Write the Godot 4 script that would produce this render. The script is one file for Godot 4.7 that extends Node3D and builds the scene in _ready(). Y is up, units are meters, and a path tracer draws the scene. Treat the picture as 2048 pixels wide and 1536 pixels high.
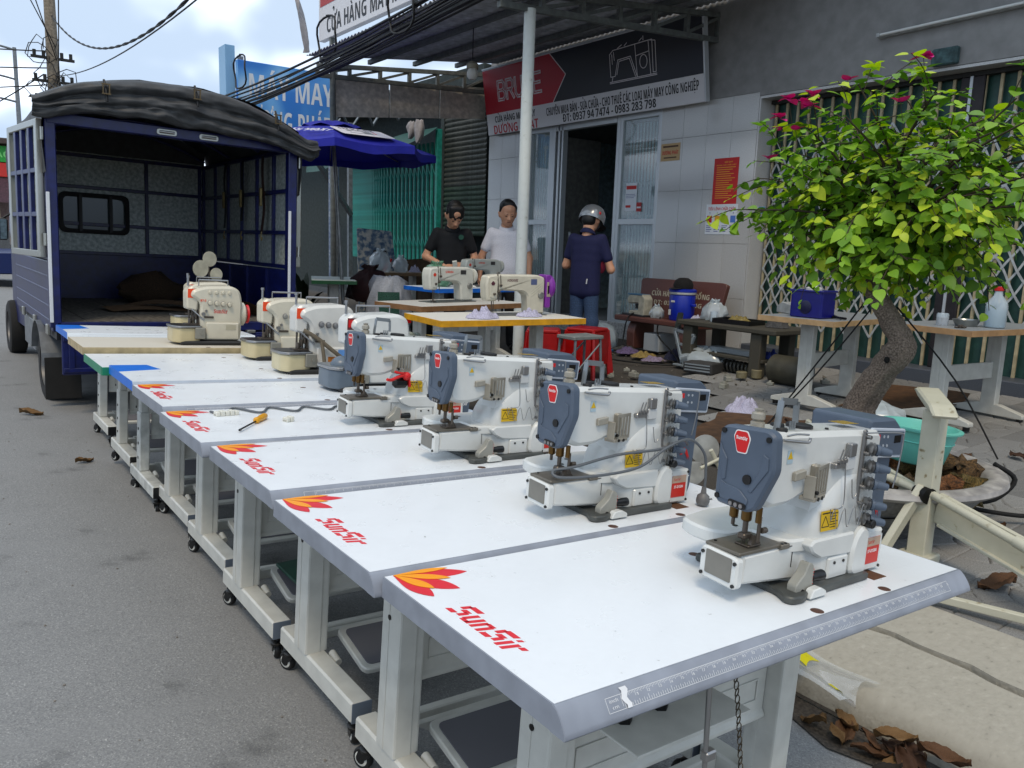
extends Node3D
# ------------------------------------------------------------------ geometry helpers
class Geo:
	var st := SurfaceTool.new()
	var xf := Transform3D.IDENTITY
	func _init():
		st.begin(Mesh.PRIMITIVE_TRIANGLES)
		st.set_smooth_group(-1)
	func grp(i):
		st.set_smooth_group(i)
		return self
	func tri(a, b, c):
		st.add_vertex(xf * a); st.add_vertex(xf * c); st.add_vertex(xf * b)
	func quad(a, b, c, d):
		tri(a, b, c); tri(a, c, d)
	func fquad(a, b, c, d, cen):
		if (b - a).cross(c - a).dot((a + b + c + d) * 0.25 - cen) < 0.0: quad(d, c, b, a)
		else: quad(a, b, c, d)
	func ftri(a, b, c, cen):
		if (b - a).cross(c - a).dot((a + b + c) / 3.0 - cen) < 0.0: tri(c, b, a)
		else: tri(a, b, c)
	func _bp(c, h, s, ax, b):
		var r = Vector3(h.x - b, h.y - b, h.z - b)
		r[ax] = h[ax]
		return c + r * s
	func box(c: Vector3, s: Vector3, b := 0.0):
		var h = s * 0.5
		b = minf(b, minf(h.x, minf(h.y, h.z)) * 0.95)
		for ax in 3:
			var u = (ax + 1) % 3
			var w = (ax + 2) % 3
			for sg in [-1.0, 1.0]:
				var p = []
				for k in [[-1.0, -1.0], [1.0, -1.0], [1.0, 1.0], [-1.0, 1.0]]:
					var s3 = Vector3.ZERO
					s3[ax] = sg; s3[u] = k[0]; s3[w] = k[1]
					p.append(_bp(c, h, s3, ax, b))
				fquad(p[0], p[1], p[2], p[3], c)
			if b > 0.0:
				for su in [-1.0, 1.0]:
					for sw in [-1.0, 1.0]:
						var a1 = Vector3.ZERO
						a1[ax] = -1.0; a1[u] = su; a1[w] = sw
						var a2 = a1
						a2[ax] = 1.0
						fquad(_bp(c, h, a1, u, b), _bp(c, h, a2, u, b), _bp(c, h, a2, w, b), _bp(c, h, a1, w, b), c)
		if b > 0.0:
			for sx in [-1.0, 1.0]:
				for sy in [-1.0, 1.0]:
					for sz in [-1.0, 1.0]:
						var s3 = Vector3(sx, sy, sz)
						ftri(_bp(c, h, s3, 0, b), _bp(c, h, s3, 1, b), _bp(c, h, s3, 2, b), c)
		return self
	func bx(x0, x1, y0, y1, z0, z1, b := 0.0):
		return box(Vector3(x0 + x1, y0 + y1, z0 + z1) * 0.5, Vector3(absf(x1 - x0), absf(y1 - y0), absf(z1 - z0)), b)
	func bar(a: Vector3, e: Vector3, w: float, t: float, up := Vector3.UP, b := 0.0):   # a box from a to e
		var z = (e - a).normalized()
		if absf(z.dot(up)) > 0.99: up = Vector3.RIGHT
		var x = up.cross(z).normalized()
		var keep = xf
		xf = xf * Transform3D(Basis(x, z.cross(x), z), (a + e) * 0.5)
		box(Vector3.ZERO, Vector3(w, t, (e - a).length()), b)
		xf = keep
		return self
	func prism(poly, w0: float, w1: float, ax := "z", bev := 0.0, smooth := false):
		var pl = PackedVector2Array(poly)
		var ar := 0.0
		for i in pl.size():
			ar += pl[i].cross(pl[(i + 1) % pl.size()])
		if ar < 0: pl.reverse()
		var mir = ax != "z"
		if w1 < w0:
			var t = w0; w0 = w1; w1 = t
		var n = pl.size()
		var ins = pl
		if bev > 0.0:
			ins = PackedVector2Array()
			for i in n:
				var e1 = (pl[i] - pl[(i + n - 1) % n]).normalized()
				var e2 = (pl[(i + 1) % n] - pl[i]).normalized()
				var m = (Vector2(-e1.y, e1.x) + Vector2(-e2.y, e2.x))
				var d = 1.0 + e1.dot(e2)
				ins.append(pl[i] + m * bev / maxf(d, 0.35))
		var rows = [[ins, w0], [pl, w0 + bev], [pl, w1 - bev], [ins, w1]] if bev > 0.0 else [[pl, w0], [pl, w1]]
		for r in rows.size() - 1:
			if smooth: st.set_smooth_group(10 + r)
			for i in n:
				var j = (i + 1) % n
				var a = _m(rows[r][0][i], rows[r][1], ax)
				var b = _m(rows[r][0][j], rows[r][1], ax)
				var c = _m(rows[r + 1][0][j], rows[r + 1][1], ax)
				var d = _m(rows[r + 1][0][i], rows[r + 1][1], ax)
				if mir: quad(d, c, b, a)
				else: quad(a, b, c, d)
		st.set_smooth_group(-1)
		var idx = Geometry2D.triangulate_polygon(pl)
		for k in range(0, idx.size(), 3):
			var q = [ins[idx[k]], ins[idx[k + 1]], ins[idx[k + 2]]]
			if (pl[idx[k + 1]] - pl[idx[k]]).cross(pl[idx[k + 2]] - pl[idx[k]]) < 0: q.reverse()
			if mir: q.reverse()
			tri(_m(q[0], w1, ax), _m(q[1], w1, ax), _m(q[2], w1, ax))
			tri(_m(q[2], w0, ax), _m(q[1], w0, ax), _m(q[0], w0, ax))
		return self
	func _m(p, w, ax):
		if ax == "x": return Vector3(w, p.y, p.x)
		if ax == "y": return Vector3(p.x, w, p.y)
		return Vector3(p.x, p.y, w)
	func lathe(prof, seg := 16, c := Vector3.ZERO, ax := "y"):
		var gi := 20
		for k in prof.size() - 1:
			if k > 0:
				var d1 = (prof[k] - prof[k - 1]).normalized()
				var d2 = (prof[k + 1] - prof[k]).normalized()
				if d1.dot(d2) < 0.75: gi += 1
			st.set_smooth_group(gi)
			for i in seg:
				var t0 = TAU * i / seg
				var t1 = TAU * (i + 1) / seg
				var a = _l(prof[k], t0, ax) + c
				var b = _l(prof[k], t1, ax) + c
				var cc = _l(prof[k + 1], t1, ax) + c
				var d = _l(prof[k + 1], t0, ax) + c
				if prof[k].x < 1e-5: tri(a, cc, d)
				elif prof[k + 1].x < 1e-5: tri(a, b, d)
				else: quad(a, b, cc, d)
		st.set_smooth_group(-1)
		return self
	func _l(p, t, ax):
		var u = p.x * cos(t)
		var v = p.x * sin(t)
		if ax == "x": return Vector3(p.y, u, v)
		if ax == "z": return Vector3(u, v, p.y)
		return Vector3(v, p.y, u)
	func cyl(c, r, h, ax := "y", seg := 14, bev := 0.0):       # centred at c
		var b = bev
		if b > 0.0: return lathe([Vector2(0, -h / 2), Vector2(r - b, -h / 2), Vector2(r, -h / 2 + b), Vector2(r, h / 2 - b), Vector2(r - b, h / 2), Vector2(0, h / 2)], seg, c, ax)
		return lathe([Vector2(0, -h / 2), Vector2(r, -h / 2), Vector2(r, h / 2), Vector2(0, h / 2)], seg, c, ax)
	func rod(a: Vector3, e: Vector3, r: float, seg := 8):
		return tube([a, e], r, seg)
	func tube(pts, rad, seg := 8, closed := false):
		var n = pts.size()
		var rings = []
		var up = Vector3.UP
		var t0 = (pts[1] - pts[0]).normalized()
		if absf(t0.dot(up)) > 0.95: up = Vector3.RIGHT
		var x = up.cross(t0).normalized()
		for i in n:
			var t = (pts[mini(i + 1, n - 1)] - pts[maxi(i - 1, 0)]).normalized()
			x = (x - t * x.dot(t)).normalized()
			var y = t.cross(x)
			var r = rad[i] if rad is Array or rad is PackedFloat32Array else rad
			var ring = []
			for k in seg:
				var a = TAU * k / seg
				ring.append(pts[i] + (x * cos(a) + y * sin(a)) * r)
			rings.append(ring)
		st.set_smooth_group(40)
		for i in n - 1:
			for k in seg:
				var k2 = (k + 1) % seg
				quad(rings[i][k], rings[i][k2], rings[i + 1][k2], rings[i + 1][k])
		st.set_smooth_group(-1)
		if not closed:
			for k in range(1, seg - 1):
				tri(rings[0][0], rings[0][k + 1], rings[0][k])
				tri(rings[n - 1][0], rings[n - 1][k], rings[n - 1][k + 1])
		return self
	func ball(c, r, seg := 12, rows := 8):
		var keep = xf
		var rr = r if r is Vector3 else Vector3(r, r, r)
		xf = xf * Transform3D(Basis.from_scale(rr), c)
		var pr = []
		for i in rows + 1:
			var a = -PI / 2 + PI * i / rows
			pr.append(Vector2(maxf(cos(a), 0.0) if i > 0 and i < rows else 0.0, sin(a)))
		lathe(pr, seg)
		xf = keep
		return self
	func loft(rings, caps := true, smooth := true):
		var n = rings[0].size()
		var c0 = Vector3.ZERO
		for p in rings[0]: c0 += p / n
		var c1 = Vector3.ZERO
		for p in rings[1]: c1 += p / n
		var cm = (c0 + c1) * 0.5
		var vote := 0.0
		for k in n:
			var k2 = (k + 1) % n
			var nn = (rings[0][k2] - rings[0][k]).cross(rings[1][k2] - rings[0][k])
			vote += nn.dot((rings[0][k] + rings[1][k2]) * 0.5 - cm)
		var fl = vote < 0
		if smooth: st.set_smooth_group(50)
		for i in rings.size() - 1:
			for k in n:
				var k2 = (k + 1) % n
				if fl: quad(rings[i + 1][k], rings[i + 1][k2], rings[i][k2], rings[i][k])
				else: quad(rings[i][k], rings[i][k2], rings[i + 1][k2], rings[i + 1][k])
		st.set_smooth_group(-1)
		if caps:
			for e in [0, rings.size() - 1]:
				var cc = Vector3.ZERO
				for p in rings[e]: cc += p / n
				var ins = Vector3.ZERO
				for p in rings[1 if e == 0 else e - 1]: ins += p / n
				if rings.size() == 2 or (ins - cc).length() < 1e-6: ins = (c0 + c1) * 0.5
				for k in n: ftri(cc, rings[e][k], rings[e][(k + 1) % n], cc + (ins - cc) * 1.0)
		return self
	func sheet(fn: Callable, nu: int, nv: int, g := 60):            # fn(u, v) -> point
		st.set_smooth_group(g)
		for i in nu:
			for j in nv:
				quad(fn.call(float(i) / nu, float(j) / nv), fn.call(float(i + 1) / nu, float(j) / nv), fn.call(float(i + 1) / nu, float(j + 1) / nv), fn.call(float(i) / nu, float(j + 1) / nv))
		st.set_smooth_group(-1)
		return self
	func mesh():
		st.index()
		st.generate_normals()
		return st.commit()

func geo() -> Geo:
	return Geo.new()
func V(x, y, z) -> Vector3:
	return Vector3(x, y, z)
func P2(a) -> PackedVector2Array:
	var r = PackedVector2Array()
	for k in range(0, a.size(), 2): r.append(Vector2(a[k], a[k + 1]))
	return r
func rpoly(a, r: float, seg := 4) -> PackedVector2Array:      # polygon with rounded corners
	var p = P2(a)
	var o = PackedVector2Array()
	var n = p.size()
	for i in n:
		var a0 = p[(i + n - 1) % n]
		var b = p[i]
		var c = p[(i + 1) % n]
		var d = minf(r, minf((a0 - b).length(), (c - b).length()) * 0.45)
		var s = b + (a0 - b).normalized() * d
		var e = b + (c - b).normalized() * d
		for k in seg + 1:
			var t = float(k) / seg
			o.append(s.lerp(b, t).lerp(b.lerp(e, t), t))
	return o
func spline(pts, n := 6) -> Array:                            # Catmull-Rom through the points
	var o = []
	for i in pts.size() - 1:
		var p0 = pts[maxi(i - 1, 0)]
		var p3 = pts[mini(i + 2, pts.size() - 1)]
		for k in n: o.append(pts[i].cubic_interpolate(pts[i + 1], p0, p3, float(k) / n))
	o.append(pts[-1])
	return o
func xfm(p: Vector3, rx := 0.0, ry := 0.0, rz := 0.0) -> Transform3D:
	return Transform3D(Basis.from_euler(Vector3(deg_to_rad(rx), deg_to_rad(ry), deg_to_rad(rz))), p)

# ------------------------------------------------------------------ naming and tagging
var taken := {}
func unique_name(parent: Node, called: String) -> String:
	var key = str(parent.get_instance_id()) + called
	var n = taken.get(key, 0)
	taken[key] = n + 1
	return called if n == 0 else "%s_%03d" % [called, n]
func put(node: Node3D, called: String, parent: Node = null):
	var p = parent if parent else self
	node.name = unique_name(p, called)
	p.add_child(node, true)
	return node
func part(called: String, g, m: Material, parent: Node, t := Transform3D.IDENTITY) -> MeshInstance3D:
	var o := MeshInstance3D.new()
	o.mesh = g.mesh() if g is Geo else g
	o.material_override = m
	o.transform = t
	put(o, called, parent)
	return o
func meta(o: Node, label: String, category: String, group := ""):
	o.set_meta("label", label)
	o.set_meta("category", category)
	if group != "": o.set_meta("group", group)
	return o
func thing(called: String, label: String, category: String, pos := Vector3.ZERO, group := "", rot := Vector3.ZERO) -> Node3D:
	var o := Node3D.new()
	o.position = pos
	o.rotation_degrees = rot
	put(o, called)
	return meta(o, label, category, group)
func single(called, g, m, label, category, t := Transform3D.IDENTITY, group := ""):
	var o = part(called, g, m, self, t)
	return meta(o, label, category, group)
func struct(called, g, m, t := Transform3D.IDENTITY):
	var o = part(called, g, m, self, t)
	o.set_meta("kind", "structure")
	return o
func copy_of(o: Node3D, called: String, label: String, t: Transform3D) -> Node3D:
	var c = o.duplicate()
	c.transform = t
	put(c, called)
	c.set_meta("label", label)
	return c
const ACCENTS := {"Ử": "Uh?", "Ư": "Uh", "Ơ": "Oh", "Ữ": "Uh~", "Ạ": "A.", "Ệ": "Ê.", "Ộ": "Ô.", "Ồ": "Ôg", "Ầ": "Âg"}
var fonts := {}
func font(kind: String) -> Font:
	if not fonts.has(kind):
		var f := SystemFont.new()
		f.font_names = PackedStringArray(["Droid Serif"]) if kind == "serif" else PackedStringArray(["Droid Sans"])
		f.font_weight = 700 if kind != "thin" else 400
		fonts[kind] = f
	return fonts[kind]
func words(s: String, w: float, h: float, m: Material, parent: Node, t: Transform3D, kind := "bold", slant := 0.0, called := "lettering", deep := 0.001):
	# capitals the font lacks: base letter, its marks added as strokes
	var full = s
	var marks = []
	for k in full.length():
		if ACCENTS.has(full[k]):
			marks.append([k, ACCENTS[full[k]].substr(1)])
			s[k] = ACCENTS[full[k]][0]
	var tm := TextMesh.new()
	tm.text = s
	tm.font = font(kind)
	tm.font_size = 40
	tm.pixel_size = 0.01
	tm.depth = 0.02
	tm.curve_step = 2.0
	var bb = tm.get_aabb()
	var o := MeshInstance3D.new()
	o.mesh = tm
	o.material_override = m
	var sx = w / maxf(bb.size.x, 0.001)
	var sy = h / maxf(bb.size.y, 0.001)
	var b = Basis(Vector3(sx, 0, 0), Vector3(slant * sy, sy, 0), Vector3(0, 0, deep / 0.02))
	var c = bb.get_center()
	o.transform = t * Transform3D(b, Vector3(-c.x * sx - slant * sy * c.y, -c.y * sy, 0))
	put(o, called, parent)
	if marks.size() > 0:
		var f = tm.font
		var x0 = -f.get_string_size(s, HORIZONTAL_ALIGNMENT_LEFT, -1, 40).x * 0.005
		var y0 = bb.position.y
		for q in marks:
			var g = geo()
			var a = x0 + f.get_string_size(s.substr(0, q[0]), HORIZONTAL_ALIGNMENT_LEFT, -1, 40).x * 0.01
			var e = x0 + f.get_string_size(s.substr(0, q[0] + 1), HORIZONTAL_ALIGNMENT_LEFT, -1, 40).x * 0.01
			var m2 = (a + e) * 0.5
			var st = func(xa, ya, xb, yb): g.bar(V(xa, y0 + ya, 0), V(xb, y0 + yb, 0), 0.04, 0.02, Vector3.BACK)
			for ch in q[1]:
				if ch == "h": st.call(e - 0.03, 0.26, e + 0.02, 0.31); st.call(e + 0.02, 0.31, e + 0.02, 0.35)
				if ch == "?": st.call(m2 - 0.03, 0.41, m2 + 0.03, 0.41); st.call(m2 + 0.03, 0.41, m2 + 0.01, 0.35); st.call(m2 - 0.03, 0.39, m2 - 0.03, 0.42)
				if ch == "~": st.call(m2 - 0.06, 0.35, m2 - 0.02, 0.38); st.call(m2 - 0.02, 0.38, m2 + 0.02, 0.355); st.call(m2 + 0.02, 0.355, m2 + 0.06, 0.385)
				if ch == ".": st.call(m2 - 0.02, -0.06, m2 + 0.02, -0.06)
				if ch == "g": st.call(m2 + 0.05, 0.42, m2 + 0.1, 0.36)
			part("accent", g, m, parent, o.transform)
	return o

# ------------------------------------------------------------------ materials
var mats := {}
var noises := {}
func ntex(sd: int, freq: float, lo: Color, hi: Color, oct := 4, kind := FastNoiseLite.TYPE_SIMPLEX_SMOOTH, mid = null, size := 512) -> NoiseTexture2D:
	var key = str([sd, freq, lo, hi, oct, kind, mid, size])
	if noises.has(key): return noises[key]
	var n := FastNoiseLite.new()
	n.seed = sd
	n.frequency = freq
	n.noise_type = kind
	n.fractal_octaves = oct
	var t := NoiseTexture2D.new()
	t.width = size; t.height = size
	t.seamless = true
	t.noise = n
	var gr := Gradient.new()
	if mid != null:
		gr.offsets = PackedFloat32Array([0.0, mid[0], mid[1], 1.0])
		gr.colors = PackedColorArray([lo, mid[2], mid[3], hi])
	else:
		gr.offsets = PackedFloat32Array([0.15, 0.85])
		gr.colors = PackedColorArray([lo, hi])
	t.color_ramp = gr
	noises[key] = t
	return t
func nnorm(sd: int, freq: float, strength: float, oct := 4, kind := FastNoiseLite.TYPE_SIMPLEX_SMOOTH) -> NoiseTexture2D:
	var key = str(["n", sd, freq, strength, oct, kind])
	if noises.has(key): return noises[key]
	var n := FastNoiseLite.new()
	n.seed = sd
	n.frequency = freq
	n.noise_type = kind
	n.fractal_octaves = oct
	var t := NoiseTexture2D.new()
	t.width = 512; t.height = 512
	t.seamless = true
	t.as_normal_map = true
	t.bump_strength = strength
	t.noise = n
	noises[key] = t
	return t
func mat(called: String, c: Color, rough := 0.6, metal := 0.0) -> StandardMaterial3D:
	if mats.has(called): return mats[called]
	var m := StandardMaterial3D.new()
	m.albedo_color = c
	m.roughness = rough
	m.metallic = metal
	mats[called] = m
	return m
func tex(m: StandardMaterial3D, t: Texture2D, scale: float, world := false):
	m.albedo_texture = t
	m.uv1_triplanar = true
	m.uv1_world_triplanar = world
	m.uv1_scale = Vector3(scale, scale, scale)
	return m
func bump(m: StandardMaterial3D, t: Texture2D, amount: float):
	m.normal_enabled = true
	m.normal_texture = t
	m.normal_scale = amount
	return m

# ------------------------------------------------------------------ the place: heights
const SLOPE := 0.05                     # the road falls towards the kerb
func road_y(x: float) -> float:
	if x < -0.5: return 0.07 + (-0.5 - x) * 0.015 if x > -4.5 else 0.13 - (-4.5 - x) * 0.015
	return -SLOPE * (x - 0.9)
func walk_y(x: float) -> float:         # concrete apron, then pavers rising to the shop
	if x < 2.95: return 0.055 + (x - 2.42) * 0.17
	return 0.145 + (x - 2.95) * 0.04
const FX := 7.3                         # plane of the shop front
var shop: Node3D

func _ready():
	for f in [set_view, set_ground, set_buildings, set_street_far, set_tables, set_machines, set_truck, set_sidewalk_things, set_tree, set_people, set_litter]:
		f.call()

func set_view():
	var cam := Camera3D.new()
	cam.name = "camera"
	cam.position = V(0, 1.407, 0)
	cam.basis = Basis(Vector3.UP, deg_to_rad(-36.43)) * Basis(Vector3.RIGHT, deg_to_rad(-9.69)) * Basis(Vector3.BACK, deg_to_rad(1.97))
	cam.fov = 51.0
	cam.near = 0.05
	cam.far = 600.0
	add_child(cam)
	cam.current = true
	var env := Environment.new()
	env.background_mode = Environment.BG_SKY
	var sky := Sky.new()
	var sm := ProceduralSkyMaterial.new()
	sm.sky_top_color = Color(0.80, 0.87, 0.95)
	sm.sky_horizon_color = Color(0.735, 0.825, 0.94)
	sm.sky_curve = 0.16
	sm.ground_bottom_color = Color(0.32, 0.32, 0.31)
	sm.ground_horizon_color = Color(0.62, 0.65, 0.68)
	sm.sky_energy_multiplier = 1.0
	sm.sun_angle_max = 0.0
	sm.sky_cover = cloud_cover()
	sm.sky_cover_modulate = Color(1, 1, 1, 1)
	sky.sky_material = sm
	env.sky = sky
	env.background_energy_multiplier = 1.0
	env.tonemap_mode = Environment.TONE_MAPPER_LINEAR
	env.tonemap_exposure = 1.12
	env.sdfgi_enabled = true
	env.ssao_enabled = true
	env.ssil_enabled = true
	var we := WorldEnvironment.new()
	we.name = "world_environment"
	we.environment = env
	add_child(we)
	var sun := DirectionalLight3D.new()
	sun.name = "sun"
	sun.light_color = Color(1.0, 0.93, 0.83)
	sun.light_energy = 0.5
	sun.light_angular_distance = 14.0
	sun.shadow_enabled = true
	sun.rotation_degrees = Vector3(-58, -42, 0)
	add_child(sun)

func cloud_cover() -> ImageTexture:
	var w := 1024
	var h := 512
	var n := FastNoiseLite.new()
	n.seed = 11
	n.frequency = 1.5
	n.fractal_octaves = 6
	n.fractal_gain = 0.55
	n.noise_type = FastNoiseLite.TYPE_SIMPLEX_SMOOTH
	var im := Image.create(w, h, false, Image.FORMAT_RGBAF)
	for y in h / 2:
		var th = PI * (y + 0.5) / h
		for x in w:
			var ph = TAU * (x + 0.5) / w
			var d = Vector3(sin(th) * sin(ph), cos(th), sin(th) * cos(ph))
			var q = d / (d.y + 0.25)
			var v = n.get_noise_3d(q.x, 0.4 * q.y, q.z) * 0.5 + 0.5
			var a = clampf((v - 0.47) * 3.4, 0.0, 1.0)
			a = a * a * (3.0 - 2.0 * a)
			var b = 0.96 + 0.08 * n.get_noise_3d(q.x * 2.3 + 7.0, 3.0, q.z * 2.3)
			im.set_pixel(x, y, Color(b, b, b * 1.01, a * 0.9))
	return ImageTexture.create_from_image(im)

# ------------------------------------------------------------------ ground
func set_ground():
	var asphalt = tex(mat("asphalt", Color(1, 1, 1), 0.85), ntex(3, 0.55, Color(0.3, 0.305, 0.31), Color(0.86, 0.86, 0.84), 2, FastNoiseLite.TYPE_VALUE, [0.25, 0.78, Color(0.44, 0.445, 0.45), Color(0.535, 0.54, 0.535)], 1024), 0.62, true)
	bump(asphalt, nnorm(4, 0.45, 3.0, 2, FastNoiseLite.TYPE_VALUE), 0.22)
	asphalt.detail_enabled = true
	asphalt.detail_blend_mode = BaseMaterial3D.BLEND_MODE_MUL
	asphalt.detail_uv_layer = BaseMaterial3D.DETAIL_UV_1
	asphalt.detail_albedo = ntex(8, 0.008, Color(0.78, 0.78, 0.78), Color(1, 1, 1), 5, FastNoiseLite.TYPE_SIMPLEX_SMOOTH, [0.16, 0.24, Color(0.93, 0.93, 0.93), Color(0.97, 0.97, 0.97)])
	var g = geo()
	var xs = [-60.0, -25.0, -12.0, -4.5, -2.5, -0.5, 0.9, 2.3]
	for i in xs.size() - 1:
		g.quad(V(xs[i], road_y(xs[i]), 12), V(xs[i + 1], road_y(xs[i + 1]), 12), V(xs[i + 1], road_y(xs[i + 1]), -160), V(xs[i], road_y(xs[i]), -160))
	g.quad(V(2.3, road_y(2.3), -6.6), V(4.3, 0.0, -6.6), V(4.3, 0.0, -160), V(2.3, road_y(2.3), -160))
	struct("road", g, asphalt)
	# far earth, reaching to the horizon
	var earth = tex(mat("earth", Color(1, 1, 1), 0.95), ntex(5, 0.02, Color(0.42, 0.38, 0.33), Color(0.56, 0.52, 0.46)), 0.2, true)
	g = geo()
	g.quad(V(-400, -0.35, 60), V(400, -0.35, 60), V(400, -0.35, -400), V(-400, -0.35, -400))
	struct("ground", g, earth)
	# gutter: wet dark silt against the kerb
	var silt = tex(mat("silt", Color(1, 1, 1), 0.75), ntex(9, 0.05, Color(0.16, 0.14, 0.12), Color(0.34, 0.31, 0.27), 5), 2.5, true)
	g = geo()
	for i in 40:
		var z0 = 2.0 - i * 0.2
		var w0 = 0.13 + 0.05 * sin(i * 1.7) + 0.03 * sin(i * 4.1)
		var w1 = 0.13 + 0.05 * sin((i + 1) * 1.7) + 0.03 * sin((i + 1) * 4.1)
		g.quad(V(2.3 - w0, road_y(2.3 - w0) + 0.006, z0), V(2.3, road_y(2.3) + 0.006, z0), V(2.3, road_y(2.3) + 0.006, z0 - 0.2), V(2.3 - w1, road_y(2.3 - w1) + 0.006, z0 - 0.2))
	struct("gutter", g, silt)
	# kerb and concrete apron: cast slabs with open joints, a long crack between the two rows
	var conc = tex(mat("concrete", Color(1, 1, 1), 0.9), ntex(12, 0.035, Color(0.45, 0.435, 0.4), Color(0.66, 0.645, 0.6), 6, FastNoiseLite.TYPE_SIMPLEX_SMOOTH, [0.2, 0.75, Color(0.575, 0.56, 0.515), Color(0.605, 0.59, 0.545)], 1024), 0.7, true)
	bump(conc, nnorm(13, 0.3, 4.0, 3, FastNoiseLite.TYPE_VALUE), 0.25)
	var bed = tex(mat("joint_bed", Color(1, 1, 1), 0.95), ntex(14, 0.06, Color(0.17, 0.16, 0.15), Color(0.3, 0.28, 0.25)), 3.0, true)
	var walk = Node3D.new()
	put(walk, "sidewalk")
	walk.set_meta("kind", "structure")
	g = geo()
	g.quad(V(2.3, -0.06, 2.2), V(2.42, 0.03, 2.2), V(2.42, 0.03, -6.6), V(2.3, -0.06, -6.6))
	g.quad(V(2.42, 0.03, 2.2), V(2.95, 0.12, 2.2), V(2.95, 0.12, -6.6), V(2.42, 0.03, -6.6))
	g.quad(V(2.95, 0.115, 2.2), V(9.6, walk_y(9.6) - 0.03, 2.2), V(9.6, walk_y(9.6) - 0.03, -6.6), V(2.95, 0.115, -6.6))
	g.quad(V(3.3, 0.1, -6.6), V(9.6, walk_y(9.6) - 0.03, -6.6), V(9.6, walk_y(9.6) - 0.03, -11.0), V(3.3, 0.1, -11.0))
	g.quad(V(3.4, 0.02, -11.0), V(12, walk_y(7.3) - 0.04, -11.0), V(12, walk_y(7.3) - 0.04, -60), V(3.4, 0.02, -60))
	part("joint_bed", g, bed, walk)
	var rng = RandomNumberGenerator.new()
	rng.seed = 5
	var zj = [2.2, 0.45, -0.62, -1.86, -3.05, -4.3, -5.5, -6.6]
	for k in zj.size() - 1:
		var za = zj[k] - 0.012
		var zb = zj[k + 1] + 0.012
		# kerb slab: rounded nose facing the road, top rising inwards; ragged inner edge
		for row in 2:
			g = geo()
			var n = 14
			var L = []
			for i in n + 1:
				var z = lerpf(za, zb, float(i) / n)
				var rag = 0.012 * sin(z * 9.0) + 0.009 * sin(z * 23.0 + 1.0) + rng.randf_range(-0.006, 0.006)
				if row == 0: L.append([V(2.305, road_y(2.3) - 0.03, z), V(2.312, -0.035, z), V(2.335, 0.022, z), V(2.365, 0.046, z), V(2.42, 0.057, z), V(2.66 + rag, 0.097, z), V(2.665 + rag, 0.06, z)])
				else: L.append([V(2.69 + rag, 0.06, z), V(2.694 + rag, 0.102, z), V(2.8, 0.121, z), V(2.945, 0.146, z), V(2.947, 0.09, z)])
			for i in n:
				for j in L[0].size() - 1:
					g.grp(3 if row == 0 and j < 4 else -1)
					g.quad(L[i][j], L[i][j + 1], L[i + 1][j + 1], L[i + 1][j])
			g.grp(-1)
			for e in [0, n]:
				for j in range(1, L[0].size() - 1):
					g.tri(L[e][0], L[e][j], L[e][j + 1])
			part("concrete_slab", g, conc, walk)
	set_pavers(walk)

func paver_height(u: float, v: float, kind: int) -> float:
	# u, v in 0..1 over a 0.4 m moulded tile: arcs round two corners, straight joints between
	var gw := 0.016
	var d := 1.0
	d = minf(d, minf(minf(u, 1 - u), minf(v, 1 - v)) + 0.004)
	var r1 = Vector2(u, v).length()
	var r2 = Vector2(1 - u, 1 - v).length()
	for rr in [0.3, 0.62]:
		d = minf(d, absf(r1 - rr))
		d = minf(d, absf(r2 - rr))
	if r1 > 0.62 and r2 > 0.62:
		d = minf(d, absf(u - v) * 0.7)
	elif r1 > 0.3 and r1 < 0.62:
		var a = atan2(v, u)
		for k in [0.52, 1.05]: d = minf(d, absf(a - k) * r1)
	elif r2 > 0.3 and r2 < 0.62:
		var a = atan2(1 - v, 1 - u)
		for k in [0.52, 1.05]: d = minf(d, absf(a - k) * r2)
	var t = clampf(d / gw, 0.0, 1.0)
	return -0.011 * (1.0 - t * t * (3 - 2 * t))

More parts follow.
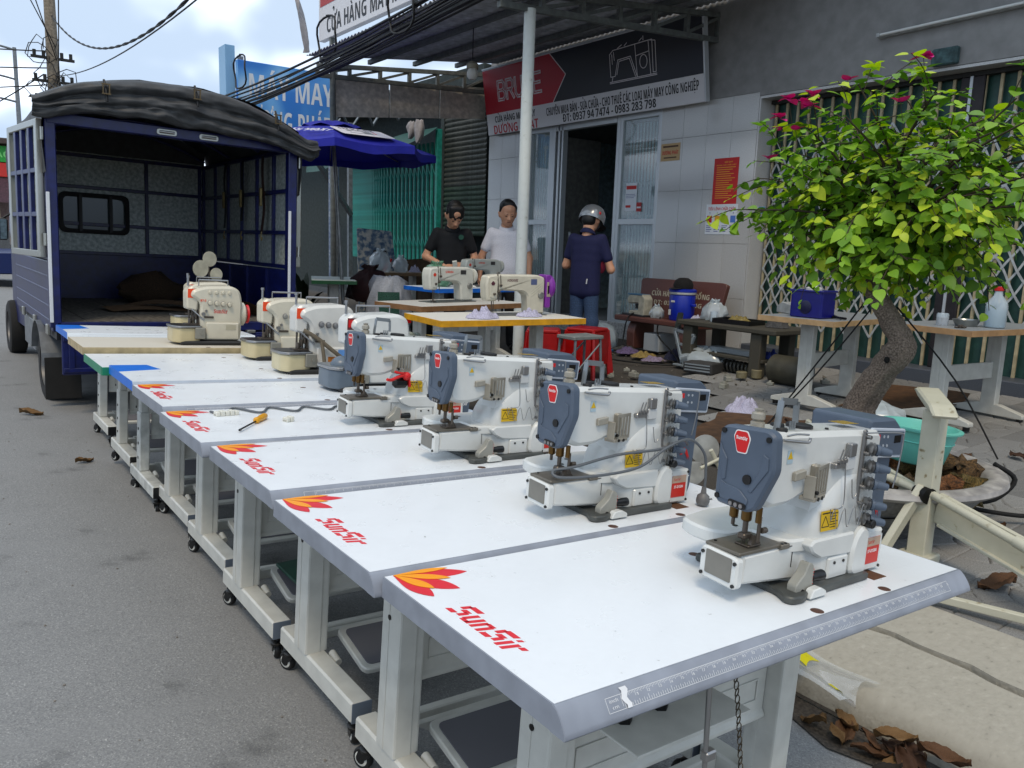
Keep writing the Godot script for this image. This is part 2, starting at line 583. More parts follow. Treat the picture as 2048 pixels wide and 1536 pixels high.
func set_pavers(walk):
	var pm = []
	for k in 3:
		var c = [Color(0.92, 0.92, 0.92), Color(1, 1, 1), Color(0.84, 0.84, 0.84)][k]
		var m = tex(mat("paver%d" % k, c, 0.85), ntex(21, 0.08, Color(0.36, 0.36, 0.355), Color(0.62, 0.62, 0.605), 5, FastNoiseLite.TYPE_SIMPLEX_SMOOTH, [0.35, 0.7, Color(0.47, 0.47, 0.465), Color(0.54, 0.54, 0.53)]), 3.0, true)
		bump(m, nnorm(13, 0.3, 4.0, 3, FastNoiseLite.TYPE_VALUE), 0.3)
		pm.append(m)
	var N := 80
	var s := 0.4
	var g = geo()
	g.grp(1)
	for i in N:
		for j in N:
			var p = []
			for k in [[0, 0], [1, 0], [1, 1], [0, 1]]:
				var u = float(i + k[0]) / N
				var v = float(j + k[1]) / N
				p.append(V(u * s, paver_height(u, v, 0), -v * s))
			if p[0].y + p[1].y + p[2].y + p[3].y < -0.03: continue      # open joint: the dark bed shows
			g.quad(p[0], p[1], p[2], p[3])
	var tile = g.mesh()
	# plain tile for where the grooves are under a pixel or two wide
	g = geo()
	g.bx(0.003, s - 0.003, -0.02, 0.0, -s + 0.003, -0.003, 0.004)
	var flat = g.mesh()
	var rng = RandomNumberGenerator.new()
	rng.seed = 77
	var ang = atan(0.04)
	var count := 0
	for iz in 30:
		for ix in 16:
			var x0 = 2.955 + ix * s * cos(ang)
			var z0 = 0.9 - iz * s
			if x0 > 9.2 or (z0 < -6.6 and x0 < 3.3): continue
			if x0 + 0.4 < 3.0 - (z0 + 1.5) * 0.9: continue          # never in view
			if z0 > -0.1 and x0 > 4.3: continue
			if z0 > -1.2 and x0 > 6.5: continue
			if x0 > FX - 0.1 and (z0 < -9.0 or z0 > -7.4): continue
			count += 1
			var o := MeshInstance3D.new()
			var near = x0 * x0 + z0 * z0 < 70.0
			o.mesh = tile if near else flat
			o.material_override = pm[rng.randi() % 3]
			var q = rng.randi() % 2
			var t = Transform3D(Basis(Vector3.BACK, ang), V(x0, walk_y(x0) + rng.randf_range(-0.0015, 0.0015), z0))
			if (ix + iz) % 2 == 1: t = t * Transform3D(Basis(Vector3.UP, PI / 2), V(s, 0, 0))
			o.transform = t
			put(o, "paver", walk)

# ------------------------------------------------------------------ buildings
func stone(called, c, rough, sc := 1.4):
	var m = tex(mat(called, c, rough), ntex(31, 0.11, Color(0.88, 0.88, 0.88), Color(1, 1, 1), 5), sc, true)
	m.metallic_specular = 0.6
	return m
func plain(called, c, rough := 0.7, metal := 0.0, sd := 41, lo := 0.82, sc := 1.0, fr := 0.02):
	if mats.has(called): return mats[called]
	return tex(mat(called, c, rough, metal), ntex(sd, fr, Color(lo, lo, lo), Color(1, 1, 1), 5), sc, false)

func set_buildings():
	var b = thing("shop_building", "grey granite tiled shop front behind the pavement with glazed door", "building", V(FX, walk_y(FX), -6.0))
	shop = b
	var o = -b.position
	var T0 = Transform3D(Basis.IDENTITY, o)
	var grout = mat("grout", Color(0.62, 0.62, 0.61), 0.9)
	var granite = [stone("granite0", Color(0.755, 0.755, 0.745), 0.14), stone("granite1", Color(0.765, 0.765, 0.755), 0.16), stone("granite2", Color(0.745, 0.745, 0.735), 0.13)]
	var y0 = walk_y(FX) - 0.1
	# wall core
	var g = geo()
	g.bx(FX + 0.012, FX + 0.3, y0, 6.2, -7.05, -5.66)
	g.bx(FX + 0.012, FX + 0.3, 3.06, 6.2, -5.66, 1.0)
	g.bx(FX + 0.012, FX + 0.3, 3.06, 6.2, -10.69, -7.05)
	g.bx(FX + 0.012, FX + 0.3, y0, 3.06, -10.69, -9.68)
	g.bx(FX + 0.012, FX + 0.3, y0, 3.06, -1.2, 1.0)
	g.bx(FX + 0.42, FX + 0.5, y0, 3.3, -5.9, 1.0)
	g.bx(FX + 0.3, FX + 0.5, 3.06, 3.3, -5.9, 1.0)
	g.bx(FX + 0.3, FX + 0.5, y0, 3.06, -5.9, -5.7)
	part("wall", g, grout, b, T0)
	g = geo()
	g.bx(FX - 0.95, FX - 0.005, 4.45, 4.65, -5.9, 1.0)
	part("balcony_slab", g, plain("render_grey", Color(0.52, 0.52, 0.51), 0.9), b, T0)
	g = geo()
	g.bx(FX - 0.008, FX + 0.0118, 3.1, 6.2, -7.05, -5.66)
	g.bx(FX - 0.008, FX + 0.0118, 3.06, 6.2, -5.66, 1.0)
	g.bx(FX - 0.008, FX + 0.0118, 3.07, 6.2, -10.69, -7.05)
	part("render_coat", g, tex(mat("cement_render", Color(0.55, 0.55, 0.545), 0.8), ntex(36, 0.02, Color(0.9, 0.9, 0.9), Color(1, 1, 1), 6), 0.5, true), b, T0)
	# granite tiles, 0.35 wide and 0.6 high, 3 mm joints
	var tw := 0.348
	var thh := 0.597
	g = geo()
	g.bx(-0.008, 0.012, 0.0, thh, 0.0, tw, 0.0015)
	var tm = g.mesh()
	var rng = RandomNumberGenerator.new()
	rng.seed = 3
	for area in [[-7.05, -5.66, y0 + 0.1, 3.1], [-10.69, -9.66, y0 + 0.1, 3.07]]:
		var z = area[0]
		while z < area[1] - 0.01:
			var w = minf(0.35, area[1] - z)
			var y = area[2]
			while y < area[3] - 0.01:
				var h = minf(0.6, area[3] - y)
				var t := MeshInstance3D.new()
				t.mesh = tm
				t.material_override = granite[rng.randi() % 3]
				t.transform = Transform3D(Basis.from_scale(V(1, (h - 0.003) / thh, (w - 0.003) / tw)), V(FX, y, z) + o)
				put(t, "tile", b)
				y += 0.6
			z += 0.35
	# reveal of the gate opening, plinth strip
	g = geo()
	g.bx(FX - 0.005, FX + 0.29, y0, 3.055, -5.657, -5.64)
	g.bx(FX - 0.005, FX + 0.29, 3.03, 3.055, -5.64, -1.2)
	part("reveal", g, granite[0], b, T0)
	g = geo()
	g.bx(FX - 0.02, FX + 0.4, y0, 0.44, -5.64, 1.0, 0.01)
	part("plinth", g, tex(mat("plinth", Color(0.5, 0.52, 0.55), 0.5), ntex(33, 0.2, Color(0.35, 0.37, 0.4), Color(0.75, 0.76, 0.78), 3), 2.0, true), b, T0)
	# room behind the door
	var room = plain("room_blue", Color(0.74, 0.84, 0.87), 0.85)
	g = geo()
	g.bx(10.4, 10.55, y0, 3.2, -10.6, -6.9)
	g.bx(FX + 0.3, 10.4, y0, 3.2, -10.69, -10.6)
	g.bx(FX + 0.3, 10.4, y0, 3.2, -6.9, -6.8)
	part("inner_wall", g, room, b, T0)
	g = geo()
	g.bx(FX + 0.3, 10.55, 3.2, 3.3, -10.69, -6.8)
	part("ceiling", g, plain("render_grey", Color.WHITE), b, T0)
	g = geo()
	g.bx(FX - 0.02, 10.4, y0, 0.48, -9.66, -7.05, 0.008)
	part("floor", g, tex(mat("floor_tile", Color(0.72, 0.72, 0.71), 0.3), ntex(34, 0.05, Color(0.7, 0.7, 0.7), Color.WHITE), 1.0, true), b, T0)
	# aluminium shopfront
	var alu = mat("aluminium", Color(0.74, 0.76, 0.77), 0.4, 0.45)
	var fy = 0.48
	var glass = mat("window_glass", Color(0.8, 0.88, 0.88, 0.16), 0.03)
	glass.transparency = BaseMaterial3D.TRANSPARENCY_ALPHA
	glass.metallic_specular = 0.7
	for w in [[-9.66, -9.14], [-7.76, -7.05]]:
		var fr = Node3D.new()
		fr.position = V(FX + 0.02, fy, w[0]) + o
		put(fr, "window", b)
		var wd = w[1] - w[0]
		g = geo()
		for yy in [[0.0, 0.05], [1.25, 1.32], [2.53, 2.6]]: g.bx(-0.03, 0.03, yy[0], yy[1], 0.05, wd - 0.05, 0.003)
		for zz in [[0.0, 0.05], [wd - 0.05, wd]]: g.bx(-0.03, 0.03, 0.0, 2.6, zz[0], zz[1], 0.003)
		part("frame", g, alu, fr)
		for yy in [[0.05, 1.25], [1.32, 2.53]]:
			g = geo()
			g.bx(-0.003, 0.003, yy[0], yy[1], 0.05, wd - 0.05)
			part("pane", g, glass, fr)
		# pale folding gate drawn across behind the pane
		g = geo()
		for k in int(wd / 0.055):
			var z = 0.06 + k * 0.055
			g.prism([Vector2(0.1, z), Vector2(0.115, z + 0.014), Vector2(0.1, z + 0.028), Vector2(0.095, z + 0.014)], 0.02, 2.5, "y")
		part("inner_blind", g, plain("blind", Color(0.55, 0.66, 0.66), 0.6), fr)
	g = geo()
	for zz in [[-9.14, -9.06], [-9.0, -8.96], [-8.92, -8.89], [-7.82, -7.765]]: g.bx(FX - 0.01, FX + 0.08, fy, fy + 2.6, zz[0], zz[1], 0.004)
	g.bx(FX - 0.01, FX + 0.08, fy + 2.52, fy + 2.6, -9.055, -7.825, 0.004)
	part("door_frame", g, alu, b, T0)
	g = geo()
	g.bx(FX + 0.09, FX + 0.75, fy, fy + 2.45, -8.98, -8.95, 0.004)
	var dl = part("door", g, plain("old_steel", Color(0.42, 0.42, 0.4), 0.6, 0.3), b, T0)
	g = geo()
	g.bx(FX + 0.2, FX + 0.23, fy + 1.0, fy + 1.16, -8.945, -8.92, 0.004)
	part("handle", g, alu, dl)
	shelf_inside()
	gate()
	shop_sign()
	awning()
	posters()
	neighbour()

func shelf_inside():
	var alu = mats["aluminium"]
	var s = thing("glazed_cabinet", "tall aluminium cabinet with dark shelves inside the shop doorway", "cabinet", V(9.3, 0.48, -9.9))
	var g = geo()
	for z in [0.0, 0.62, 1.25, 1.9]: g.bx(0, 0.04, 0, 2.0, z, z + 0.045, 0.002)
	for y in [0.0, 0.5, 1.0, 1.45, 1.96]: g.bx(0, 0.04, y, y + 0.04, 0.045, 1.9, 0.002)
	part("frame", g, alu, s)
	g = geo()
	for y in [0.5, 1.0, 1.45, 1.96]: g.bx(0.05, 0.45, y, y + 0.02, 0.0, 1.945)
	part("shelf", g, plain("shelf_grey", Color(0.6, 0.65, 0.66)), s)
	g = geo()
	g.bx(0.45, 0.47, 0, 2.0, 0, 1.945)
	part("back_panel", g, plain("shelf_dark", Color(0.4, 0.5, 0.53)), s)
	var kraft = plain("kraft", Color(0.42, 0.32, 0.22), 0.85)
	for k in 2:
		var bxg = geo()
		bxg.bx(-0.02, 0.45, 0, 0.62, 0, 0.58, 0.004)
		var c = single("carton", bxg, kraft, ["large brown carton with white label on top of cabinet", "brown carton beside the labelled one on top of cabinet"][k], "carton", Transform3D(Basis.IDENTITY, V(9.3, 2.5, -9.35 - k * 0.61)))
		if k == 0:
			g = geo()
			g.bx(-0.024, -0.021, 0.25, 0.42, 0.3, 0.42)
			part("label", g, mat("paper_white", Color(0.85, 0.85, 0.84), 0.8), c)
	# old machine heads standing on the shop floor
	var cream = plain("cream_old", Color(0.74, 0.72, 0.64), 0.5)
	for k in 3:
		var m = thing("old_sewing_machine", ["old cream machine head on the shop floor behind the doorway", "second old cream machine head on the floor inside the doorway", "old cream machine head deeper inside the doorway"][k], "sewing machine", V([8.0, 8.15, 8.7][k], 0.48, [-8.25, -7.95, -8.4][k]), "old machine heads inside the shop")
		g = geo()
		g.bx(-0.1, 0.1, 0, 0.05, -0.14, 0.16, 0.01)
		g.prism(rpoly([-0.14, 0.05, -0.14, 0.2, 0.14, 0.27, 0.16, 0.27, 0.16, 0.05, 0.08, 0.05, 0.06, 0.16, -0.08, 0.14, -0.1, 0.05], 0.02), -0.06, 0.06, "x", 0.01)
		part("body", g, cream, m)
		g = geo()
		g.cyl(V(-0.07, 0.15, 0.1), 0.035, 0.02, "x", 14, 0.003)
		g.cyl(V(-0.07, 0.12, -0.1), 0.012, 0.03, "x")
		g.bx(-0.07, 0.0, 0.05, 0.075, -0.13, -0.06, 0.003)
		part("fittings", g, mat("steel", Color(0.6, 0.6, 0.6), 0.3, 0.9), m)

func gate():
	# folding gate across the opening: uprights, crossed strips, green sheeting behind
	var t = thing("folding_gate", "cream folding lattice gate closing the shop opening behind the small tree", "gate", V(FX + 0.22, 0.44, -5.6))
	var cream = plain("gate_cream", Color(0.74, 0.68, 0.54), 0.5, 0.1)
	var pale = plain("gate_pale", Color(0.76, 0.77, 0.76), 0.45, 0.2)
	var green = plain("gate_green", Color(0.16, 0.31, 0.28), 0.55, 0.1)
	var H = 2.55
	var sp = 0.132
	var n = 27
	var g = geo()
	g.bx(-0.011, 0.011, 0, H, -0.013, 0.013, 0.002)
	var bm = g.mesh()
	# sheet strip between two uprights
	g = geo()
	g.sheet(func(u, v): return V(0.045 - 0.012 * sin(u * PI), v * H, -u * sp), 4, 1)
	var sm = g.mesh()
	var rise = 0.215
	var strips = []
	for d in [1, -1]:
		g = geo()
		var pts = []
		for k in 9:
			var u = k / 8.0
			pts.append(V(-0.018 - 0.006 * sin(u * PI * 2) * d, d * (u - 0.5) * rise * 2.0 + 0.012 * sin(u * TAU), (u - 0.5) * sp * 2.0))
		for k in 8: g.bar(pts[k], pts[k + 1], 0.019, 0.004, Vector3.RIGHT)
		strips.append(g.mesh())
	for i in n:
		part("upright", bm, cream, t, Transform3D(Basis.IDENTITY, V(0, 0, i * sp)))
		part("sheet", sm, green, t, Transform3D(Basis.IDENTITY, V(0, 0, i * sp + sp)))
		if i % 2 == 0 and i < n - 1:
			for r in 11:
				if i >= 14 and (r < 1 or r > 9): continue
				var y = 0.42 + r * rise * 0.93
				if y > 2.1: continue
				part("lattice_strip", strips[0], pale, t, Transform3D(Basis.IDENTITY, V(0, y, i * sp + sp)))
				part("lattice_strip", strips[1], pale, t, Transform3D(Basis.IDENTITY, V(-0.004, y, i * sp + sp)))
	for yy in [[-0.03, 0.0], [H, H + 0.036]]:
		g = geo()
		g.bx(-0.05, 0.05, yy[0], yy[1], -0.05, n * sp)
		part("rail", g, plain("rail_dark", Color(0.2, 0.2, 0.19), 0.6, 0.4), t)
	# dark meeting post
	g = geo()
	g.bx(-0.04, 0.02, 0, H, 1.92, 2.12, 0.006)
	var mp = part("meeting_post", g, plain("post_dark", Color(0.16, 0.14, 0.15), 0.5, 0.2), t)
	g = geo()
	g.bx(-0.05, -0.041, 0, H, 2.0, 2.025)
	part("strip", g, mats["aluminium"], mp)
	g = geo()
	g.bx(-0.046, -0.04, 1.15, 1.25, 1.95, 2.0)
	part("lock_plate", g, mat("steel", Color(0.6, 0.6, 0.6), 0.3, 0.9), mp)

func shop_sign():
	# leaning signboard; its lower edge near the wall, its upper edge leaning out under the roof
	var zl = -10.55
	var L = 4.25
	var t = thing("shop_sign", "long red, navy and white shop signboard over the shop door", "sign", V(FX - 0.12, 3.06, zl + L / 2))
	t.basis = Basis(Vector3.UP, -PI / 2) * Basis(Vector3.RIGHT, deg_to_rad(9))
	var H = 0.93
	var red = mat("sign_red", Color(0.68, 0.08, 0.17), 0.45)
	var navy = mat("sign_navy", Color(0.05, 0.075, 0.13), 0.4)
	var white = mat("sign_white", Color(0.84, 0.84, 0.85), 0.45)
	var line = mat("sign_line", Color(0.86, 0.84, 0.85), 0.5)
	var dark = mat("sign_dark", Color(0.07, 0.08, 0.1), 0.5)
	var g = geo()
	g.bx(-L / 2, L / 2, 0, H, -0.05, 0, 0.004)
	part("board", g, white, t)
	g = geo()
	g.prism([Vector2(-L / 2, 0.3), Vector2(-0.52, 0.3), Vector2(-0.22, 0.62), Vector2(-0.52, H - 0.012), Vector2(-L / 2, H - 0.012)], 0.001, 0.003)
	part("red_field", g, red, t)
	g = geo()
	g.prism([Vector2(-0.51, 0.3), Vector2(L / 2 - 0.015, 0.3), Vector2(L / 2 - 0.015, H - 0.012), Vector2(-0.51, H - 0.012), Vector2(-0.21, 0.62)], 0.001, 0.003)
	part("navy_field", g, navy, t)
	g = geo()
	g.bar(V(-0.515, 0.3, 0.004), V(-0.215, 0.62, 0.004), 0.012, 0.002, Vector3.BACK)
	g.bar(V(-0.215, 0.62, 0.004), V(-0.515, H - 0.012, 0.004), 0.012, 0.002, Vector3.BACK)
	part("arrow_edge", g, line, t)
	# outlined capitals: letters with a red inner line
	var glyph = {"B": [[0, 0, 0, 1], [0, 1, 0.6, 1, 0.78, 0.85, 0.78, 0.66, 0.6, 0.52, 0, 0.52], [0.6, 0.52, 0.84, 0.38, 0.84, 0.14, 0.62, 0, 0, 0]], "R": [[0, 0, 0, 1, 0.6, 1, 0.8, 0.85, 0.8, 0.62, 0.6, 0.48, 0, 0.48], [0.4, 0.48, 0.84, 0]], "U": [[0, 1, 0, 0.2, 0.2, 0, 0.6, 0, 0.8, 0.2, 0.8, 1]], "C": [[0.82, 0.84, 0.62, 1, 0.22, 1, 0, 0.8, 0, 0.2, 0.22, 0, 0.62, 0, 0.82, 0.16]], "E": [[0.8, 1, 0, 1, 0, 0, 0.8, 0], [0, 0.5, 0.7, 0.5]]}
	for pass_ in 2:
		g = geo()
		for k in 5:
			for pl in glyph["BRUCE"[k]]:
				for q in range(0, pl.size() - 2, 2):
					var a = V(-1.76 + k * 0.213 + pl[q] * 0.19, 0.475 + pl[q + 1] * 0.25, 0.0045 + pass_ * 0.0014)
					var e = V(-1.76 + k * 0.213 + pl[q + 2] * 0.19, 0.475 + pl[q + 3] * 0.25, 0.0045 + pass_ * 0.0014)
					var d = (e - a).normalized() * (0.02 if pass_ == 0 else 0.004)
					g.bar(a - d, e + d, 0.046 if pass_ == 0 else 0.011, 0.002, Vector3.BACK)
		part("lettering", g, line if pass_ == 0 else red, t)
	words("CỬA HÀNG MÁY MAY", 0.98, 0.115, dark, t, xfm(V(-1.42, 0.225, 0.002)))
	words("DƯƠNG PHÁT", 1.08, 0.155, mat("sign_red2", Color(0.72, 0.1, 0.17), 0.45), t, xfm(V(-1.42, 0.085, 0.002)))
	words("CHUYÊN MUA BÁN - SỬA CHỮA - CHO THUÊ CÁC LOẠI MÁY MAY CÔNG NGHIỆP", 2.72, 0.135, dark, t, xfm(V(0.68, 0.205, 0.002)))
	words("ĐT: 0937 94 7474 - 0983 283 798", 1.72, 0.1, dark, t, xfm(V(0.52, 0.075, 0.002)))
	# line drawing of a machine
	g = geo()
	var ln = [[0.62, 0.4, 1.42, 0.4], [0.62, 0.385, 1.42, 0.385], [0.66, 0.4, 0.68, 0.46], [0.64, 0.46, 0.72, 0.46], [0.64, 0.46, 0.64, 0.72], [0.64, 0.72, 0.7, 0.76], [0.7, 0.76, 1.36, 0.78], [0.72, 0.46, 0.78, 0.64], [0.78, 0.64, 1.0, 0.65], [1.0, 0.65, 1.1, 0.4], [0.75, 0.47, 0.8, 0.62], [0.8, 0.62, 0.98, 0.63], [0.98, 0.63, 1.07, 0.41],
		[1.08, 0.77, 1.1, 0.4], [1.3, 0.78, 1.32, 0.4], [1.36, 0.78, 1.36, 0.42], [1.41, 0.76, 1.41, 0.42], [1.09, 0.64, 1.3, 0.66], [0.68, 0.72, 0.68, 0.6], [0.71, 0.74, 0.72, 0.64], [0.78, 0.77, 0.86, 0.8], [0.9, 0.78, 0.95, 0.81], [1.15, 0.79, 1.2, 0.82], [1.22, 0.79, 1.22, 0.84], [1.36, 0.42, 1.41, 0.42], [1.3, 0.78, 1.41, 0.76]]
	for q in ln: g.bar(V(q[0], q[1], 0.004), V(q[2], q[3], 0.004), 0.008, 0.002, Vector3.BACK)
	for k in 20:
		var a = TAU * k / 20
		var a2 = TAU * (k + 1) / 20
		g.bar(V(1.21 + 0.06 * cos(a), 0.56 + 0.075 * sin(a), 0.004), V(1.21 + 0.06 * cos(a2), 0.56 + 0.075 * sin(a2), 0.004), 0.008, 0.002, Vector3.BACK)
	part("machine_drawing", g, line, t)
	g = geo()
	g.bx(-L / 2, L / 2, H, H + 0.02, -0.05, 0.012)
	g.bx(L / 2, L / 2 + 0.02, 0, H + 0.02, -0.05, 0.012)
	part("edge_trim", g, mats["aluminium"], t)

func truss(parent, a: Vector3, b: Vector3, depth_a: float, depth_b: float, n: int, m, sz := 0.05):
	# top chord a-b, bottom chord below it, posts and diagonals
	var tr = Node3D.new()
	put(tr, "truss", parent)
	var g = geo()
	g.bar(a, b, sz, sz)
	part("top_chord", g, m, tr)
	g = geo()
	var a2 = a - V(0, depth_a, 0)
	var b2 = b - V(0, depth_b, 0)
	g.bar(a2, b2, sz, sz)
	part("bottom_chord", g, m, tr)
	for k in n + 1:
		var u = float(k) / n
		var p = a.lerp(b, u) - V(0, sz / 2, 0)
		var q = a2.lerp(b2, u) + V(0, sz / 2, 0)
		if p.y - q.y > 0.02:
			g = geo()
			g.bar(p, q, sz * 0.85, sz * 0.85)
			part("web_post", g, m, tr)
		if k < n:
			var q2 = a2.lerp(b2, float(k + 1) / n) + V(0, sz / 2, 0)
			if p.y - q2.y > 0.02:
				g = geo()
				g.bar(p, q2, sz * 0.6, sz * 0.6)
				part("web_diagonal", g, m, tr)
	return tr

func awning():
	var t = thing("awning", "corrugated sheet awning on steel trusses over the shop door", "awning", V(4.71, walk_y(4.71), -6.3))
	var T0 = Transform3D(Basis.IDENTITY, -t.position)
	var steel = plain("truss_paint", Color(0.42, 0.44, 0.43), 0.6, 0.1)
	var zinc = tex(mat("zinc_sheet", Color(0.8, 0.82, 0.85), 0.45, 0.1), ntex(51, 0.02, Color(0.7, 0.7, 0.7), Color(1, 1, 1)), 0.6, true)
	var h = Node3D.new()
	h.transform = T0
	t.add_child(h)
	h.name = "roof"
	# sheets: ribs run from wall to street edge
	var za = -10.55
	var zw = 1.07
	for k in 5:
		var g = geo()
		var zz = za + k * zw
		var nr = 48
		for s in 1:
			g.sheet(func(u, v): return V(lerpf(7.28, 4.28, u), lerpf(4.12, 3.76, u) + 0.012 * sin(v * zw * TAU / 0.088) + 0.004 * (k % 2), zz + v * (zw + 0.04)), 2, nr * 2)
		part("roof_sheet", g, zinc, h)
	# purlins along the street
	for x in [4.5, 5.2, 5.9, 6.6]:
		var g = geo()
		var y = lerpf(4.12, 3.76, (7.28 - x) / 3.0) - 0.045
		g.bx(x - 0.025, x + 0.025, y - 0.03, y + 0.03, -10.6, -5.3, 0.003)
		part("purlin", g, steel, h)
	truss(h, V(7.29, 3.98, -6.3), V(4.36, 3.66, -6.3), 0.26, 0.12, 6, steel, 0.055)
	truss(h, V(7.29, 3.98, -10.72), V(4.5, 3.70, -10.72), 0.26, 0.12, 6, steel, 0.055)
	var g = geo()
	g.lathe([Vector2(0.0, walk_y(4.71)), Vector2(0.055, walk_y(4.71)), Vector2(0.055, 3.56), Vector2(0, 3.56)], 18, V(4.71, 0, -6.3))
	part("post", g, tex(mat("post_paint", Color(0.82, 0.84, 0.82), 0.5), ntex(52, 0.03, Color(0.66, 0.64, 0.6), Color(1, 1, 1), 5, FastNoiseLite.TYPE_SIMPLEX_SMOOTH, [0.14, 0.24, Color(0.9, 0.9, 0.88), Color(0.97, 0.97, 0.97)]), 0.8, true), h)
	g = geo()
	g.lathe([Vector2(0.04, 2.6), Vector2(0.04, 3.72)], 12, V(4.72, 0, -10.72))
	g.lathe([Vector2(0.04, 0.2), Vector2(0.04, 2.6)], 12, V(4.72, 0, -10.72))
	part("post", g, steel, h)
	# beige side sheets below the far truss
	var beige = plain("beige_sheet", Color(0.84, 0.81, 0.76), 0.6)
	for k in 3:
		var u0 = k / 3.0
		var u1 = (k + 1) / 3.0
		g = geo()
		var f = func(u, top): return V(lerpf(4.78, 7.27, u), lerpf(3.60, 3.80, u) if top else lerpf(3.08, 3.34, u), -10.78)
		var p = [f.call(u0 + 0.004, false), f.call(u1 - 0.004, false), f.call(u1 - 0.004, true), f.call(u0 + 0.004, true)]
		g.loft([p, [p[0] - V(0, 0, 0.012), p[1] - V(0, 0, 0.012), p[2] - V(0, 0, 0.012), p[3] - V(0, 0, 0.012)]], true, false)
		part("side_sheet", g, beige, h)
	# bulb under the roof
	var bulb = thing("hanging_lamp", "unlit bulb in a pale holder hanging under the awning", "lamp", V(5.2, 3.24, -8.0))
	g = geo()
	g.lathe([Vector2(0.0, 0.0), Vector2(0.035, 0.005), Vector2(0.062, 0.04), Vector2(0.062, 0.09), Vector2(0.05, 0.12), Vector2(0.0, 0.125)], 16)
	part("bulb", g, mat("bulb_white", Color(0.75, 0.75, 0.72), 0.3), bulb)
	g = geo()
	g.lathe([Vector2(0.0, 0.12), Vector2(0.068, 0.12), Vector2(0.068, 0.17), Vector2(0.03, 0.2), Vector2(0.0, 0.2)], 16)
	part("holder", g, plain("holder_cream", Color(0.6, 0.58, 0.5)), bulb)
	g = geo()
	g.rod(V(0, 0.19, 0), V(0, 0.68, 0), 0.006)
	part("cord", g, mat("black_cord", Color(0.03, 0.03, 0.03), 0.6), bulb)
	# big sign on the roof edge, facing the street
	var s = thing("roof_sign", "red and white signboard standing on the street edge of the awning", "sign", V(4.35, 3.8, -10.3))
	s.basis = Basis(Vector3.UP, -PI / 2)
	g = geo()
	g.bx(0, 5.0, 0.1, 1.7, -0.08, 0, 0.004)
	part("board", g, mat("sign_white", Color.WHITE), s)
	g = geo()
	g.prism([Vector2(0.05, 0.5), Vector2(4.3, 0.5), Vector2(4.6, 1.68), Vector2(0.05, 1.68)], 0.001, 0.003)
	part("red_field", g, mat("sign_red_sun", Color(0.66, 0.16, 0.15), 0.45), s)
	words("CỬA HÀNG MÁY MAY", 2.2, 0.24, mats["sign_dark"], s, xfm(V(1.35, 0.28, 0.002)))
	g = geo()
	g.cyl(V(3.1, 0.3, 0.002), 0.16, 0.004, "z", 24)
	part("red_roundel", g, mats["sign_red_sun"], s)
	for x in [0.3, 2.4, 4.7]:
		g = geo()
		g.bx(x, x + 0.05, -0.03, 0.1, -0.06, -0.01)
		part("bracket", g, steel, s)
	# ragged cloth banner by the sign
	g = geo()
	g.sheet(func(u, v): return V(4.3 + 0.1 * sin(v * 6 + u * 3), lerpf(5.6, 3.85, v), -10.62 - u * (0.34 - 0.12 * v) + 0.04 * sin(v * 9)), 6, 14)
	single("cloth_banner", g, plain("rag_white", Color(0.66, 0.64, 0.64), 0.9), "torn pale cloth banner hanging beside the roof sign", "banner")

func poster(called, label, z, y, w, h, col, parts, cat := "poster", x := FX - 0.012):
	var t = thing(called, label, cat, V(x, y, z))
	t.basis = Basis(Vector3.UP, -PI / 2)
	var g = geo()
	g.bx(-w / 2, w / 2, 0, h, -0.002, 0)
	part("sheet", g, mat(col[0], col[1], 0.55), t)
	for p in parts:
		if p[0] is String: words(p[0], p[1], p[2], mat(p[5], p[6], 0.6), t, xfm(V(p[3], p[4], 0.0006)), "bold", 0.0, "lettering", 0.0006)
		else:
			g = geo()
			g.bx(p[0], p[1], p[2], p[3], 0.0004, 0.001)
			part("print", g, mat(p[4], p[5], 0.6), t)
	return t

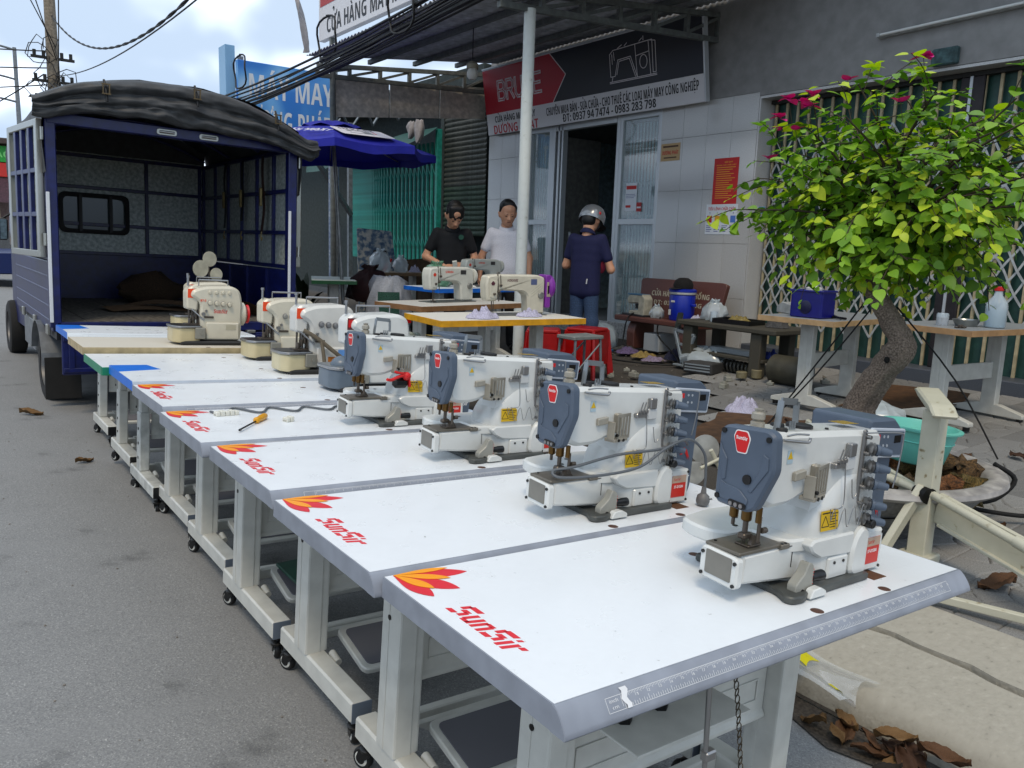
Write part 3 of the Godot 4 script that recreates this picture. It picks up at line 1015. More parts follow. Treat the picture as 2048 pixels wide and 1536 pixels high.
func posters():
	var red = Color(0.72, 0.1, 0.09)
	var gold = Color(0.85, 0.62, 0.15)
	var ink = Color(0.12, 0.2, 0.5)
	# red fire-safety rules
	var ln = []
	ln.append(["NỘI QUY", 0.11, 0.022, 0.03, 0.455, "gold_ink", gold])
	ln.append(["PHÒNG CHÁY CHỮA CHÁY", 0.27, 0.014, 0, 0.425, "gold_ink", gold])
	for k in 15:
		var y = 0.395 - k * 0.0235
		ln.append([-0.13, 0.13 - (k * 37 % 5) * 0.02, y, y + 0.007, "gold_ink", gold])
	poster("rules_poster", "red fire safety rules poster with gold text on granite wall", -6.03, 1.95, 0.34, 0.5, ["poster_red", red], ln)
	# white four-step fire poster
	ln = [["TIÊU LỆNH CHỮA CHÁY", 0.38, 0.04, 0, 0.285, "red_ink", red]]
	for k in 4:
		var x = -0.165 + k * 0.11
		ln.append([str(k + 1), 0.012, 0.02, x, 0.235, "navy_ink", ink])
		ln.append([x - 0.035, x + 0.035, 0.13, 0.205, ["red_ink", "gold_ink", "red_ink", "sky_ink"][k], [red, gold, red, Color(0.3, 0.45, 0.75)][k]])
		for q in 4: ln.append([x - 0.04, x + 0.04 - (q % 2) * 0.02, 0.09 - q * 0.02, 0.097 - q * 0.02, "navy_ink", ink])
	poster("fire_drill_poster", "white four step fire drill poster below the red poster", -6.05, 1.62, 0.44, 0.33, ["poster_white", Color(0.82, 0.84, 0.86)], ln)
	poster("shop_notice", "small tan notice with red lettering beside the shop window", -6.88, 2.47, 0.3, 0.2, ["poster_tan", Color(0.72, 0.6, 0.42)], [["DƯƠNG PHÁT", 0.25, 0.055, 0, 0.1, "red_ink", red], [-0.12, 0.12, 0.155, 0.175, "brown_ink", Color(0.3, 0.2, 0.12)], [-0.1, 0.1, 0.03, 0.045, "brown_ink", Color(0.3, 0.2, 0.12)]], "notice")
	poster("window_notice", "white and red notice stuck on the shop window glass", -7.52, 1.9, 0.2, 0.34, ["poster_white", Color.WHITE], [["01", 0.06, 0.035, 0.05, 0.285, "poster_white", Color.WHITE], [-0.09, 0.09, 0.265, 0.31, "red_ink", red], [-0.09, 0.0, 0.04, 0.07, "red_ink", red], [-0.09, 0.07, 0.2, 0.205, "navy_ink", ink], [-0.09, 0.08, 0.18, 0.185, "navy_ink", ink], [-0.09, 0.05, 0.16, 0.165, "navy_ink", ink]], "notice", FX + 0.01)
	poster("window_sticker", "small red and white sticker overlapping the window notice", -7.37, 1.89, 0.085, 0.11, ["sticker_red", Color(0.65, 0.1, 0.1)], [[-0.035, 0.035, 0.04, 0.06, "poster_white", Color.WHITE]], "sticker", FX + 0.007)
	poster("house_number", "small blue and white number plate on the granite reveal", -5.6, 1.85, 0.08, 0.07, ["sky_plate", Color(0.35, 0.6, 0.75)], [[-0.03, 0.03, 0.02, 0.045, "poster_white", Color.WHITE]], "plate", FX + 0.1).rotation_degrees = Vector3(0, 180, 0) * 0.0 + Vector3(0, -90, 0)
	# fluorescent tube fixture on the upper wall
	var t = thing("tube_lamp", "unlit fluorescent tube fixture on the upper granite wall", "lamp", V(FX - 0.012, 3.43, -3.1))
	t.rotation_degrees = Vector3(-1.5, 0, 0)
	var g = geo()
	g.bx(-0.05, 0.0, 0, 0.035, -1.27, 0.0, 0.004)
	part("batten", g, plain("batten_white", Color(0.72, 0.74, 0.74), 0.4), t)
	g = geo()
	g.cyl(V(-0.065, 0.018, -0.63), 0.013, 1.2, "z", 12)
	part("tube", g, mat("tube_white", Color(0.82, 0.83, 0.82), 0.25), t)
	g = geo()
	for z in [-1.25, -0.02]: g.bx(-0.08, -0.05, 0.0, 0.036, z - 0.015, z + 0.015, 0.003)
	part("tube_holder", g, plain("batten_white", Color.WHITE), t)
	g = geo()
	g.bx(-0.06, 0, 0, 0.14, -0.11, 0.11, 0.01)
	single("junction_box", g, plain("patina", Color(0.3, 0.42, 0.43), 0.8, 0.0, 44, 0.6), "weathered blue green box on the wall above the folding gate", "box", Transform3D(Basis.IDENTITY, V(FX - 0.012, 3.07, -3.73)))

func neighbour():
	var t = thing("neighbour_building", "dark neighbouring unit with teal folding gate and roller shutter", "building", V(FX, walk_y(FX), -14.0))
	var T0 = Transform3D(Basis.IDENTITY, -t.position)
	var dark = plain("dark_wall", Color(0.2, 0.24, 0.24), 0.9)
	var teal = plain("teal_paint", Color(0.12, 0.55, 0.5), 0.5, 0.0, 42, 0.8)
	var g = geo()
	g.bx(FX + 0.5, FX + 0.6, 0.3, 4.15, -24, -10.72)
	g.bx(FX - 0.05, FX + 0.5, 0.3, 3.9, -12.08, -11.98)
	g.bx(FX - 0.1, FX + 0.5, 3.9, 4.15, -24, -10.75)
	part("wall", g, dark, t, T0)
	# roller shutter slats
	g = geo()
	g.prism(P2([0.0, 0.0, -0.018, 0.03, -0.02, 0.05, 0.0, 0.078]), 0.0, 1.24, "z")
	var sl = g.mesh()
	var sm = plain("shutter_grey", Color(0.34, 0.35, 0.32), 0.55, 0.3, 43, 0.6)
	var gm = plain("shutter_green", Color(0.26, 0.34, 0.28), 0.55, 0.3, 43, 0.6)
	for k in 26: part("shutter_slat", sl, sm if k > 9 else gm, t, T0 * Transform3D(Basis.IDENTITY, V(FX - 0.02, 1.55 + k * 0.08, -11.97)))
	# teal folding gate
	g = geo()
	g.prism(P2([-0.015, -0.02, 0.015, -0.026, 0.015, 0.026, -0.015, 0.02]), 0, 2.0, "y")
	var up = g.mesh()
	var ft = Node3D.new()
	ft.transform = T0
	put(ft, "folding_gate", t)
	var z := -12.12
	var st := 0.148
	g = geo()
	for k in 10:
		var u = k / 10.0
		g.bar(V(-0.02 - 0.01 * sin(u * PI), 0.26 * u, -u * 0.15), V(-0.02 - 0.01 * sin((u + 0.1) * PI), 0.26 * (u + 0.1), -(u + 0.1) * 0.15), 0.018, 0.004, Vector3.RIGHT)
	var ls = g.mesh()
	var i := 0
	while z > -15.4:
		part("upright", up, teal, ft, Transform3D(Basis.IDENTITY, V(FX - 0.1, 1.1, z)))
		if st > 0.07:
			for y in [1.35, 1.95, 2.55]: part("lattice_strip", ls, teal, ft, Transform3D(Basis.from_scale(V(1, 1, st / 0.15)), V(FX - 0.1, y, z)))
		z -= st
		i += 1
		if z < -13.6: st = maxf(0.05, st * 0.9)
	g = geo()
	g.bx(FX + 0.02, FX + 0.04, 0.9, 3.1, -15.4, -12.1)
	part("backing_sheet", g, plain("teal_dark", Color(0.08, 0.27, 0.26), 0.6), ft)
	g = geo()
	g.bx(FX - 0.14, FX - 0.02, 0.5, 3.3, -12.1, -12.03, 0.004)
	part("jamb", g, teal, ft)
	# green tarpaulin hung over the gate
	g = geo()
	g.sheet(func(u, v): return V(FX - 0.16 - 0.55 * v * (1 - u) + 0.03 * sin(u * 20 + v * 4), lerpf(3.32, 2.98, v) - 0.12 * u + 0.02 * sin(u * 13), lerpf(-12.0, -17.6, u)), 24, 6)
	part("tarpaulin", g, plain("tarp_green", Color(0.08, 0.3, 0.26), 0.5), t, T0)
	# posts of the dark bay and a brace
	g = geo()
	g.lathe([Vector2(0.09, 0.3), Vector2(0.09, 3.2)], 16, V(6.0, 0, -13.6))
	part("post", g, tex(mat("bay_post", Color.WHITE, 0.5), ntex(45, 0.03, Color(0.2, 0.28, 0.45), Color(0.62, 0.65, 0.66), 3), 0.7, true), t, T0)
	g = geo()
	g.bx(6.72, 6.8, 0.3, 3.6, -14.62, -14.54)
	g.bar(V(5.7, 2.8, -13.7), V(6.75, 1.9, -14.5), 0.07, 0.07)
	part("frame_post", g, plain("zinc_grey", Color(0.5, 0.53, 0.55), 0.5, 0.4), t, T0)
	for k in 5:
		g = geo()
		g.bar(V(6.0, 3.72, -11.6 - k * 0.9), V(6.4, 3.35, -12.0 - k * 0.9), 0.03, 0.03)
		g.bar(V(6.4, 3.35, -12.0 - k * 0.9), V(6.8, 3.72, -12.4 - k * 0.9), 0.03, 0.03)
		part("roof_strut", g, plain("zinc_grey", Color.WHITE), t, T0)
	# crumpled pale bags hung from the lintel
	for k in 2:
		g = geo()
		var hh = [0.26, 0.34][k]
		var c = V(6.6, 3.33, -11.9 - k * -0.25)
		g.loft([ring(c, 0.05, k), ring(c - V(0, hh * 0.3, 0), 0.08, k + 3), ring(c - V(0, hh * 0.7, 0), 0.065, k + 6), ring(c - V(0.03, hh, 0), 0.03, k + 9)])
		single("hanging_bag", g, plain("rag_white", Color.WHITE), ["crumpled pale bag hanging above the roller shutter", "longer crumpled pale bag hanging beside another above the shutter"][k], "bag")
	# blue street sign facing along the road
	var s = thing("blue_sign", "weathered blue signboard with white capitals beyond the parked truck", "sign", V(4.6, 0.1, -12.0))
	g = geo()
	g.bx(-0.75, 0.72, 2.75, 3.78, -0.1, 0.0, 0.005)
	part("board", g, tex(mat("sign_blue", Color.WHITE, 0.4), ntex(46, 0.004, Color(0.16, 0.44, 0.78), Color(0.7, 0.83, 0.94), 2, FastNoiseLite.TYPE_SIMPLEX_SMOOTH, [0.4, 0.75, Color(0.2, 0.48, 0.8), Color(0.42, 0.66, 0.88)]), 0.5), s)
	var lw = mat("sign_letter", Color(0.82, 0.85, 0.88), 0.5)
	words("MÁY MAY", 1.28, 0.4, lw, s, xfm(V(0.05, 3.5, 0.002)))
	words("DƯƠNG PHÁT", 1.36, 0.42, lw, s, xfm(V(-0.03, 3.02, 0.002)))
	g = geo()
	for x in [-0.7, 0.74]: g.bx(x, x + 0.07, 0.0, 3.85, -0.16, -0.1, 0.003)
	part("post", g, plain("zinc_grey", Color.WHITE), s)
	g = geo()
	g.bx(-0.86, -0.72, 3.2, 4.0, -0.5, -0.2, 0.005)
	part("side_board", g, mat("sign_blue_pale", Color(0.5, 0.68, 0.82), 0.4), s)

func ring(c: Vector3, r: float, sd: int, n := 10, sq := 1.0) -> Array:
	var o = []
	for k in n:
		var a = TAU * k / n
		var rr = r * (1.0 + 0.22 * sin(k * 2.3 + sd * 1.9) + 0.1 * sin(k * 5.1 + sd))
		o.append(c + V(cos(a) * rr, 0.02 * sin(k * 3.7 + sd), sin(a) * rr * sq))
	return o

# ------------------------------------------------------------------ far street
func set_street_far():
	var conc = plain("pole_concrete", Color(0.56, 0.52, 0.46), 0.9, 0.0, 47, 0.7)
	var p = thing("utility_pole", "weathered concrete utility pole with tangled wires behind the truck", "utility pole", V(3.87, 0.0, -30))
	var g = geo()
	g.tube([V(0, -0.3, 0), V(0, 9.6, 0)], [0.24, 0.15], 12)
	part("shaft", g, conc, p)
	g = geo()
	for y in [5.4, 6.0, 6.7]:
		g.bar(V(-0.6, y, 0.05), V(0.6, y, 0.05), 0.08, 0.08)
		for x in [-0.5, -0.25, 0.25, 0.5]: g.cyl(V(x, y + 0.12, 0.05), 0.05, 0.16, "y", 8)
	part("cross_arm", g, plain("rail_dark", Color.WHITE), p)
	g = geo()
	var rng = RandomNumberGenerator.new()
	rng.seed = 9
	for k in 14:
		var pts = []
		var c = V(rng.randf_range(-0.5, 0.4), rng.randf_range(5.0, 7.0), 0.25)
		for i in 9:
			var a = TAU * i / 8.0
			pts.append(c + V(cos(a) * rng.randf_range(0.15, 0.4), sin(a) * rng.randf_range(0.2, 0.5), 0.05 * sin(a * 2)))
		g.tube(pts, 0.014, 4)
	part("wire_coil", g, mat("wire_black", Color(0.05, 0.05, 0.055), 0.6), p)
	# street lamp pole
	var l = thing("street_lamp", "slim grey street lamp pole with side arms far down the road", "street lamp", V(4.28, 0, -45))
	g = geo()
	g.tube([V(0, 0, 0), V(0, 9.6, 0)], [0.14, 0.08], 10)
	part("pole", g, plain("zinc_grey", Color.WHITE), l)
	for y in [7.2, 8.2, 9.5]:
		g = geo()
		g.tube(spline([V(0, y, 0), V(-0.8, y + 0.12, 0), V(-2.2, y + 0.2, 0)]), 0.05, 6)
		part("arm", g, plain("zinc_grey", Color.WHITE), l)
	# overhead cables
	var black = mat("wire_black", Color(0.05, 0.05, 0.055), 0.6)
	var cab = []
	# [start, end, sag, radius, label]
	for k in 12: cab.append([V(3.8 + 0.1 * sin(k * 2.1), 6.0 - k * 0.04 + 0.1 * sin(k * 3.3), -29.8), V(3.78 + 0.09 * sin(k * 1.3), 3.44 + 0.022 * k, -4.6), 1.05 + 0.06 * (k % 4), 0.008 + 0.003 * (k % 3), "black cable of the sagging bundle passing the awning edge"])
	cab.append([V(3.9, 8.0, -30), V(3.2, 5.7, -4.0), 1.9, 0.022, "thick twisted cable sagging high over the truck"])
	cab.append([V(3.9, 6.2, -30), V(3.4, 4.9, -5.0), 0.6, 0.013, "single wire running below the thick twisted cable"])
	cab.append([V(4.0, 7.0, -30), V(-3.2, 13.5, -10.0), 0.2, 0.016, "wire rising from the utility pole over the road"])
	cab.append([V(4.0, 6.6, -30), V(-1.0, 13.5, -12.0), 0.25, 0.016, "lower wire rising from the utility pole over the road"])
	cab.append([V(4.0, 6.0, -30), V(2.2, 11.0, -14.0), 0.25, 0.016, "wire climbing from the pole past the tarpaulin"])
	cab.append([V(3.7, 6.9, -30), V(-6.0, 7.2, -32), 0.3, 0.02, "upper wire leaving the pole across the road"])
	cab.append([V(3.7, 6.4, -30), V(-6.0, 6.3, -32), 0.25, 0.02, "middle wire leaving the pole across the road"])
	cab.append([V(3.7, 5.9, -30), V(-6.0, 5.5, -32), 0.35, 0.02, "lowest wire leaving the pole across the road"])
	cab.append([V(3.6, 6.2, -30), V(0.5, 4.2, -33), 0.1, 0.02, "stay wire slanting down from the pole"])
	for c in cab:
		var pts = []
		for i in 25:
			var u = i / 24.0
			pts.append(c[0].lerp(c[1], u) - V(0, c[2] * 4 * u * (1 - u), 0))
		g = geo()
		if c[3] > 0.021:
			for s in 2:
				var q = []
				for i in 97:
					var u = i / 96.0
					q.append(c[0].lerp(c[1], u) - V(0, c[2] * 4 * u * (1 - u), 0) + V(cos(i * 1.1 + s * PI), sin(i * 1.1 + s * PI), 0) * 0.014)
				g.tube(q, 0.015, 5)
		else: g.tube(pts, c[3], 5)
		var o = single("overhead_cable", g, black, c[4], "cable", Transform3D.IDENTITY, "overhead cables")
	# loops of spare cable tied to the bundle
	for k in 3:
		var c = [V(3.72, 3.55, -8.6), V(3.72, 3.62, -11.5), V(3.7, 3.5, -6.9)][k]
		var pts = []
		for i in 21: pts.append(c + V(0.02 * sin(i), 0.22 * cos(TAU * i / 20), 0.26 * sin(TAU * i / 20)))
		g = geo()
		g.tube(pts, 0.012, 5)
		single("cable_loop", g, black, "round loop of spare cable tied to the bundle", "cable", Transform3D.IDENTITY, "spare cable loops")
	# shops far down the road, left of the truck
	var names = [["far_shop", "distant shop with green and red signs beyond the truck cab", V(2.0, 0, -34), Color(0.5, 0.42, 0.4)], ["far_house", "distant pale house across the road beyond the truck", V(-7.5, 0, -48), Color(0.62, 0.6, 0.56)]]
	for q in names:
		var s = thing(q[0], q[1], "building", q[2])
		g = geo()
		g.bx(-3.0, 1.1, 0, 4.3, -6, 0, 0.03)
		part("wall", g, plain(q[0] + "_wall", q[3], 0.85), s)
		g = geo()
		g.bx(-3.3, 1.3, 4.3, 4.5, -6.2, 0.4, 0.02)
		part("roof", g, plain("roof_dull", Color(0.3, 0.25, 0.23)), s)
		g = geo()
		g.bx(-2.0, 0.4, 0, 2.2, 0.002, 0.05)
		part("shutter", g, plain("rail_dark", Color.WHITE), s)
		if q[0] == "far_shop":
			g = geo()
			g.bx(-1.6, 1.1, 3.7, 4.25, 0.05, 0.15, 0.01)
			var sg = part("sign_board", g, mat("far_green", Color(0.16, 0.62, 0.22), 0.5), s)
			words("QUẦN ÁO", 1.6, 0.32, mat("far_green_text", Color(0.55, 0.9, 0.5), 0.5), sg, xfm(V(0.1, 3.97, 0.152)))
			g = geo()
			g.bx(-1.6, 1.1, 3.2, 3.68, 0.05, 0.13, 0.01)
			part("red_board", g, mat("far_red", Color(0.75, 0.18, 0.14), 0.5), s)
			g = geo()
			g.sheet(func(u, v): return V(lerpf(-1.6, 1.0, u), lerpf(3.15, 2.3, v), 0.1 + v * 0.9), 4, 4)
			part("awning_cloth", g, plain("far_awning", Color(0.32, 0.2, 0.26), 0.8, 0.0, 48, 0.5), s)
			for x in [-0.9, 0.3, 0.9]:
				g = geo()
				g.bx(x, x + 0.12, 0, 2.3, 0.7, 0.82)
				part("post", g, plain("far_post", Color(0.6, 0.55, 0.47)), s)
	# a dark motorbike-like parked car front, only a sliver shows
	var c = thing("parked_car", "blue parked car beyond the truck mirror", "car", V(1.75, road_y(1.75), -24), "")
	g = geo()
	g.loft([[V(-0.8, 0.35, 0), V(0.8, 0.35, 0), V(0.8, 0.85, 0), V(-0.8, 0.85, 0)], [V(-0.82, 0.3, -0.6), V(0.82, 0.3, -0.6), V(0.82, 0.95, -0.6), V(-0.82, 0.95, -0.6)], [V(-0.82, 0.3, -3.4), V(0.82, 0.3, -3.4), V(0.82, 0.95, -3.4), V(-0.82, 0.95, -3.4)], [V(-0.75, 0.35, -4.0), V(0.75, 0.35, -4.0), V(0.75, 0.85, -4.0), V(-0.75, 0.85, -4.0)]], true, false)
	part("body", g, mat("car_blue", Color(0.06, 0.13, 0.33), 0.3), c)
	g = geo()
	g.loft([[V(-0.72, 0.95, -0.8), V(0.72, 0.95, -0.8), V(0.72, 0.96, -3.2), V(-0.72, 0.96, -3.2)], [V(-0.6, 1.4, -1.3), V(0.6, 1.4, -1.3), V(0.6, 1.4, -2.7), V(-0.6, 1.4, -2.7)]], true, false)
	part("cabin", g, mat("car_glass", Color(0.05, 0.06, 0.07), 0.1), c)
	for x in [-0.7, 0.7]:
		for z in [-0.8, -3.2]:
			g = geo()
			g.cyl(V(x, 0.3, z), 0.3, 0.2, "x", 16)
			part("wheel", g, mat("tyre", Color(0.035, 0.035, 0.035), 0.8), c)
	for x in [-0.6, 0.6]:
		g = geo()
		g.bx(x - 0.15, x + 0.15, 0.6, 0.75, 0.0, 0.02, 0.005)
		part("tail_light", g, mat("lens_red", Color(0.5, 0.04, 0.03), 0.2), c)

# ------------------------------------------------------------------ sewing tables
const TH := 0.76                         # height of a table top
var tilt := Basis(Vector3.BACK, -atan(SLOPE))
# where the road-side front corner of each white top stands; p.y lifts a table
var TPOS := [V(0.682, 0, -0.799), V(0.668, 0, -1.353), V(0.685, 0, -1.956), V(0.672, 0, -2.535), V(0.704, 0, -3.159), V(0.72, 0, -3.77), V(0.69, -0.012, -4.31), V(0.69, 0.02, -4.86), V(0.74, 0, -5.8)]
func table_xf(k: int) -> Transform3D:
	var p = TPOS[k]
	return Transform3D(tilt, V(p.x, 0.771 - (p.x - 0.682) * SLOPE + p.y, p.z) - tilt.y * TH)
func on_top(k: int, v: Vector3) -> Transform3D:       # a spot on table k's top
	return table_xf(k) * Transform3D(Basis.IDENTITY, v + V(0, TH, 0))

func speckled(called, c, rough, sd, spot := Color(0.6, 0.6, 0.58)):
	if mats.has(called): return mats[called]
	return tex(mat(called, c, rough), ntex(sd, 0.05, spot, Color(1, 1, 1), 5, FastNoiseLite.TYPE_SIMPLEX_SMOOTH, [0.07, 0.1, Color(0.975, 0.975, 0.975), Color(0.99, 0.99, 0.99)]), 1.3, true)

func caster(parent, x, z, hub := true, turn := 0.0):
	var c = Node3D.new()
	c.position = V(x, 0, z)
	c.rotation.y = turn
	put(c, "caster", parent)
	var blk = mat("caster_black", Color(0.03, 0.032, 0.035), 0.4)
	var g = geo()
	g.cyl(V(0, 0.078, 0), 0.009, 0.02, "y", 10)
	g.lathe([Vector2(0, 0.055), Vector2(0.024, 0.056), Vector2(0.026, 0.064), Vector2(0.018, 0.07), Vector2(0, 0.07)], 14)
	for s in [-1, 1]: g.prism(rpoly([0.02, 0.062, -0.022, 0.062, -0.032, 0.03, -0.018, 0.02, 0.012, 0.045], 0.008), s * 0.016 - 0.002, s * 0.016 + 0.002, "x")
	part("fork", g, blk, c)
	g = geo()
	g.lathe([Vector2(0.012, -0.011), Vector2(0.027, -0.011), Vector2(0.031, -0.006), Vector2(0.031, 0.006), Vector2(0.027, 0.011), Vector2(0.012, 0.011)], 18, V(0, 0.031, -0.018), "x")
	var w = part("wheel", g, mat("caster_rubber", Color(0.05, 0.05, 0.05), 0.6), c)
	if hub:
		g = geo()
		g.lathe([Vector2(0.0, -0.0135), Vector2(0.008, -0.0135), Vector2(0.019, -0.013), Vector2(0.021, -0.0115), Vector2(0.021, 0.0115), Vector2(0.019, 0.013), Vector2(0.0, 0.0135)], 18, V(0, 0.031, -0.018), "x")
		part("hub", g, mat("hub_white", Color(0.75, 0.75, 0.72), 0.4), w)
		g = geo()
		g.lathe([Vector2(0.006, -0.0142), Vector2(0.014, -0.0142), Vector2(0.014, 0.0142), Vector2(0.006, 0.0142)], 14, V(0, 0.031, -0.018), "x")
		part("bearing", g, mat("hub_dark", Color(0.12, 0.1, 0.09), 0.5), w)

func petal(g, c: Vector2, ang: float, ln: float, wd: float, y: float, from := 0.0, to := 1.0):
	var pts = PackedVector2Array()
	var d = Vector2(cos(ang), sin(ang))
	var n = Vector2(-d.y, d.x)
	var N = 14
	for i in N + 1:
		var u = lerpf(from, to, float(i) / N)
		pts.append(c + d * ln * u + n * wd * pow(maxf(sin(PI * pow(u, 1.35)), 0.0), 0.85))
	for i in range(N, -1, -1):
		var u = lerpf(from, to, float(i) / N)
		if u > 0.995 or u < 0.005: continue
		pts.append(c + d * ln * u - n * wd * pow(maxf(sin(PI * pow(u, 1.35)), 0.0), 0.85))
	g.prism(pts, y - 0.0003, y, "y")

func table_frame(t, m, dark, sx, style, lines := true):
	# legs: foot beam on casters, folded upright, then the panel joining both
	for s in 2:
		var x = sx[s]
		var sg = 1.0 if s == 0 else -1.0
		var leg = Node3D.new()
		put(leg, "leg", t)
		var g = geo()
		if style == 0:
			g.prism(rpoly([x - 0.037, -0.34, x + 0.037, -0.34, x + 0.037, -0.25, x + 0.012, -0.25, x + 0.012, -0.246, x - 0.037, -0.246], 0.006, 2), 0.15, TH - 0.041, "y")
			g.bx(x - 0.0385, x - 0.037, 0.15, TH - 0.041, -0.312, -0.30)
		else:
			g.bx(x - 0.025, x + 0.025, 0.15, 0.47, -0.34, -0.26, 0.004)
			g.bx(x - 0.02, x + 0.02, 0.47, TH - 0.041, -0.33, -0.27, 0.004)
		part("upright", g, m, leg)
		g = geo()
		g.bx(x - 0.032, x + 0.032, 0.088, 0.15, -0.47, 0.075, 0.006)
		var ft = part("foot", g, m, leg)
		g = geo()
		g.bx(x - 0.03, x + 0.03, 0.09, 0.148, 0.0745, 0.077, 0.0)
		part("end_cap", g, dark, ft)
		g = geo()
		for q in [[-0.32, 0.68], [-0.27, 0.62], [-0.3, 0.5]]: g.cyl(V(x - sg * 0.037, q[1], q[0]), 0.007, 0.004, "x", 10)
		if style == 1:
			for y in [0.22, 0.3, 0.38]: g.cyl(V(x - sg * 0.026, y, -0.3), 0.008, 0.003, "x", 10)
		part("screw", g, mat("screw_dark", Color(0.1, 0.1, 0.1), 0.4, 0.6), leg)
		caster(leg, x, -0.44, true, 0.4 + s)
		caster(leg, x, 0.045, true, -0.3 + s * 0.7)
	var xa = sx[0] + 0.04
	var xb = sx[1] - 0.04
	var g = geo()
	g.prism(rpoly([-0.30, 0.32, -0.282, 0.32, -0.282, 0.33, -0.29, 0.34, -0.29, 0.455, -0.282, 0.465, -0.282, 0.478, -0.30, 0.478], 0.003, 2), xa, xb, "x")
	var pn = part("stretcher_panel", g, m, t)
	for e in [[0.05, 0.38], [0.62, 0.95]]:
		var x0 = lerpf(xa, xb, e[0])
		var x1 = lerpf(xa, xb, e[1])
		g = geo()
		for q in [[x0, x1, 0.37, 0.374], [x0, x1, 0.424, 0.428], [x0, x0 + 0.004, 0.374, 0.424], [x1 - 0.004, x1, 0.374, 0.424]]: g.bx(q[0], q[1], q[2], q[3], -0.2895, -0.286, 0.001)
		part("embossed_frame", g, m, pn)
	g = geo()
	g.bx(xa - 0.01, xb + 0.01, 0.1, 0.145, -0.44, -0.41, 0.004)
	part("floor_rail", g, m, t)
	# treadle: sloping tray with a dark mat, hung from the rail
	var tr = Node3D.new()
	tr.transform = xfm(V(0.42, 0.17, -0.2), 12, 0, 0)
	put(tr, "treadle", t)
	g = geo()
	g.prism(rpoly([-0.08, -0.1, 0.24, -0.1, 0.24, 0.12, -0.08, 0.12], 0.03), -0.02, 0.0, "y", 0.004)
	part("plate", g, m, tr)
	g = geo()
	g.prism(rpoly([-0.06, -0.08, 0.22, -0.08, 0.22, 0.1, -0.06, 0.1], 0.02), 0.0005, 0.004, "y")
	part("rubber_mat", g, mat("rubber_mat", Color(0.36, 0.36, 0.38), 0.85), tr)
	g = geo()
	g.prism(P2([-0.1, -0.02, 0.24, -0.02, 0.16, -0.075, -0.02, -0.075]), -0.13, -0.115)
	g.cyl(V(-0.12, -0.03, 0.0), 0.012, 0.05, "z", 10)
	part("bracket", g, m, tr)

var ruler_mesh
func ruler() -> Mesh:
	# printed scale on the sloping front edge: frame, inch and centimetre ticks
	if ruler_mesh: return ruler_mesh
	var g = geo()
	var W = 1.03
	var q = func(x0, x1, v0, v1): g.quad(V(x0, v0, 0), V(x1, v0, 0), V(x1, v1, 0), V(x0, v1, 0))
	q.call(0, W, 0, 0.0007); q.call(0, W, 0.0213, 0.022); q.call(0, 0.0007, 0, 0.022); q.call(W - 0.0007, W, 0, 0.022)
	q.call(0.03, 0.0307, 0.004, 0.0213)
	var k = 0
	while 0.034 + k * 0.005 < W - 0.02:
		var x = 0.034 + k * 0.005
		var l = 0.0085 if k % 10 == 0 else (0.0062 if k % 2 == 0 else 0.0045)
		q.call(x, x + 0.0008, 0.001, 0.001 + l)
		k += 1
	k = 0
	while 0.034 + k * 0.003175 < W - 0.02:
		var x = 0.034 + k * 0.003175
		var l = 0.0085 if k % 8 == 0 else (0.0052 if k % 4 == 0 else 0.0034)
		q.call(x, x + 0.0007, 0.0212 - l, 0.0212)
		k += 1
	ruler_mesh = g.mesh()
	return ruler_mesh

var maker_mesh
func maker_name() -> Mesh:
	# stencil letters, each a few slanted strokes with open gaps; one unit high, sheared
	if maker_mesh: return maker_mesh
	var g = geo()
	var big = [[0.12, 0.78, 0.9, 1.0], [0.0, 0.52, 0.24, 0.9], [0.3, 0.4, 0.78, 0.6], [0.62, 0.1, 0.86, 0.46], [-0.04, 0.0, 0.5, 0.2]]
	var low = {"u": [[0.0, 0.12, 0.22, 0.7], [0.08, 0.0, 0.6, 0.16], [0.44, 0.0, 0.66, 0.7]], "n": [[0.0, 0.0, 0.22, 0.66], [0.1, 0.54, 0.6, 0.7], [0.44, 0.0, 0.66, 0.6]], "i": [[0.0, 0.0, 0.22, 0.62], [0.02, 0.76, 0.24, 0.94]], "r": [[0.0, 0.0, 0.22, 0.66], [0.28, 0.5, 0.62, 0.7]]}
	var x := 0.0
	for ch in "SunSir":
		var bars = big if ch == "S" else low[ch]
		for b in bars:
			var sh = func(px, py): return Vector2(x + px + py * 0.32, py)
			var cut = 0.06 if b[2] - b[0] > b[3] - b[1] else 0.0
			g.prism([sh.call(b[0], b[1]), sh.call(b[2] - cut, b[1]), sh.call(b[2], b[3]), sh.call(b[0] + cut, b[3])], 0.0, 0.0005)
		x += {"S": 1.02, "u": 0.8, "n": 0.82, "i": 0.38, "r": 0.6}[ch]
	maker_mesh = g.mesh()
	return maker_mesh

func numbers_on(parent, t: Transform3D, m):
	for k in 39:
		words(str(k + 1), 0.0035 if k < 9 else 0.006, 0.004, m, parent, t * xfm(V(0.034 + (k + 1) * 0.0254 + 0.004, 0.0145, 0.0002)), "thin", 0.0, "numeral", 0.0003)
	words("inch", 0.017, 0.005, m, parent, t * xfm(V(0.015, 0.016, 0.0002)), "thin", 0.0, "numeral", 0.0003)
	words("cm", 0.012, 0.0035, m, parent, t * xfm(V(0.015, 0.006, 0.0002)), "thin", 0.0, "numeral", 0.0003)

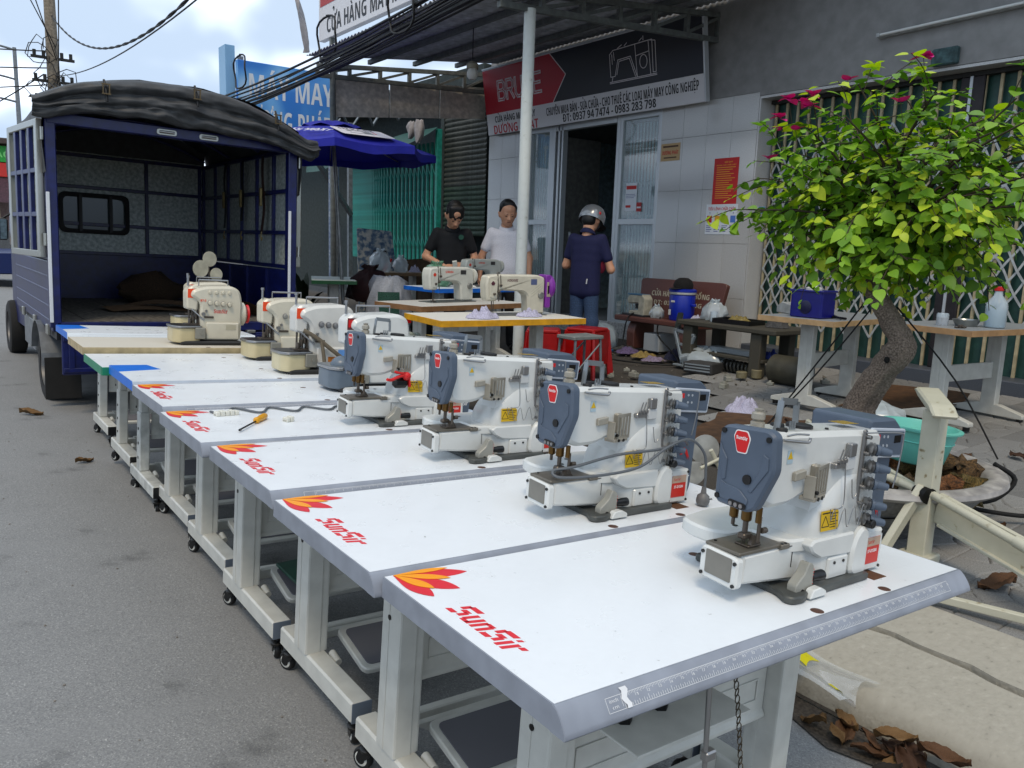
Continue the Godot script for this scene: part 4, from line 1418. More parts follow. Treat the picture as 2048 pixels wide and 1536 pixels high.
func sewing_table(called, label, group, style: int) -> Node3D:
	# style 0: white top, grey edge, red and orange petals; 1: blue corner; 2: green edge; 3: beige board; 4: white edge, blue corner
	var t = thing(called, label, "sewing table", Vector3.ZERO, group)
	var white = speckled("top_white", Color(0.86, 0.88, 0.895), 0.28, 61)
	white.roughness_texture = ntex(66, 0.012, Color(0.7, 0.7, 0.7), Color(0.95, 0.95, 0.95), 5)
	white.roughness = 0.38
	var grey = plain("edge_grey", Color(0.535, 0.56, 0.605), 0.38, 0.0, 62, 0.9)
	var sidegrey = grey
	var beige = plain("frame_beige", Color(0.765, 0.765, 0.735), 0.4, 0.0, 63, 0.93)
	var dark = mat("cap_grey", Color(0.36, 0.40, 0.45), 0.5)
	var blue = plain("corner_blue", Color(0.08, 0.42, 0.82), 0.4, 0.0, 62, 0.95)
	if style == 4: grey = speckled("edge_white", Color(0.78, 0.81, 0.83), 0.35, 61); sidegrey = blue
	if style == 1: sidegrey = blue; grey = plain("edge_pale", Color(0.62, 0.66, 0.71), 0.38, 0.0, 62, 0.93)
	if style == 2: grey = plain("edge_green", Color(0.10, 0.52, 0.38), 0.4, 0.0, 62, 0.9); sidegrey = grey
	if style == 3:
		white = speckled("top_beige", Color(0.78, 0.76, 0.71), 0.5, 61)
		grey = plain("ply_edge", Color(0.72, 0.65, 0.5), 0.7, 0.0, 64, 0.8); sidegrey = grey
	var W = 1.2
	var g = geo()
	g.bx(0.0015, W - 0.0015, -0.039, 0.0, -0.5195, 0.0, 0.0)
	var top = part("table_top", g, white, t, xfm(V(0, TH, 0)))
	g = geo()
	if style == 2 or style == 3: g.bx(0, W, -0.04, -0.0006, 0.0003, 0.012, 0.001)
	else: g.prism(P2([0.0003, -0.0004, 0.004, -0.0008, 0.010, -0.004, 0.018, -0.0115, 0.0255, -0.0215, 0.031, -0.031, 0.0338, -0.0385, 0.033, -0.041, 0.0003, -0.041]), -0.0015, W + 0.0015, "x", 0.0, true)
	part("front_edge", g, grey, t, xfm(V(0, TH, 0)))
	g = geo()
	g.bx(-0.0015, 0.0012, -0.041, -0.0003, -0.521, 0.0)
	g.bx(W - 0.0012, W + 0.0015, -0.041, -0.0003, -0.521, 0.0)
	g.bx(0.0012, W - 0.0012, -0.041, -0.0003, -0.521, -0.5185)
	if style < 2: g.prism(P2([0.0, -0.0006, 0.010, -0.0045, 0.018, -0.012, 0.0255, -0.022, 0.031, -0.0315, 0.0335, -0.0385, 0.032, -0.041, 0.0, -0.041]), -0.0027, -0.0016, "x")
	part("side_edge", g, sidegrey, t, xfm(V(0, TH, 0)))
	if style == 0:
		var red = mat("print_red", Color(0.82, 0.15, 0.2), 0.35)
		var yel = mat("print_yellow", Color(0.93, 0.60, 0.07), 0.35)
		var corner = Vector2(0.018, -0.516)
		g = geo()
		petal(g, corner, deg_to_rad(16), 0.15, 0.02, 0.0006)
		petal(g, corner, deg_to_rad(52), 0.138, 0.022, 0.0009)
		petal(g, corner, deg_to_rad(80), 0.122, 0.018, 0.0012)
		part("petal_print", g, red, top)
		g = geo()
		petal(g, corner, deg_to_rad(4.5), 0.118, 0.0085, 0.0015)
		petal(g, corner, deg_to_rad(31), 0.112, 0.012, 0.0018)
		petal(g, corner, deg_to_rad(66), 0.098, 0.013, 0.0021)
		part("petal_print", g, yel, top)
		# maker's name: slanted stencil capitals read from the road side
		part("lettering", maker_name(), red, top, Transform3D(Basis(Vector3.UP, -PI / 2) * Basis(Vector3.RIGHT, -PI / 2) * Basis.from_scale(V(0.0405, 0.05, 1)), V(0.031, 0.0003, -0.342)))
	if style == 1 or style == 4:
		g = geo()
		g.prism(P2([0, -0.519, 0.17, -0.519, 0.2, -0.36, 0.0, -0.3]) if style == 1 else P2([0, -0.519, 0.14, -0.519, 0.17, -0.3, 0.0, -0.22]), 0.0001, 0.0008, "y")
		part("corner_print", g, blue, top)
	if style != 2 and style != 3:
		var wm = mat("print_white", Color(0.82, 0.83, 0.84), 0.45) if style != 4 else mat("print_grey", Color(0.6, 0.64, 0.68), 0.45)
		var d = Vector2(0.0298, -0.0287) - Vector2(0.0118, -0.0055)      # along the slope, downwards
		var up = V(0, -d.y, -d.x).normalized()
		var nz = Vector3.RIGHT.cross(up).normalized()
		var tf = Transform3D(Basis(Vector3.RIGHT, up, nz), V(0.085, -0.0262, 0.0283) + nz * 0.0009)
		part("ruler_print", ruler(), wm, top, tf)
		if style == 0 and called == "sewing_table" and label.contains("torn"): numbers_on(top, tf, wm)
	# cable plugs
	for p in [V(0.665, 0, -0.014), V(0.908, 0, -0.014), V(0.687, 0, -0.34)]:
		g = geo()
		g.lathe([Vector2(0.0, 0.0002), Vector2(0.0125, 0.0003), Vector2(0.014, -0.0005)], 18, p)
		part("hole_plug", g, plain("plug_brown", Color(0.36, 0.23, 0.17), 0.6, 0.0, 65, 0.7, 20.0), top)
	table_frame(t, beige if style != 2 else plain("frame_white", Color(0.78, 0.79, 0.77), 0.4), dark if style < 2 else mat("cap_black", Color(0.03, 0.035, 0.05), 0.4), [0.255, 0.985], 0 if style < 2 else 1)
	return t

func set_tables():
	var grp = "white sewing tables standing in a row"
	var t1 = sewing_table("sewing_table", "white sewing table with torn strip of tape on its ruler edge", grp, 0)
	t1.transform = table_xf(0)
	var t2 = sewing_table("sewing_table", "white sewing table under the machine with the draped power plug", grp, 0)
	t2.transform = table_xf(1)
	var lab = ["white sewing table under the machine next to the plug draped one", "white sewing table with a yellow screwdriver lying on it", "white sewing table with slate overlock machine and coiled grey cord"]
	for k in 3: copy_of(t2, "sewing_table", lab[k], table_xf(2 + k))
	sewing_table("sewing_table", "white sewing table with blue corner holding a pair of overlock machines", grp, 1).transform = table_xf(5)
	sewing_table("sewing_table", "green edged white sewing table squeezed between blue cornered and beige ones", grp, 2).transform = table_xf(6)
	sewing_table("sewing_table", "plain beige plywood edged sewing table under cream overlock machine", grp, 3).transform = table_xf(7)
	sewing_table("sewing_table", "blue cornered white sewing table standing right behind the truck bed", grp, 4).transform = table_xf(8)
	# things hanging under the nearest table
	var steel = mat("steel", Color(0.6, 0.6, 0.6), 0.3, 0.9)
	var g = geo()
	var base = table_xf(0)
	g.rod(V(0.435, 0.12, -0.035), V(0.42, TH - 0.045, -0.06), 0.005)
	g.rod(V(0.445, 0.3, -0.04), V(0.432, 0.52, -0.06), 0.0045)
	g.bx(0.418, 0.446, 0.505, 0.525, -0.06, -0.042, 0.003)
	part("treadle_rod", g, steel, t1)
	g = geo()
	for k in 46:
		var u = k / 45.0
		var p = V(0.47 + 0.1 * u, TH - 0.05 - 0.62 * u, -0.05 + 0.02 * sin(u * 3))
		g.xf = Transform3D(Basis(Vector3.FORWARD, 0.16) * Basis(Vector3.UP, (k % 2) * PI / 2), p)
		var pts = []
		for i in 9: pts.append(V(0.0045 * cos(TAU * i / 8), 0.0085 * sin(TAU * i / 8), 0))
		g.tube(pts, 0.0014, 4, true)
	g.xf = Transform3D.IDENTITY
	part("chain", g, mat("chain_steel", Color(0.3, 0.27, 0.22), 0.4, 0.8), t1)
	# open motor tray under the top
	g = geo()
	g.bx(0.3, 0.62, 0.52, 0.525, -0.42, -0.1, 0.001)
	part("drawer_tray", g, mats["frame_beige"], t1)
	g = geo()
	for x in [0.36, 0.46]:
		g.cyl(V(x, 0.54, -0.2), 0.018, 0.03, "y", 6)
		g.cyl(V(x, 0.555, -0.2), 0.006, 0.03, "y", 8)
	part("tray_bolt", g, mat("screw_dark", Color(0.1, 0.1, 0.1), 0.4, 0.6), t1)
	# torn tape on the ruler
	g = geo()
	g.sheet(func(u, v): return V(0.116 + u * (0.014 - 0.005 * v) + 0.004 * v + 0.003 * sin(v * 9), TH - 0.003 - v * 0.024, 0.009 + v * 0.02) + V(0, 0.0018, 0.0014), 2, 6)
	part("torn_tape", g, mat("tape_white", Color(0.82, 0.83, 0.84), 0.6), t1)
	# green sheet lying under the tables
	g = geo()
	g.bx(0, 0.42, 0, 0.012, -0.25, 0.0, 0.002)
	single("green_board", g, plain("board_green", Color(0.05, 0.27, 0.21), 0.5), "dark green board lying on the treadle under the tables", "board", Transform3D(Basis.IDENTITY, V(1.0, 0.2, -2.55)))
	# screwdriver, chips, coiled cord on table 4
	var s = thing("screwdriver", "yellow handled screwdriver lying on the white table", "screwdriver", Vector3.ZERO)
	s.transform = on_top(3, V(0.25, 0.011, -0.23)) * Transform3D(Basis(Vector3.UP, deg_to_rad(52)), Vector3.ZERO)
	g = geo()
	g.lathe([Vector2(0, -0.06), Vector2(0.008, -0.058), Vector2(0.0125, -0.05), Vector2(0.0095, -0.03), Vector2(0.0125, -0.005), Vector2(0.012, 0.035), Vector2(0.009, 0.045), Vector2(0, 0.046)], 12, V(0.06, 0, 0), "x")
	part("handle", g, mat("driver_yellow", Color(0.82, 0.58, 0.04), 0.3), s)
	g = geo()
	g.cyl(V(-0.07, -0.002, 0), 0.0032, 0.15, "x", 8)
	g.bx(-0.155, -0.14, -0.006, 0.0, -0.003, 0.003)
	part("shaft", g, mat("shaft_dark", Color(0.14, 0.14, 0.15), 0.35, 0.8), s)
	var chip = mat("terminal_white", Color(0.8, 0.8, 0.76), 0.5)
	for k in 2:
		var c = thing("terminal_block", ["lumpy white terminal block beside the screwdriver shaft", "small square white terminal block beyond the screwdriver handle"][k], "connector")
		c.transform = on_top(3, [V(0.16, 0.0, -0.4), V(0.36, 0, -0.24)][k]) * Transform3D(Basis(Vector3.UP, [0.15, 0.3][k]), Vector3.ZERO)
		g = geo()
		for q in [5, 2][k]: g.bx(q * 0.018, q * 0.018 + 0.015, 0, 0.016 + 0.003 * (q % 2), -0.014, 0.014, 0.002)
		g.bx(0, [0.087, 0.033][k], 0, 0.008, -0.01, 0.01, 0.001)
		part("body", g, chip, c)
	g = geo()
	var cp = []
	for i in 60:
		var u = i / 59.0
		cp.append(V(0.16 + u * 0.56, 0.006 + 0.0, -0.46 + 0.055 * sin(u * 26.0) * (1.0 - 0.5 * u) + u * 0.03))
	for i in 20: cp.append(V(0.7 - 0.06 * sin(i * 0.5), 0.008, -0.4 - 0.05 * cos(i * 0.5) + i * 0.004))
	g.tube(spline(cp, 3), 0.0045, 6)
	single("coiled_flex", g, mat("cord_grey", Color(0.33, 0.35, 0.37), 0.5), "wavy grey power cord lying across two white tables", "cord", on_top(3, Vector3.ZERO))

# ------------------------------------------------------------------ sewing machines
func interlock(label: String, group: String) -> Node3D:
	# built in the table's own frame: x to the pavement, z to the ruler edge, y above the top
	var t = thing("interlock_machine", label, "sewing machine", Vector3.ZERO, group)
	var O = xfm(V(-0.8, 0, 0.17))
	var white = plain("enamel_white", Color(0.80, 0.81, 0.80), 0.26, 0.0, 71, 0.965)
	white.clearcoat_enabled = true
	white.clearcoat = 0.4
	white.clearcoat_roughness = 0.15
	var slate = plain("slate_plastic", Color(0.285, 0.335, 0.40), 0.48, 0.0, 71, 0.93)
	var steel = mat("steel", Color(0.66, 0.66, 0.66), 0.3, 0.7)
	var nickel = plain("nickel_warm", Color(0.66, 0.64, 0.59), 0.4, 0.45, 71, 0.85)
	var brass = mat("brass_dark", Color(0.40, 0.30, 0.16), 0.35, 0.85)
	var black = mat("black_plastic", Color(0.025, 0.027, 0.03), 0.35)
	var grey = plain("base_grey", Color(0.33, 0.34, 0.33), 0.45, 0.4, 71, 0.85)
	var red = mat("badge_red", Color(0.75, 0.07, 0.08), 0.35)
	var paper = mat("badge_white", Color(0.85, 0.85, 0.85), 0.4)
	var g = geo()
	g.prism(rpoly([0.655, -0.315, 0.93, -0.315, 0.93, -0.06, 0.70, -0.058, 0.672, -0.046, 0.64, -0.05, 0.632, -0.066, 0.652, -0.1], 0.012), 0.0005, 0.016, "y", 0.003)
	part("base_plate", g, grey, t, O)
	# lower body under the bed
	g = geo()
	g.prism(rpoly([0.70, -0.3, 0.93, -0.3, 0.93, -0.085, 0.78, -0.085, 0.73, -0.105, 0.70, -0.12], 0.01), 0.012, 0.08, "y", 0.004)
	g.bx(0.795, 0.868, 0.014, 0.062, -0.09, -0.079, 0.004)
	var lb = part("lower_body", g, white, t, O)
	g = geo()
	for x in [0.815, 0.848]: g.cyl(V(x, 0.05, -0.0785), 0.0035, 0.003, "z", 8)
	part("screw", g, black, lb)
	# cylinder bed reaching to the road side
	g = geo()
	g.prism(rpoly([0.545, 0.038, 0.80, 0.012, 0.80, 0.098, 0.545, 0.096], 0.006), -0.19, -0.106, "z", 0.006)
	part("bed_arm", g, white, t, O)
	g = geo()
	g.prism(rpoly([-0.194, 0.034, -0.102, 0.03, -0.102, 0.094, -0.194, 0.098], 0.014), 0.524, 0.5445, "x", 0.004)
	var ec = part("end_cover", g, white, t, O)
	g = geo()
	g.prism(rpoly([-0.178, 0.046, -0.116, 0.043, -0.116, 0.09, -0.178, 0.093], 0.003), 0.5225, 0.5245, "x")
	part("inset_plate", g, plain("plate_grey", Color(0.50, 0.49, 0.46), 0.4, 0.5, 71, 0.9), ec)
	g = geo()
	for q in [[-0.186, 0.085], [-0.109, 0.083], [-0.186, 0.042], [-0.109, 0.039]]: g.cyl(V(0.523, q[1], q[0]), 0.0038, 0.004, "x", 8)
	part("screw", g, black, ec)
	g = geo()
	g.bx(0.532, 0.67, 0.0965, 0.1035, -0.19, -0.106, 0.0015)
	g.bx(0.655, 0.683, 0.093, 0.104, -0.118, -0.1, 0.002)
	var np = part("needle_plate", g, plain("plate_brown", Color(0.47, 0.45, 0.41), 0.4, 0.4, 71, 0.75), t, O)
	g = geo()
	for q in [[0.662, -0.105], [0.674, -0.105], [0.55, -0.18]]: g.cyl(V(q[0], 0.104, q[1]), 0.0032, 0.003, "y", 8)
	part("screw", g, black, np)
	# flat bed slab round the throat
	g = geo()
	g.prism(rpoly([0.585, -0.27, 0.60, -0.315, 0.70, -0.335, 0.90, -0.32, 0.90, -0.09, 0.80, -0.082, 0.735, -0.098, 0.69, -0.105, 0.672, -0.13, 0.672, -0.195, 0.61, -0.2, 0.585, -0.225], 0.016), 0.078, 0.1075, "y", 0.005)
	part("flat_bed", g, white, t, O)
	g = geo()
	g.prism(rpoly([0.765, 0.066, 0.882, 0.06, 0.882, 0.108, 0.735, 0.108, 0.72, 0.098, 0.735, 0.08], 0.006), -0.115, -0.079, "z", 0.004)
	part("front_cover", g, white, t, O)
	for q in [[0.66, -0.22], [0.71, -0.26], [0.735, -0.16], [0.80, -0.105], [0.86, -0.105]]:
		g = geo()
		g.lathe([Vector2(0, 0.0012), Vector2(0.006, 0.0012), Vector2(0.0065, -0.001)], 10, V(q[0], 0.1075, q[1]))
		part("bed_screw", g, black, t, O)
	# seam between the cloth plate and the arm
	g = geo()
	g.bx(0.672, 0.70, 0.0945, 0.096, -0.1055, -0.1045)
	g.bx(0.70, 0.7012, 0.05, 0.0945, -0.1055, -0.1045)
	part("seam_line", g, mat("seam_dark", Color(0.12, 0.12, 0.12), 0.7), t, O)
	# column and arm: one casting, rounded
	g = geo()
	var prof = rpoly([0.566, 0.2, 0.598, 0.184, 0.66, 0.186, 0.7, 0.2, 0.74, 0.212, 0.756, 0.206, 0.75, 0.185, 0.742, 0.15, 0.738, 0.1, 0.975, 0.1, 0.975, 0.318, 0.85, 0.324, 0.60, 0.334, 0.566, 0.332], 0.02, 5)
	g.prism(prof, -0.196, -0.098, "z", 0.011, true)
	part("arm", g, white, t, O)
	# swelling of the column's foot
	g = geo()
	var rings = []
	for k in 9:
		var u = k / 8.0
		var w = 0.012 + 0.03 * pow(1 - u, 2)
		var xl = 0.726 + 0.1 * pow(u, 2.2)
		var zf = -0.086 - 0.012 * u
		rings.append([V(xl, 0.104 + u * 0.125, -0.21), V(0.955, 0.104 + u * 0.125, -0.21), V(0.955, 0.104 + u * 0.125, zf), V(xl + w * 0.9, 0.104 + u * 0.125, zf), V(xl + w * 0.25, 0.104 + u * 0.125, zf - w * 0.35), V(xl, 0.104 + u * 0.125, zf - w)])
	g.loft(rings)
	part("column_foot", g, white, t, O)
	# top cover, caps
	g = geo()
	g.prism(rpoly([0.61, -0.192, 0.97, -0.192, 0.97, -0.106, 0.61, -0.106], 0.012), -0.004, 0.0035, "y", 0.002)
	part("top_cover", g, white, t, O * xfm(V(0, 0.3485, 0), 0, 0, -2.4))
	for q in [[0.735, 0.3345, -0.148, 0.027], [0.685, 0.3345, -0.165, 0.014], [0.635, 0.337, -0.12, 0.012], [0.79, 0.328, -0.12, 0.004]]:
		g = geo()
		g.lathe([Vector2(0, 0.002), Vector2(q[3] * 0.9, 0.002), Vector2(q[3], 0.0), Vector2(q[3], -0.006)], 20)
		part("oil_cap", g, mat("cap_rubber", Color(0.04, 0.04, 0.042), 0.55), t, O * xfm(V(q[0], q[1], q[2]), 0, 0, -2.4))
	g = geo()
	g.lathe([Vector2(0, 0.335), Vector2(0.014, 0.335), Vector2(0.014, 0.345), Vector2(0.009, 0.348), Vector2(0.0135, 0.352), Vector2(0.0135, 0.362), Vector2(0.008, 0.366), Vector2(0.0095, 0.371), Vector2(0.0, 0.373)], 16, V(0.606, 0, -0.155))
	part("oil_sight", g, nickel, t, O)
	# raised strap for the thread take-up
	g = geo()
	g.bar(V(0.625, 0.33, -0.125), V(0.632, 0.392, -0.125), 0.014, 0.003, Vector3.RIGHT)
	g.bar(V(0.632, 0.391, -0.125), V(0.69, 0.386, -0.13), 0.004, 0.013, Vector3.UP)
	g.bar(V(0.69, 0.387, -0.13), V(0.692, 0.345, -0.13), 0.013, 0.003, Vector3.RIGHT)
	for k in 3: g.rod(V(0.664 + 0.008 * k, 0.333, -0.122), V(0.664 + 0.008 * k, 0.35, -0.122), 0.0022, 6)
	part("take_up_strap", g, mat("strap_steel", Color(0.55, 0.57, 0.58), 0.35, 0.75), t, O)
	g = geo()
	g.tube(spline([V(0.605, 0.322, -0.092), V(0.66, 0.316, -0.085), V(0.675, 0.316, -0.083), V(0.678, 0.324, -0.083)], 4), 0.0032, 6)
	g.tube(spline([V(0.615, 0.329, -0.092), V(0.64, 0.332, -0.088), V(0.672, 0.330, -0.083)], 4), 0.002, 6)
	part("thread_hook", g, steel, t, O)
	# face plate on the road end
	g = geo()
	g.prism(rpoly([-0.192, 0.327, -0.178, 0.340, -0.082, 0.3465, -0.066, 0.338, -0.06, 0.27, -0.094, 0.19, -0.112, 0.181, -0.182, 0.184, -0.19, 0.194], 0.011), 0.541, 0.568, "x", 0.005)
	var fp = part("face_plate", g, slate, t, O)
	g = geo()
	g.prism(rpoly([-0.176, 0.232, -0.165, 0.226, -0.13, 0.222, -0.108, 0.205, -0.112, 0.194, -0.176, 0.196], 0.006), 0.5385, 0.542, "x", 0.0012)
	g.prism(P2([-0.085, 0.30, -0.074, 0.295, -0.072, 0.272, -0.104, 0.222, -0.112, 0.226, -0.09, 0.268]), 0.5385, 0.542, "x", 0.001)
	g.prism(P2([-0.186, 0.305, -0.178, 0.29, -0.166, 0.275, -0.166, 0.235, -0.172, 0.232, -0.184, 0.27]), 0.5385, 0.542, "x", 0.001)
	part("raised_rib", g, slate, fp)
	g = geo()
	for q in [[-0.18, 0.328], [-0.078, 0.329], [-0.181, 0.198]]:
		g = geo()
		g.cyl(V(0.5405, q[1], q[0]), 0.0055, 0.005, "x", 12)
		part("screw", g, black, fp)
	g = geo()
	g.cyl(V(0.5405, 0.245, -0.116), 0.0095, 0.006, "x", 16)
	part("slotted_screw", g, black, fp)
	g = geo()
	g.prism(rpoly([-0.152, 0.187, -0.112, 0.185, -0.112, 0.198, -0.152, 0.2], 0.006), 0.5375, 0.5395, "x")
	part("slot", g, black, fp)
	g = geo()
	for k in 3: g.cyl(V(0.537, 0.192, -0.145 + k * 0.012), 0.0042, 0.004, "x", 10)
	part("small_screw", g, steel, fp)
	g = geo()
	var bd = rpoly([-0.152, 0.335, -0.126, 0.336, -0.118, 0.322, -0.124, 0.292, -0.146, 0.291, -0.157, 0.322], 0.004)
	g.prism(bd, 0.5398, 0.5412, "x")
	part("badge_border", g, paper, fp)
	g = geo()
	var bi = PackedVector2Array()
	for p in bd: bi.append(Vector2(-0.1375, 0.314) + (p - Vector2(-0.1375, 0.314)) * 0.9)
	g.prism(bi, 0.5392, 0.5399, "x")
	var bdg = part("badge", g, red, fp)
	words("SunSir", 0.026, 0.007, paper, bdg, Transform3D(Basis(Vector3.UP, -PI / 2), V(0.5391, 0.321, -0.1375)), "bold", 0.0, "lettering", 0.0004)
	# needle bars, presser
	g = geo()
	g.cyl(V(0.578, 0.17, -0.135), 0.0105, 0.03, "y", 12, 0.002)
	g.cyl(V(0.574, 0.168, -0.162), 0.009, 0.026, "y", 12, 0.002)
	g.cyl(V(0.582, 0.172, -0.11), 0.006, 0.03, "y", 10)
	part("bar_bush", g, brass, t, O)
	g = geo()
	g.cyl(V(0.578, 0.14, -0.135), 0.0055, 0.04, "y", 10)
	g.cyl(V(0.574, 0.15, -0.162), 0.0038, 0.02, "y", 8)
	g.bx(0.566, 0.592, 0.119, 0.131, -0.145, -0.126, 0.003)
	for k in 3: g.cyl(V(0.573 + k * 0.005, 0.112, -0.136), 0.0011, 0.02, "y", 6)
	g.cyl(V(0.59, 0.142, -0.112), 0.004, 0.05, "y", 8)
	g.bx(0.572, 0.612, 0.1045, 0.108, -0.152, -0.118, 0.001)
	g.prism(P2([0.582, 0.108, 0.612, 0.108, 0.6, 0.125, 0.588, 0.128]), -0.128, -0.12)
	g.cyl(V(0.6, 0.14, -0.108), 0.006, 0.012, "x", 10)
	part("needle_bar", g, mat("dark_steel", Color(0.34, 0.31, 0.28), 0.35, 0.6), t, O)
	# slotted thread guard in front of the arm
	var gd = Node3D.new()
	gd.transform = O * xfm(V(0.735, 0.235, -0.082), 0, 14, 0)
	put(gd, "thread_guard", t)
	g = geo()
	g.bx(-0.028, 0.032, 0.022, 0.03, -0.001, 0.001)
	g.bx(-0.028, 0.032, -0.034, -0.026, -0.001, 0.001)
	for k in 5: g.bx(-0.028 + k * 0.0135, -0.022 + k * 0.0135, -0.027, 0.023, -0.001, 0.001)
	part("slotted_plate", g, nickel, gd)
	g = geo()
	g.bx(-0.04, 0.02, -0.04, -0.032, -0.028, 0.004, 0.001)
	g.bx(-0.042, -0.039, -0.035, 0.012, -0.02, 0.002, 0.001)
	g.bx(-0.018, 0.004, -0.02, 0.03, -0.02, -0.006, 0.003)
	part("bracket", g, nickel, gd)
	g = geo()
	for q in [[-0.03, -0.022], [-0.022, -0.036], [0.0, -0.037]]: g.cyl(V(q[0], q[1], 0.003), 0.004, 0.006, "z", 10)
	part("screw", g, black, gd)
	# pretension posts
	g = geo()
	for k in 3:
		g.rod(V(0.797 + k * 0.011, 0.262, -0.088), V(0.8 + k * 0.011, 0.292, -0.082), 0.0017, 6)
		g.cyl(V(0.797 + k * 0.011, 0.266, -0.086), 0.005, 0.005, "z", 10)
	g.bx(0.785, 0.823, 0.25, 0.262, -0.1, -0.085, 0.002)
	g.bx(0.832, 0.855, 0.272, 0.3, -0.098, -0.084, 0.002)
	g.tube(spline([V(0.82, 0.255, -0.086), V(0.825, 0.2, -0.083), V(0.823, 0.17, -0.082), V(0.8, 0.166, -0.082), V(0.79, 0.168, -0.081)], 4), 0.0012, 5)
	g.tube(spline([V(0.845, 0.225, -0.082), V(0.852, 0.19, -0.081), V(0.858, 0.184, -0.08), V(0.866, 0.192, -0.08)], 4), 0.0012, 5)
	part("thread_posts", g, steel, t, O)
	g = geo()
	g.bx(0.828, 0.862, 0.243, 0.273, -0.097, -0.088, 0.003)
	part("clear_cover", g, mat("cover_pale", Color(0.72, 0.73, 0.73), 0.15), t, O)
	g = geo()
	g.prism(rpoly([0.655, 0.236, 0.69, 0.24, 0.69, 0.258, 0.655, 0.254], 0.003), -0.0985, -0.088, "z", 0.002)
	part("lever_plate", g, nickel, t, O)
	# tension column: dark strip with five knobs pointing outwards
	var tc = Node3D.new()
	tc.transform = O
	put(tc, "tension_column", t)
	g = geo()
	g.bx(0.89, 0.904, 0.115, 0.325, -0.099, -0.092, 0.003)
	for k in 6: g.cyl(V(0.9, 0.31 - k * 0.036, -0.088), 0.0045, 0.012, "z", 8)
	g.bx(0.9, 0.945, 0.105, 0.118, -0.1, -0.085, 0.004)
	part("strip", g, mat("strip_steel", Color(0.5, 0.5, 0.5), 0.3, 0.7), tc)
	var ax = V(0.78, -0.14, 0.6).normalized()
	var ys = [0.285, 0.247, 0.21, 0.165, 0.13]
	for k in 5:
		var kn = Node3D.new()
		kn.transform = Transform3D(Basis(Quaternion(Vector3.UP, ax)), V(0.905 + k * 0.003, ys[k], -0.09))
		put(kn, "tension_knob", tc)
		g = geo()
		g.lathe([Vector2(0, 0.016), Vector2(0.0125, 0.016), Vector2(0.013, 0.022), Vector2(0.0105, 0.024), Vector2(0.010, 0.036), Vector2(0.0075, 0.05), Vector2(0.0, 0.051)], 14)
		part("cap", g, slate, kn)
		g = geo()
		g.lathe([Vector2(0, 0.0), Vector2(0.008, 0.0), Vector2(0.015, 0.005), Vector2(0.008, 0.008), Vector2(0.015, 0.012), Vector2(0.009, 0.016), Vector2(0, 0.016)], 16)
		part("disc", g, steel, kn)
	g = geo()
	g.tube(spline([V(0.895, 0.318, -0.092), V(0.93, 0.322, -0.07), V(0.975, 0.32, -0.06), V(0.985, 0.31, -0.058), V(0.98, 0.25, -0.058), V(0.972, 0.2, -0.06)], 4), 0.0018, 5)
	part("thread_bow", g, steel, tc)
	# wavy wire in front of the column foot
	g = geo()
	var wv = [V(0.775, 0.17, -0.079)]
	for k in 33: wv.append(V(0.78 + k * 0.0046, 0.145 + 0.021 * sin(k * 0.78), -0.079))
	g.tube(spline(wv, 3), 0.0009, 5)
	part("wavy_wire", g, steel, t, O)
	# pulley cover block and label at the pavement end
	g = geo()
	g.prism(rpoly([0.925, 0.004, 1.012, 0.004, 1.012, 0.098, 0.925, 0.102], 0.008), -0.21, -0.085, "z", 0.006)
	g.prism(rpoly([0.872, 0.012, 0.932, 0.004, 0.932, 0.11, 0.905, 0.118, 0.884, 0.1, 0.872, 0.07], 0.02), -0.19, -0.073, "z", 0.006)
	var pb = part("pulley_cover", g, white, t, O)
	g = geo()
	g.bx(0.943, 0.998, 0.022, 0.082, -0.0852, -0.0842)
	var lbl = part("rating_label", g, mat("label_red", Color(0.75, 0.13, 0.07), 0.4), pb)
	g = geo()
	g.bx(0.943, 0.998, 0.062, 0.082, -0.0842, -0.0838)
	part("label_band", g, mat("label_tan", Color(0.68, 0.58, 0.5), 0.4), lbl)
	words("SunSir", 0.026, 0.008, mats["label_red"], lbl, xfm(V(0.962, 0.072, -0.0837)), "thin", 0.1, "lettering", 0.0003)
	words("ST-D15B4", 0.036, 0.0075, paper, lbl, xfm(V(0.97, 0.051, -0.0841)), "bold", 0.0, "lettering", 0.0003)
	g = geo()
	for q in [[0.935, 0.09], [1.004, 0.09], [0.935, 0.014], [1.004, 0.012]]: g.cyl(V(q[0], q[1], -0.0845), 0.0036, 0.004, "z", 8)
	part("screw", g, black, pb)
	g = geo()
	g.cyl(V(0.925, 0.122, -0.075), 0.0105, 0.022, "z", 12, 0.002)
	g.cyl(V(0.925, 0.122, -0.09), 0.006, 0.02, "z", 8)
	part("release_knob", g, black, pb)
	# differential feed lever
	g = geo()
	g.prism(rpoly([0.682, 0.004, 0.718, 0.004, 0.726, 0.02, 0.722, 0.066, 0.704, 0.072, 0.694, 0.05, 0.668, 0.03, 0.668, 0.012], 0.006), -0.088, -0.066, "z", 0.002)
	var dl = part("feed_lever_plate", g, plain("lever_grey", Color(0.58, 0.58, 0.55), 0.4, 0.1, 71, 0.95), t, O)
	g = geo()
	g.lathe([Vector2(0, 0.722), Vector2(0.008, 0.722), Vector2(0.0095, 0.728), Vector2(0.0095, 0.74), Vector2(0.011, 0.743), Vector2(0.011, 0.762), Vector2(0.007, 0.765), Vector2(0, 0.765)], 14, V(0, 0.036, -0.072), "x")
	part("lever_knob", g, black, dl)
	g = geo()
	for k in 6: g.bx(0.7215, 0.7235, 0.025 + k * 0.006, 0.0262 + k * 0.006, -0.075, -0.0655)
	part("scale_mark", g, mat("badge_red", Color.WHITE), dl)
	g = geo()
	g.cyl(V(0.69, 0.014, -0.066), 0.005, 0.004, "z", 10)
	part("screw", g, black, dl)
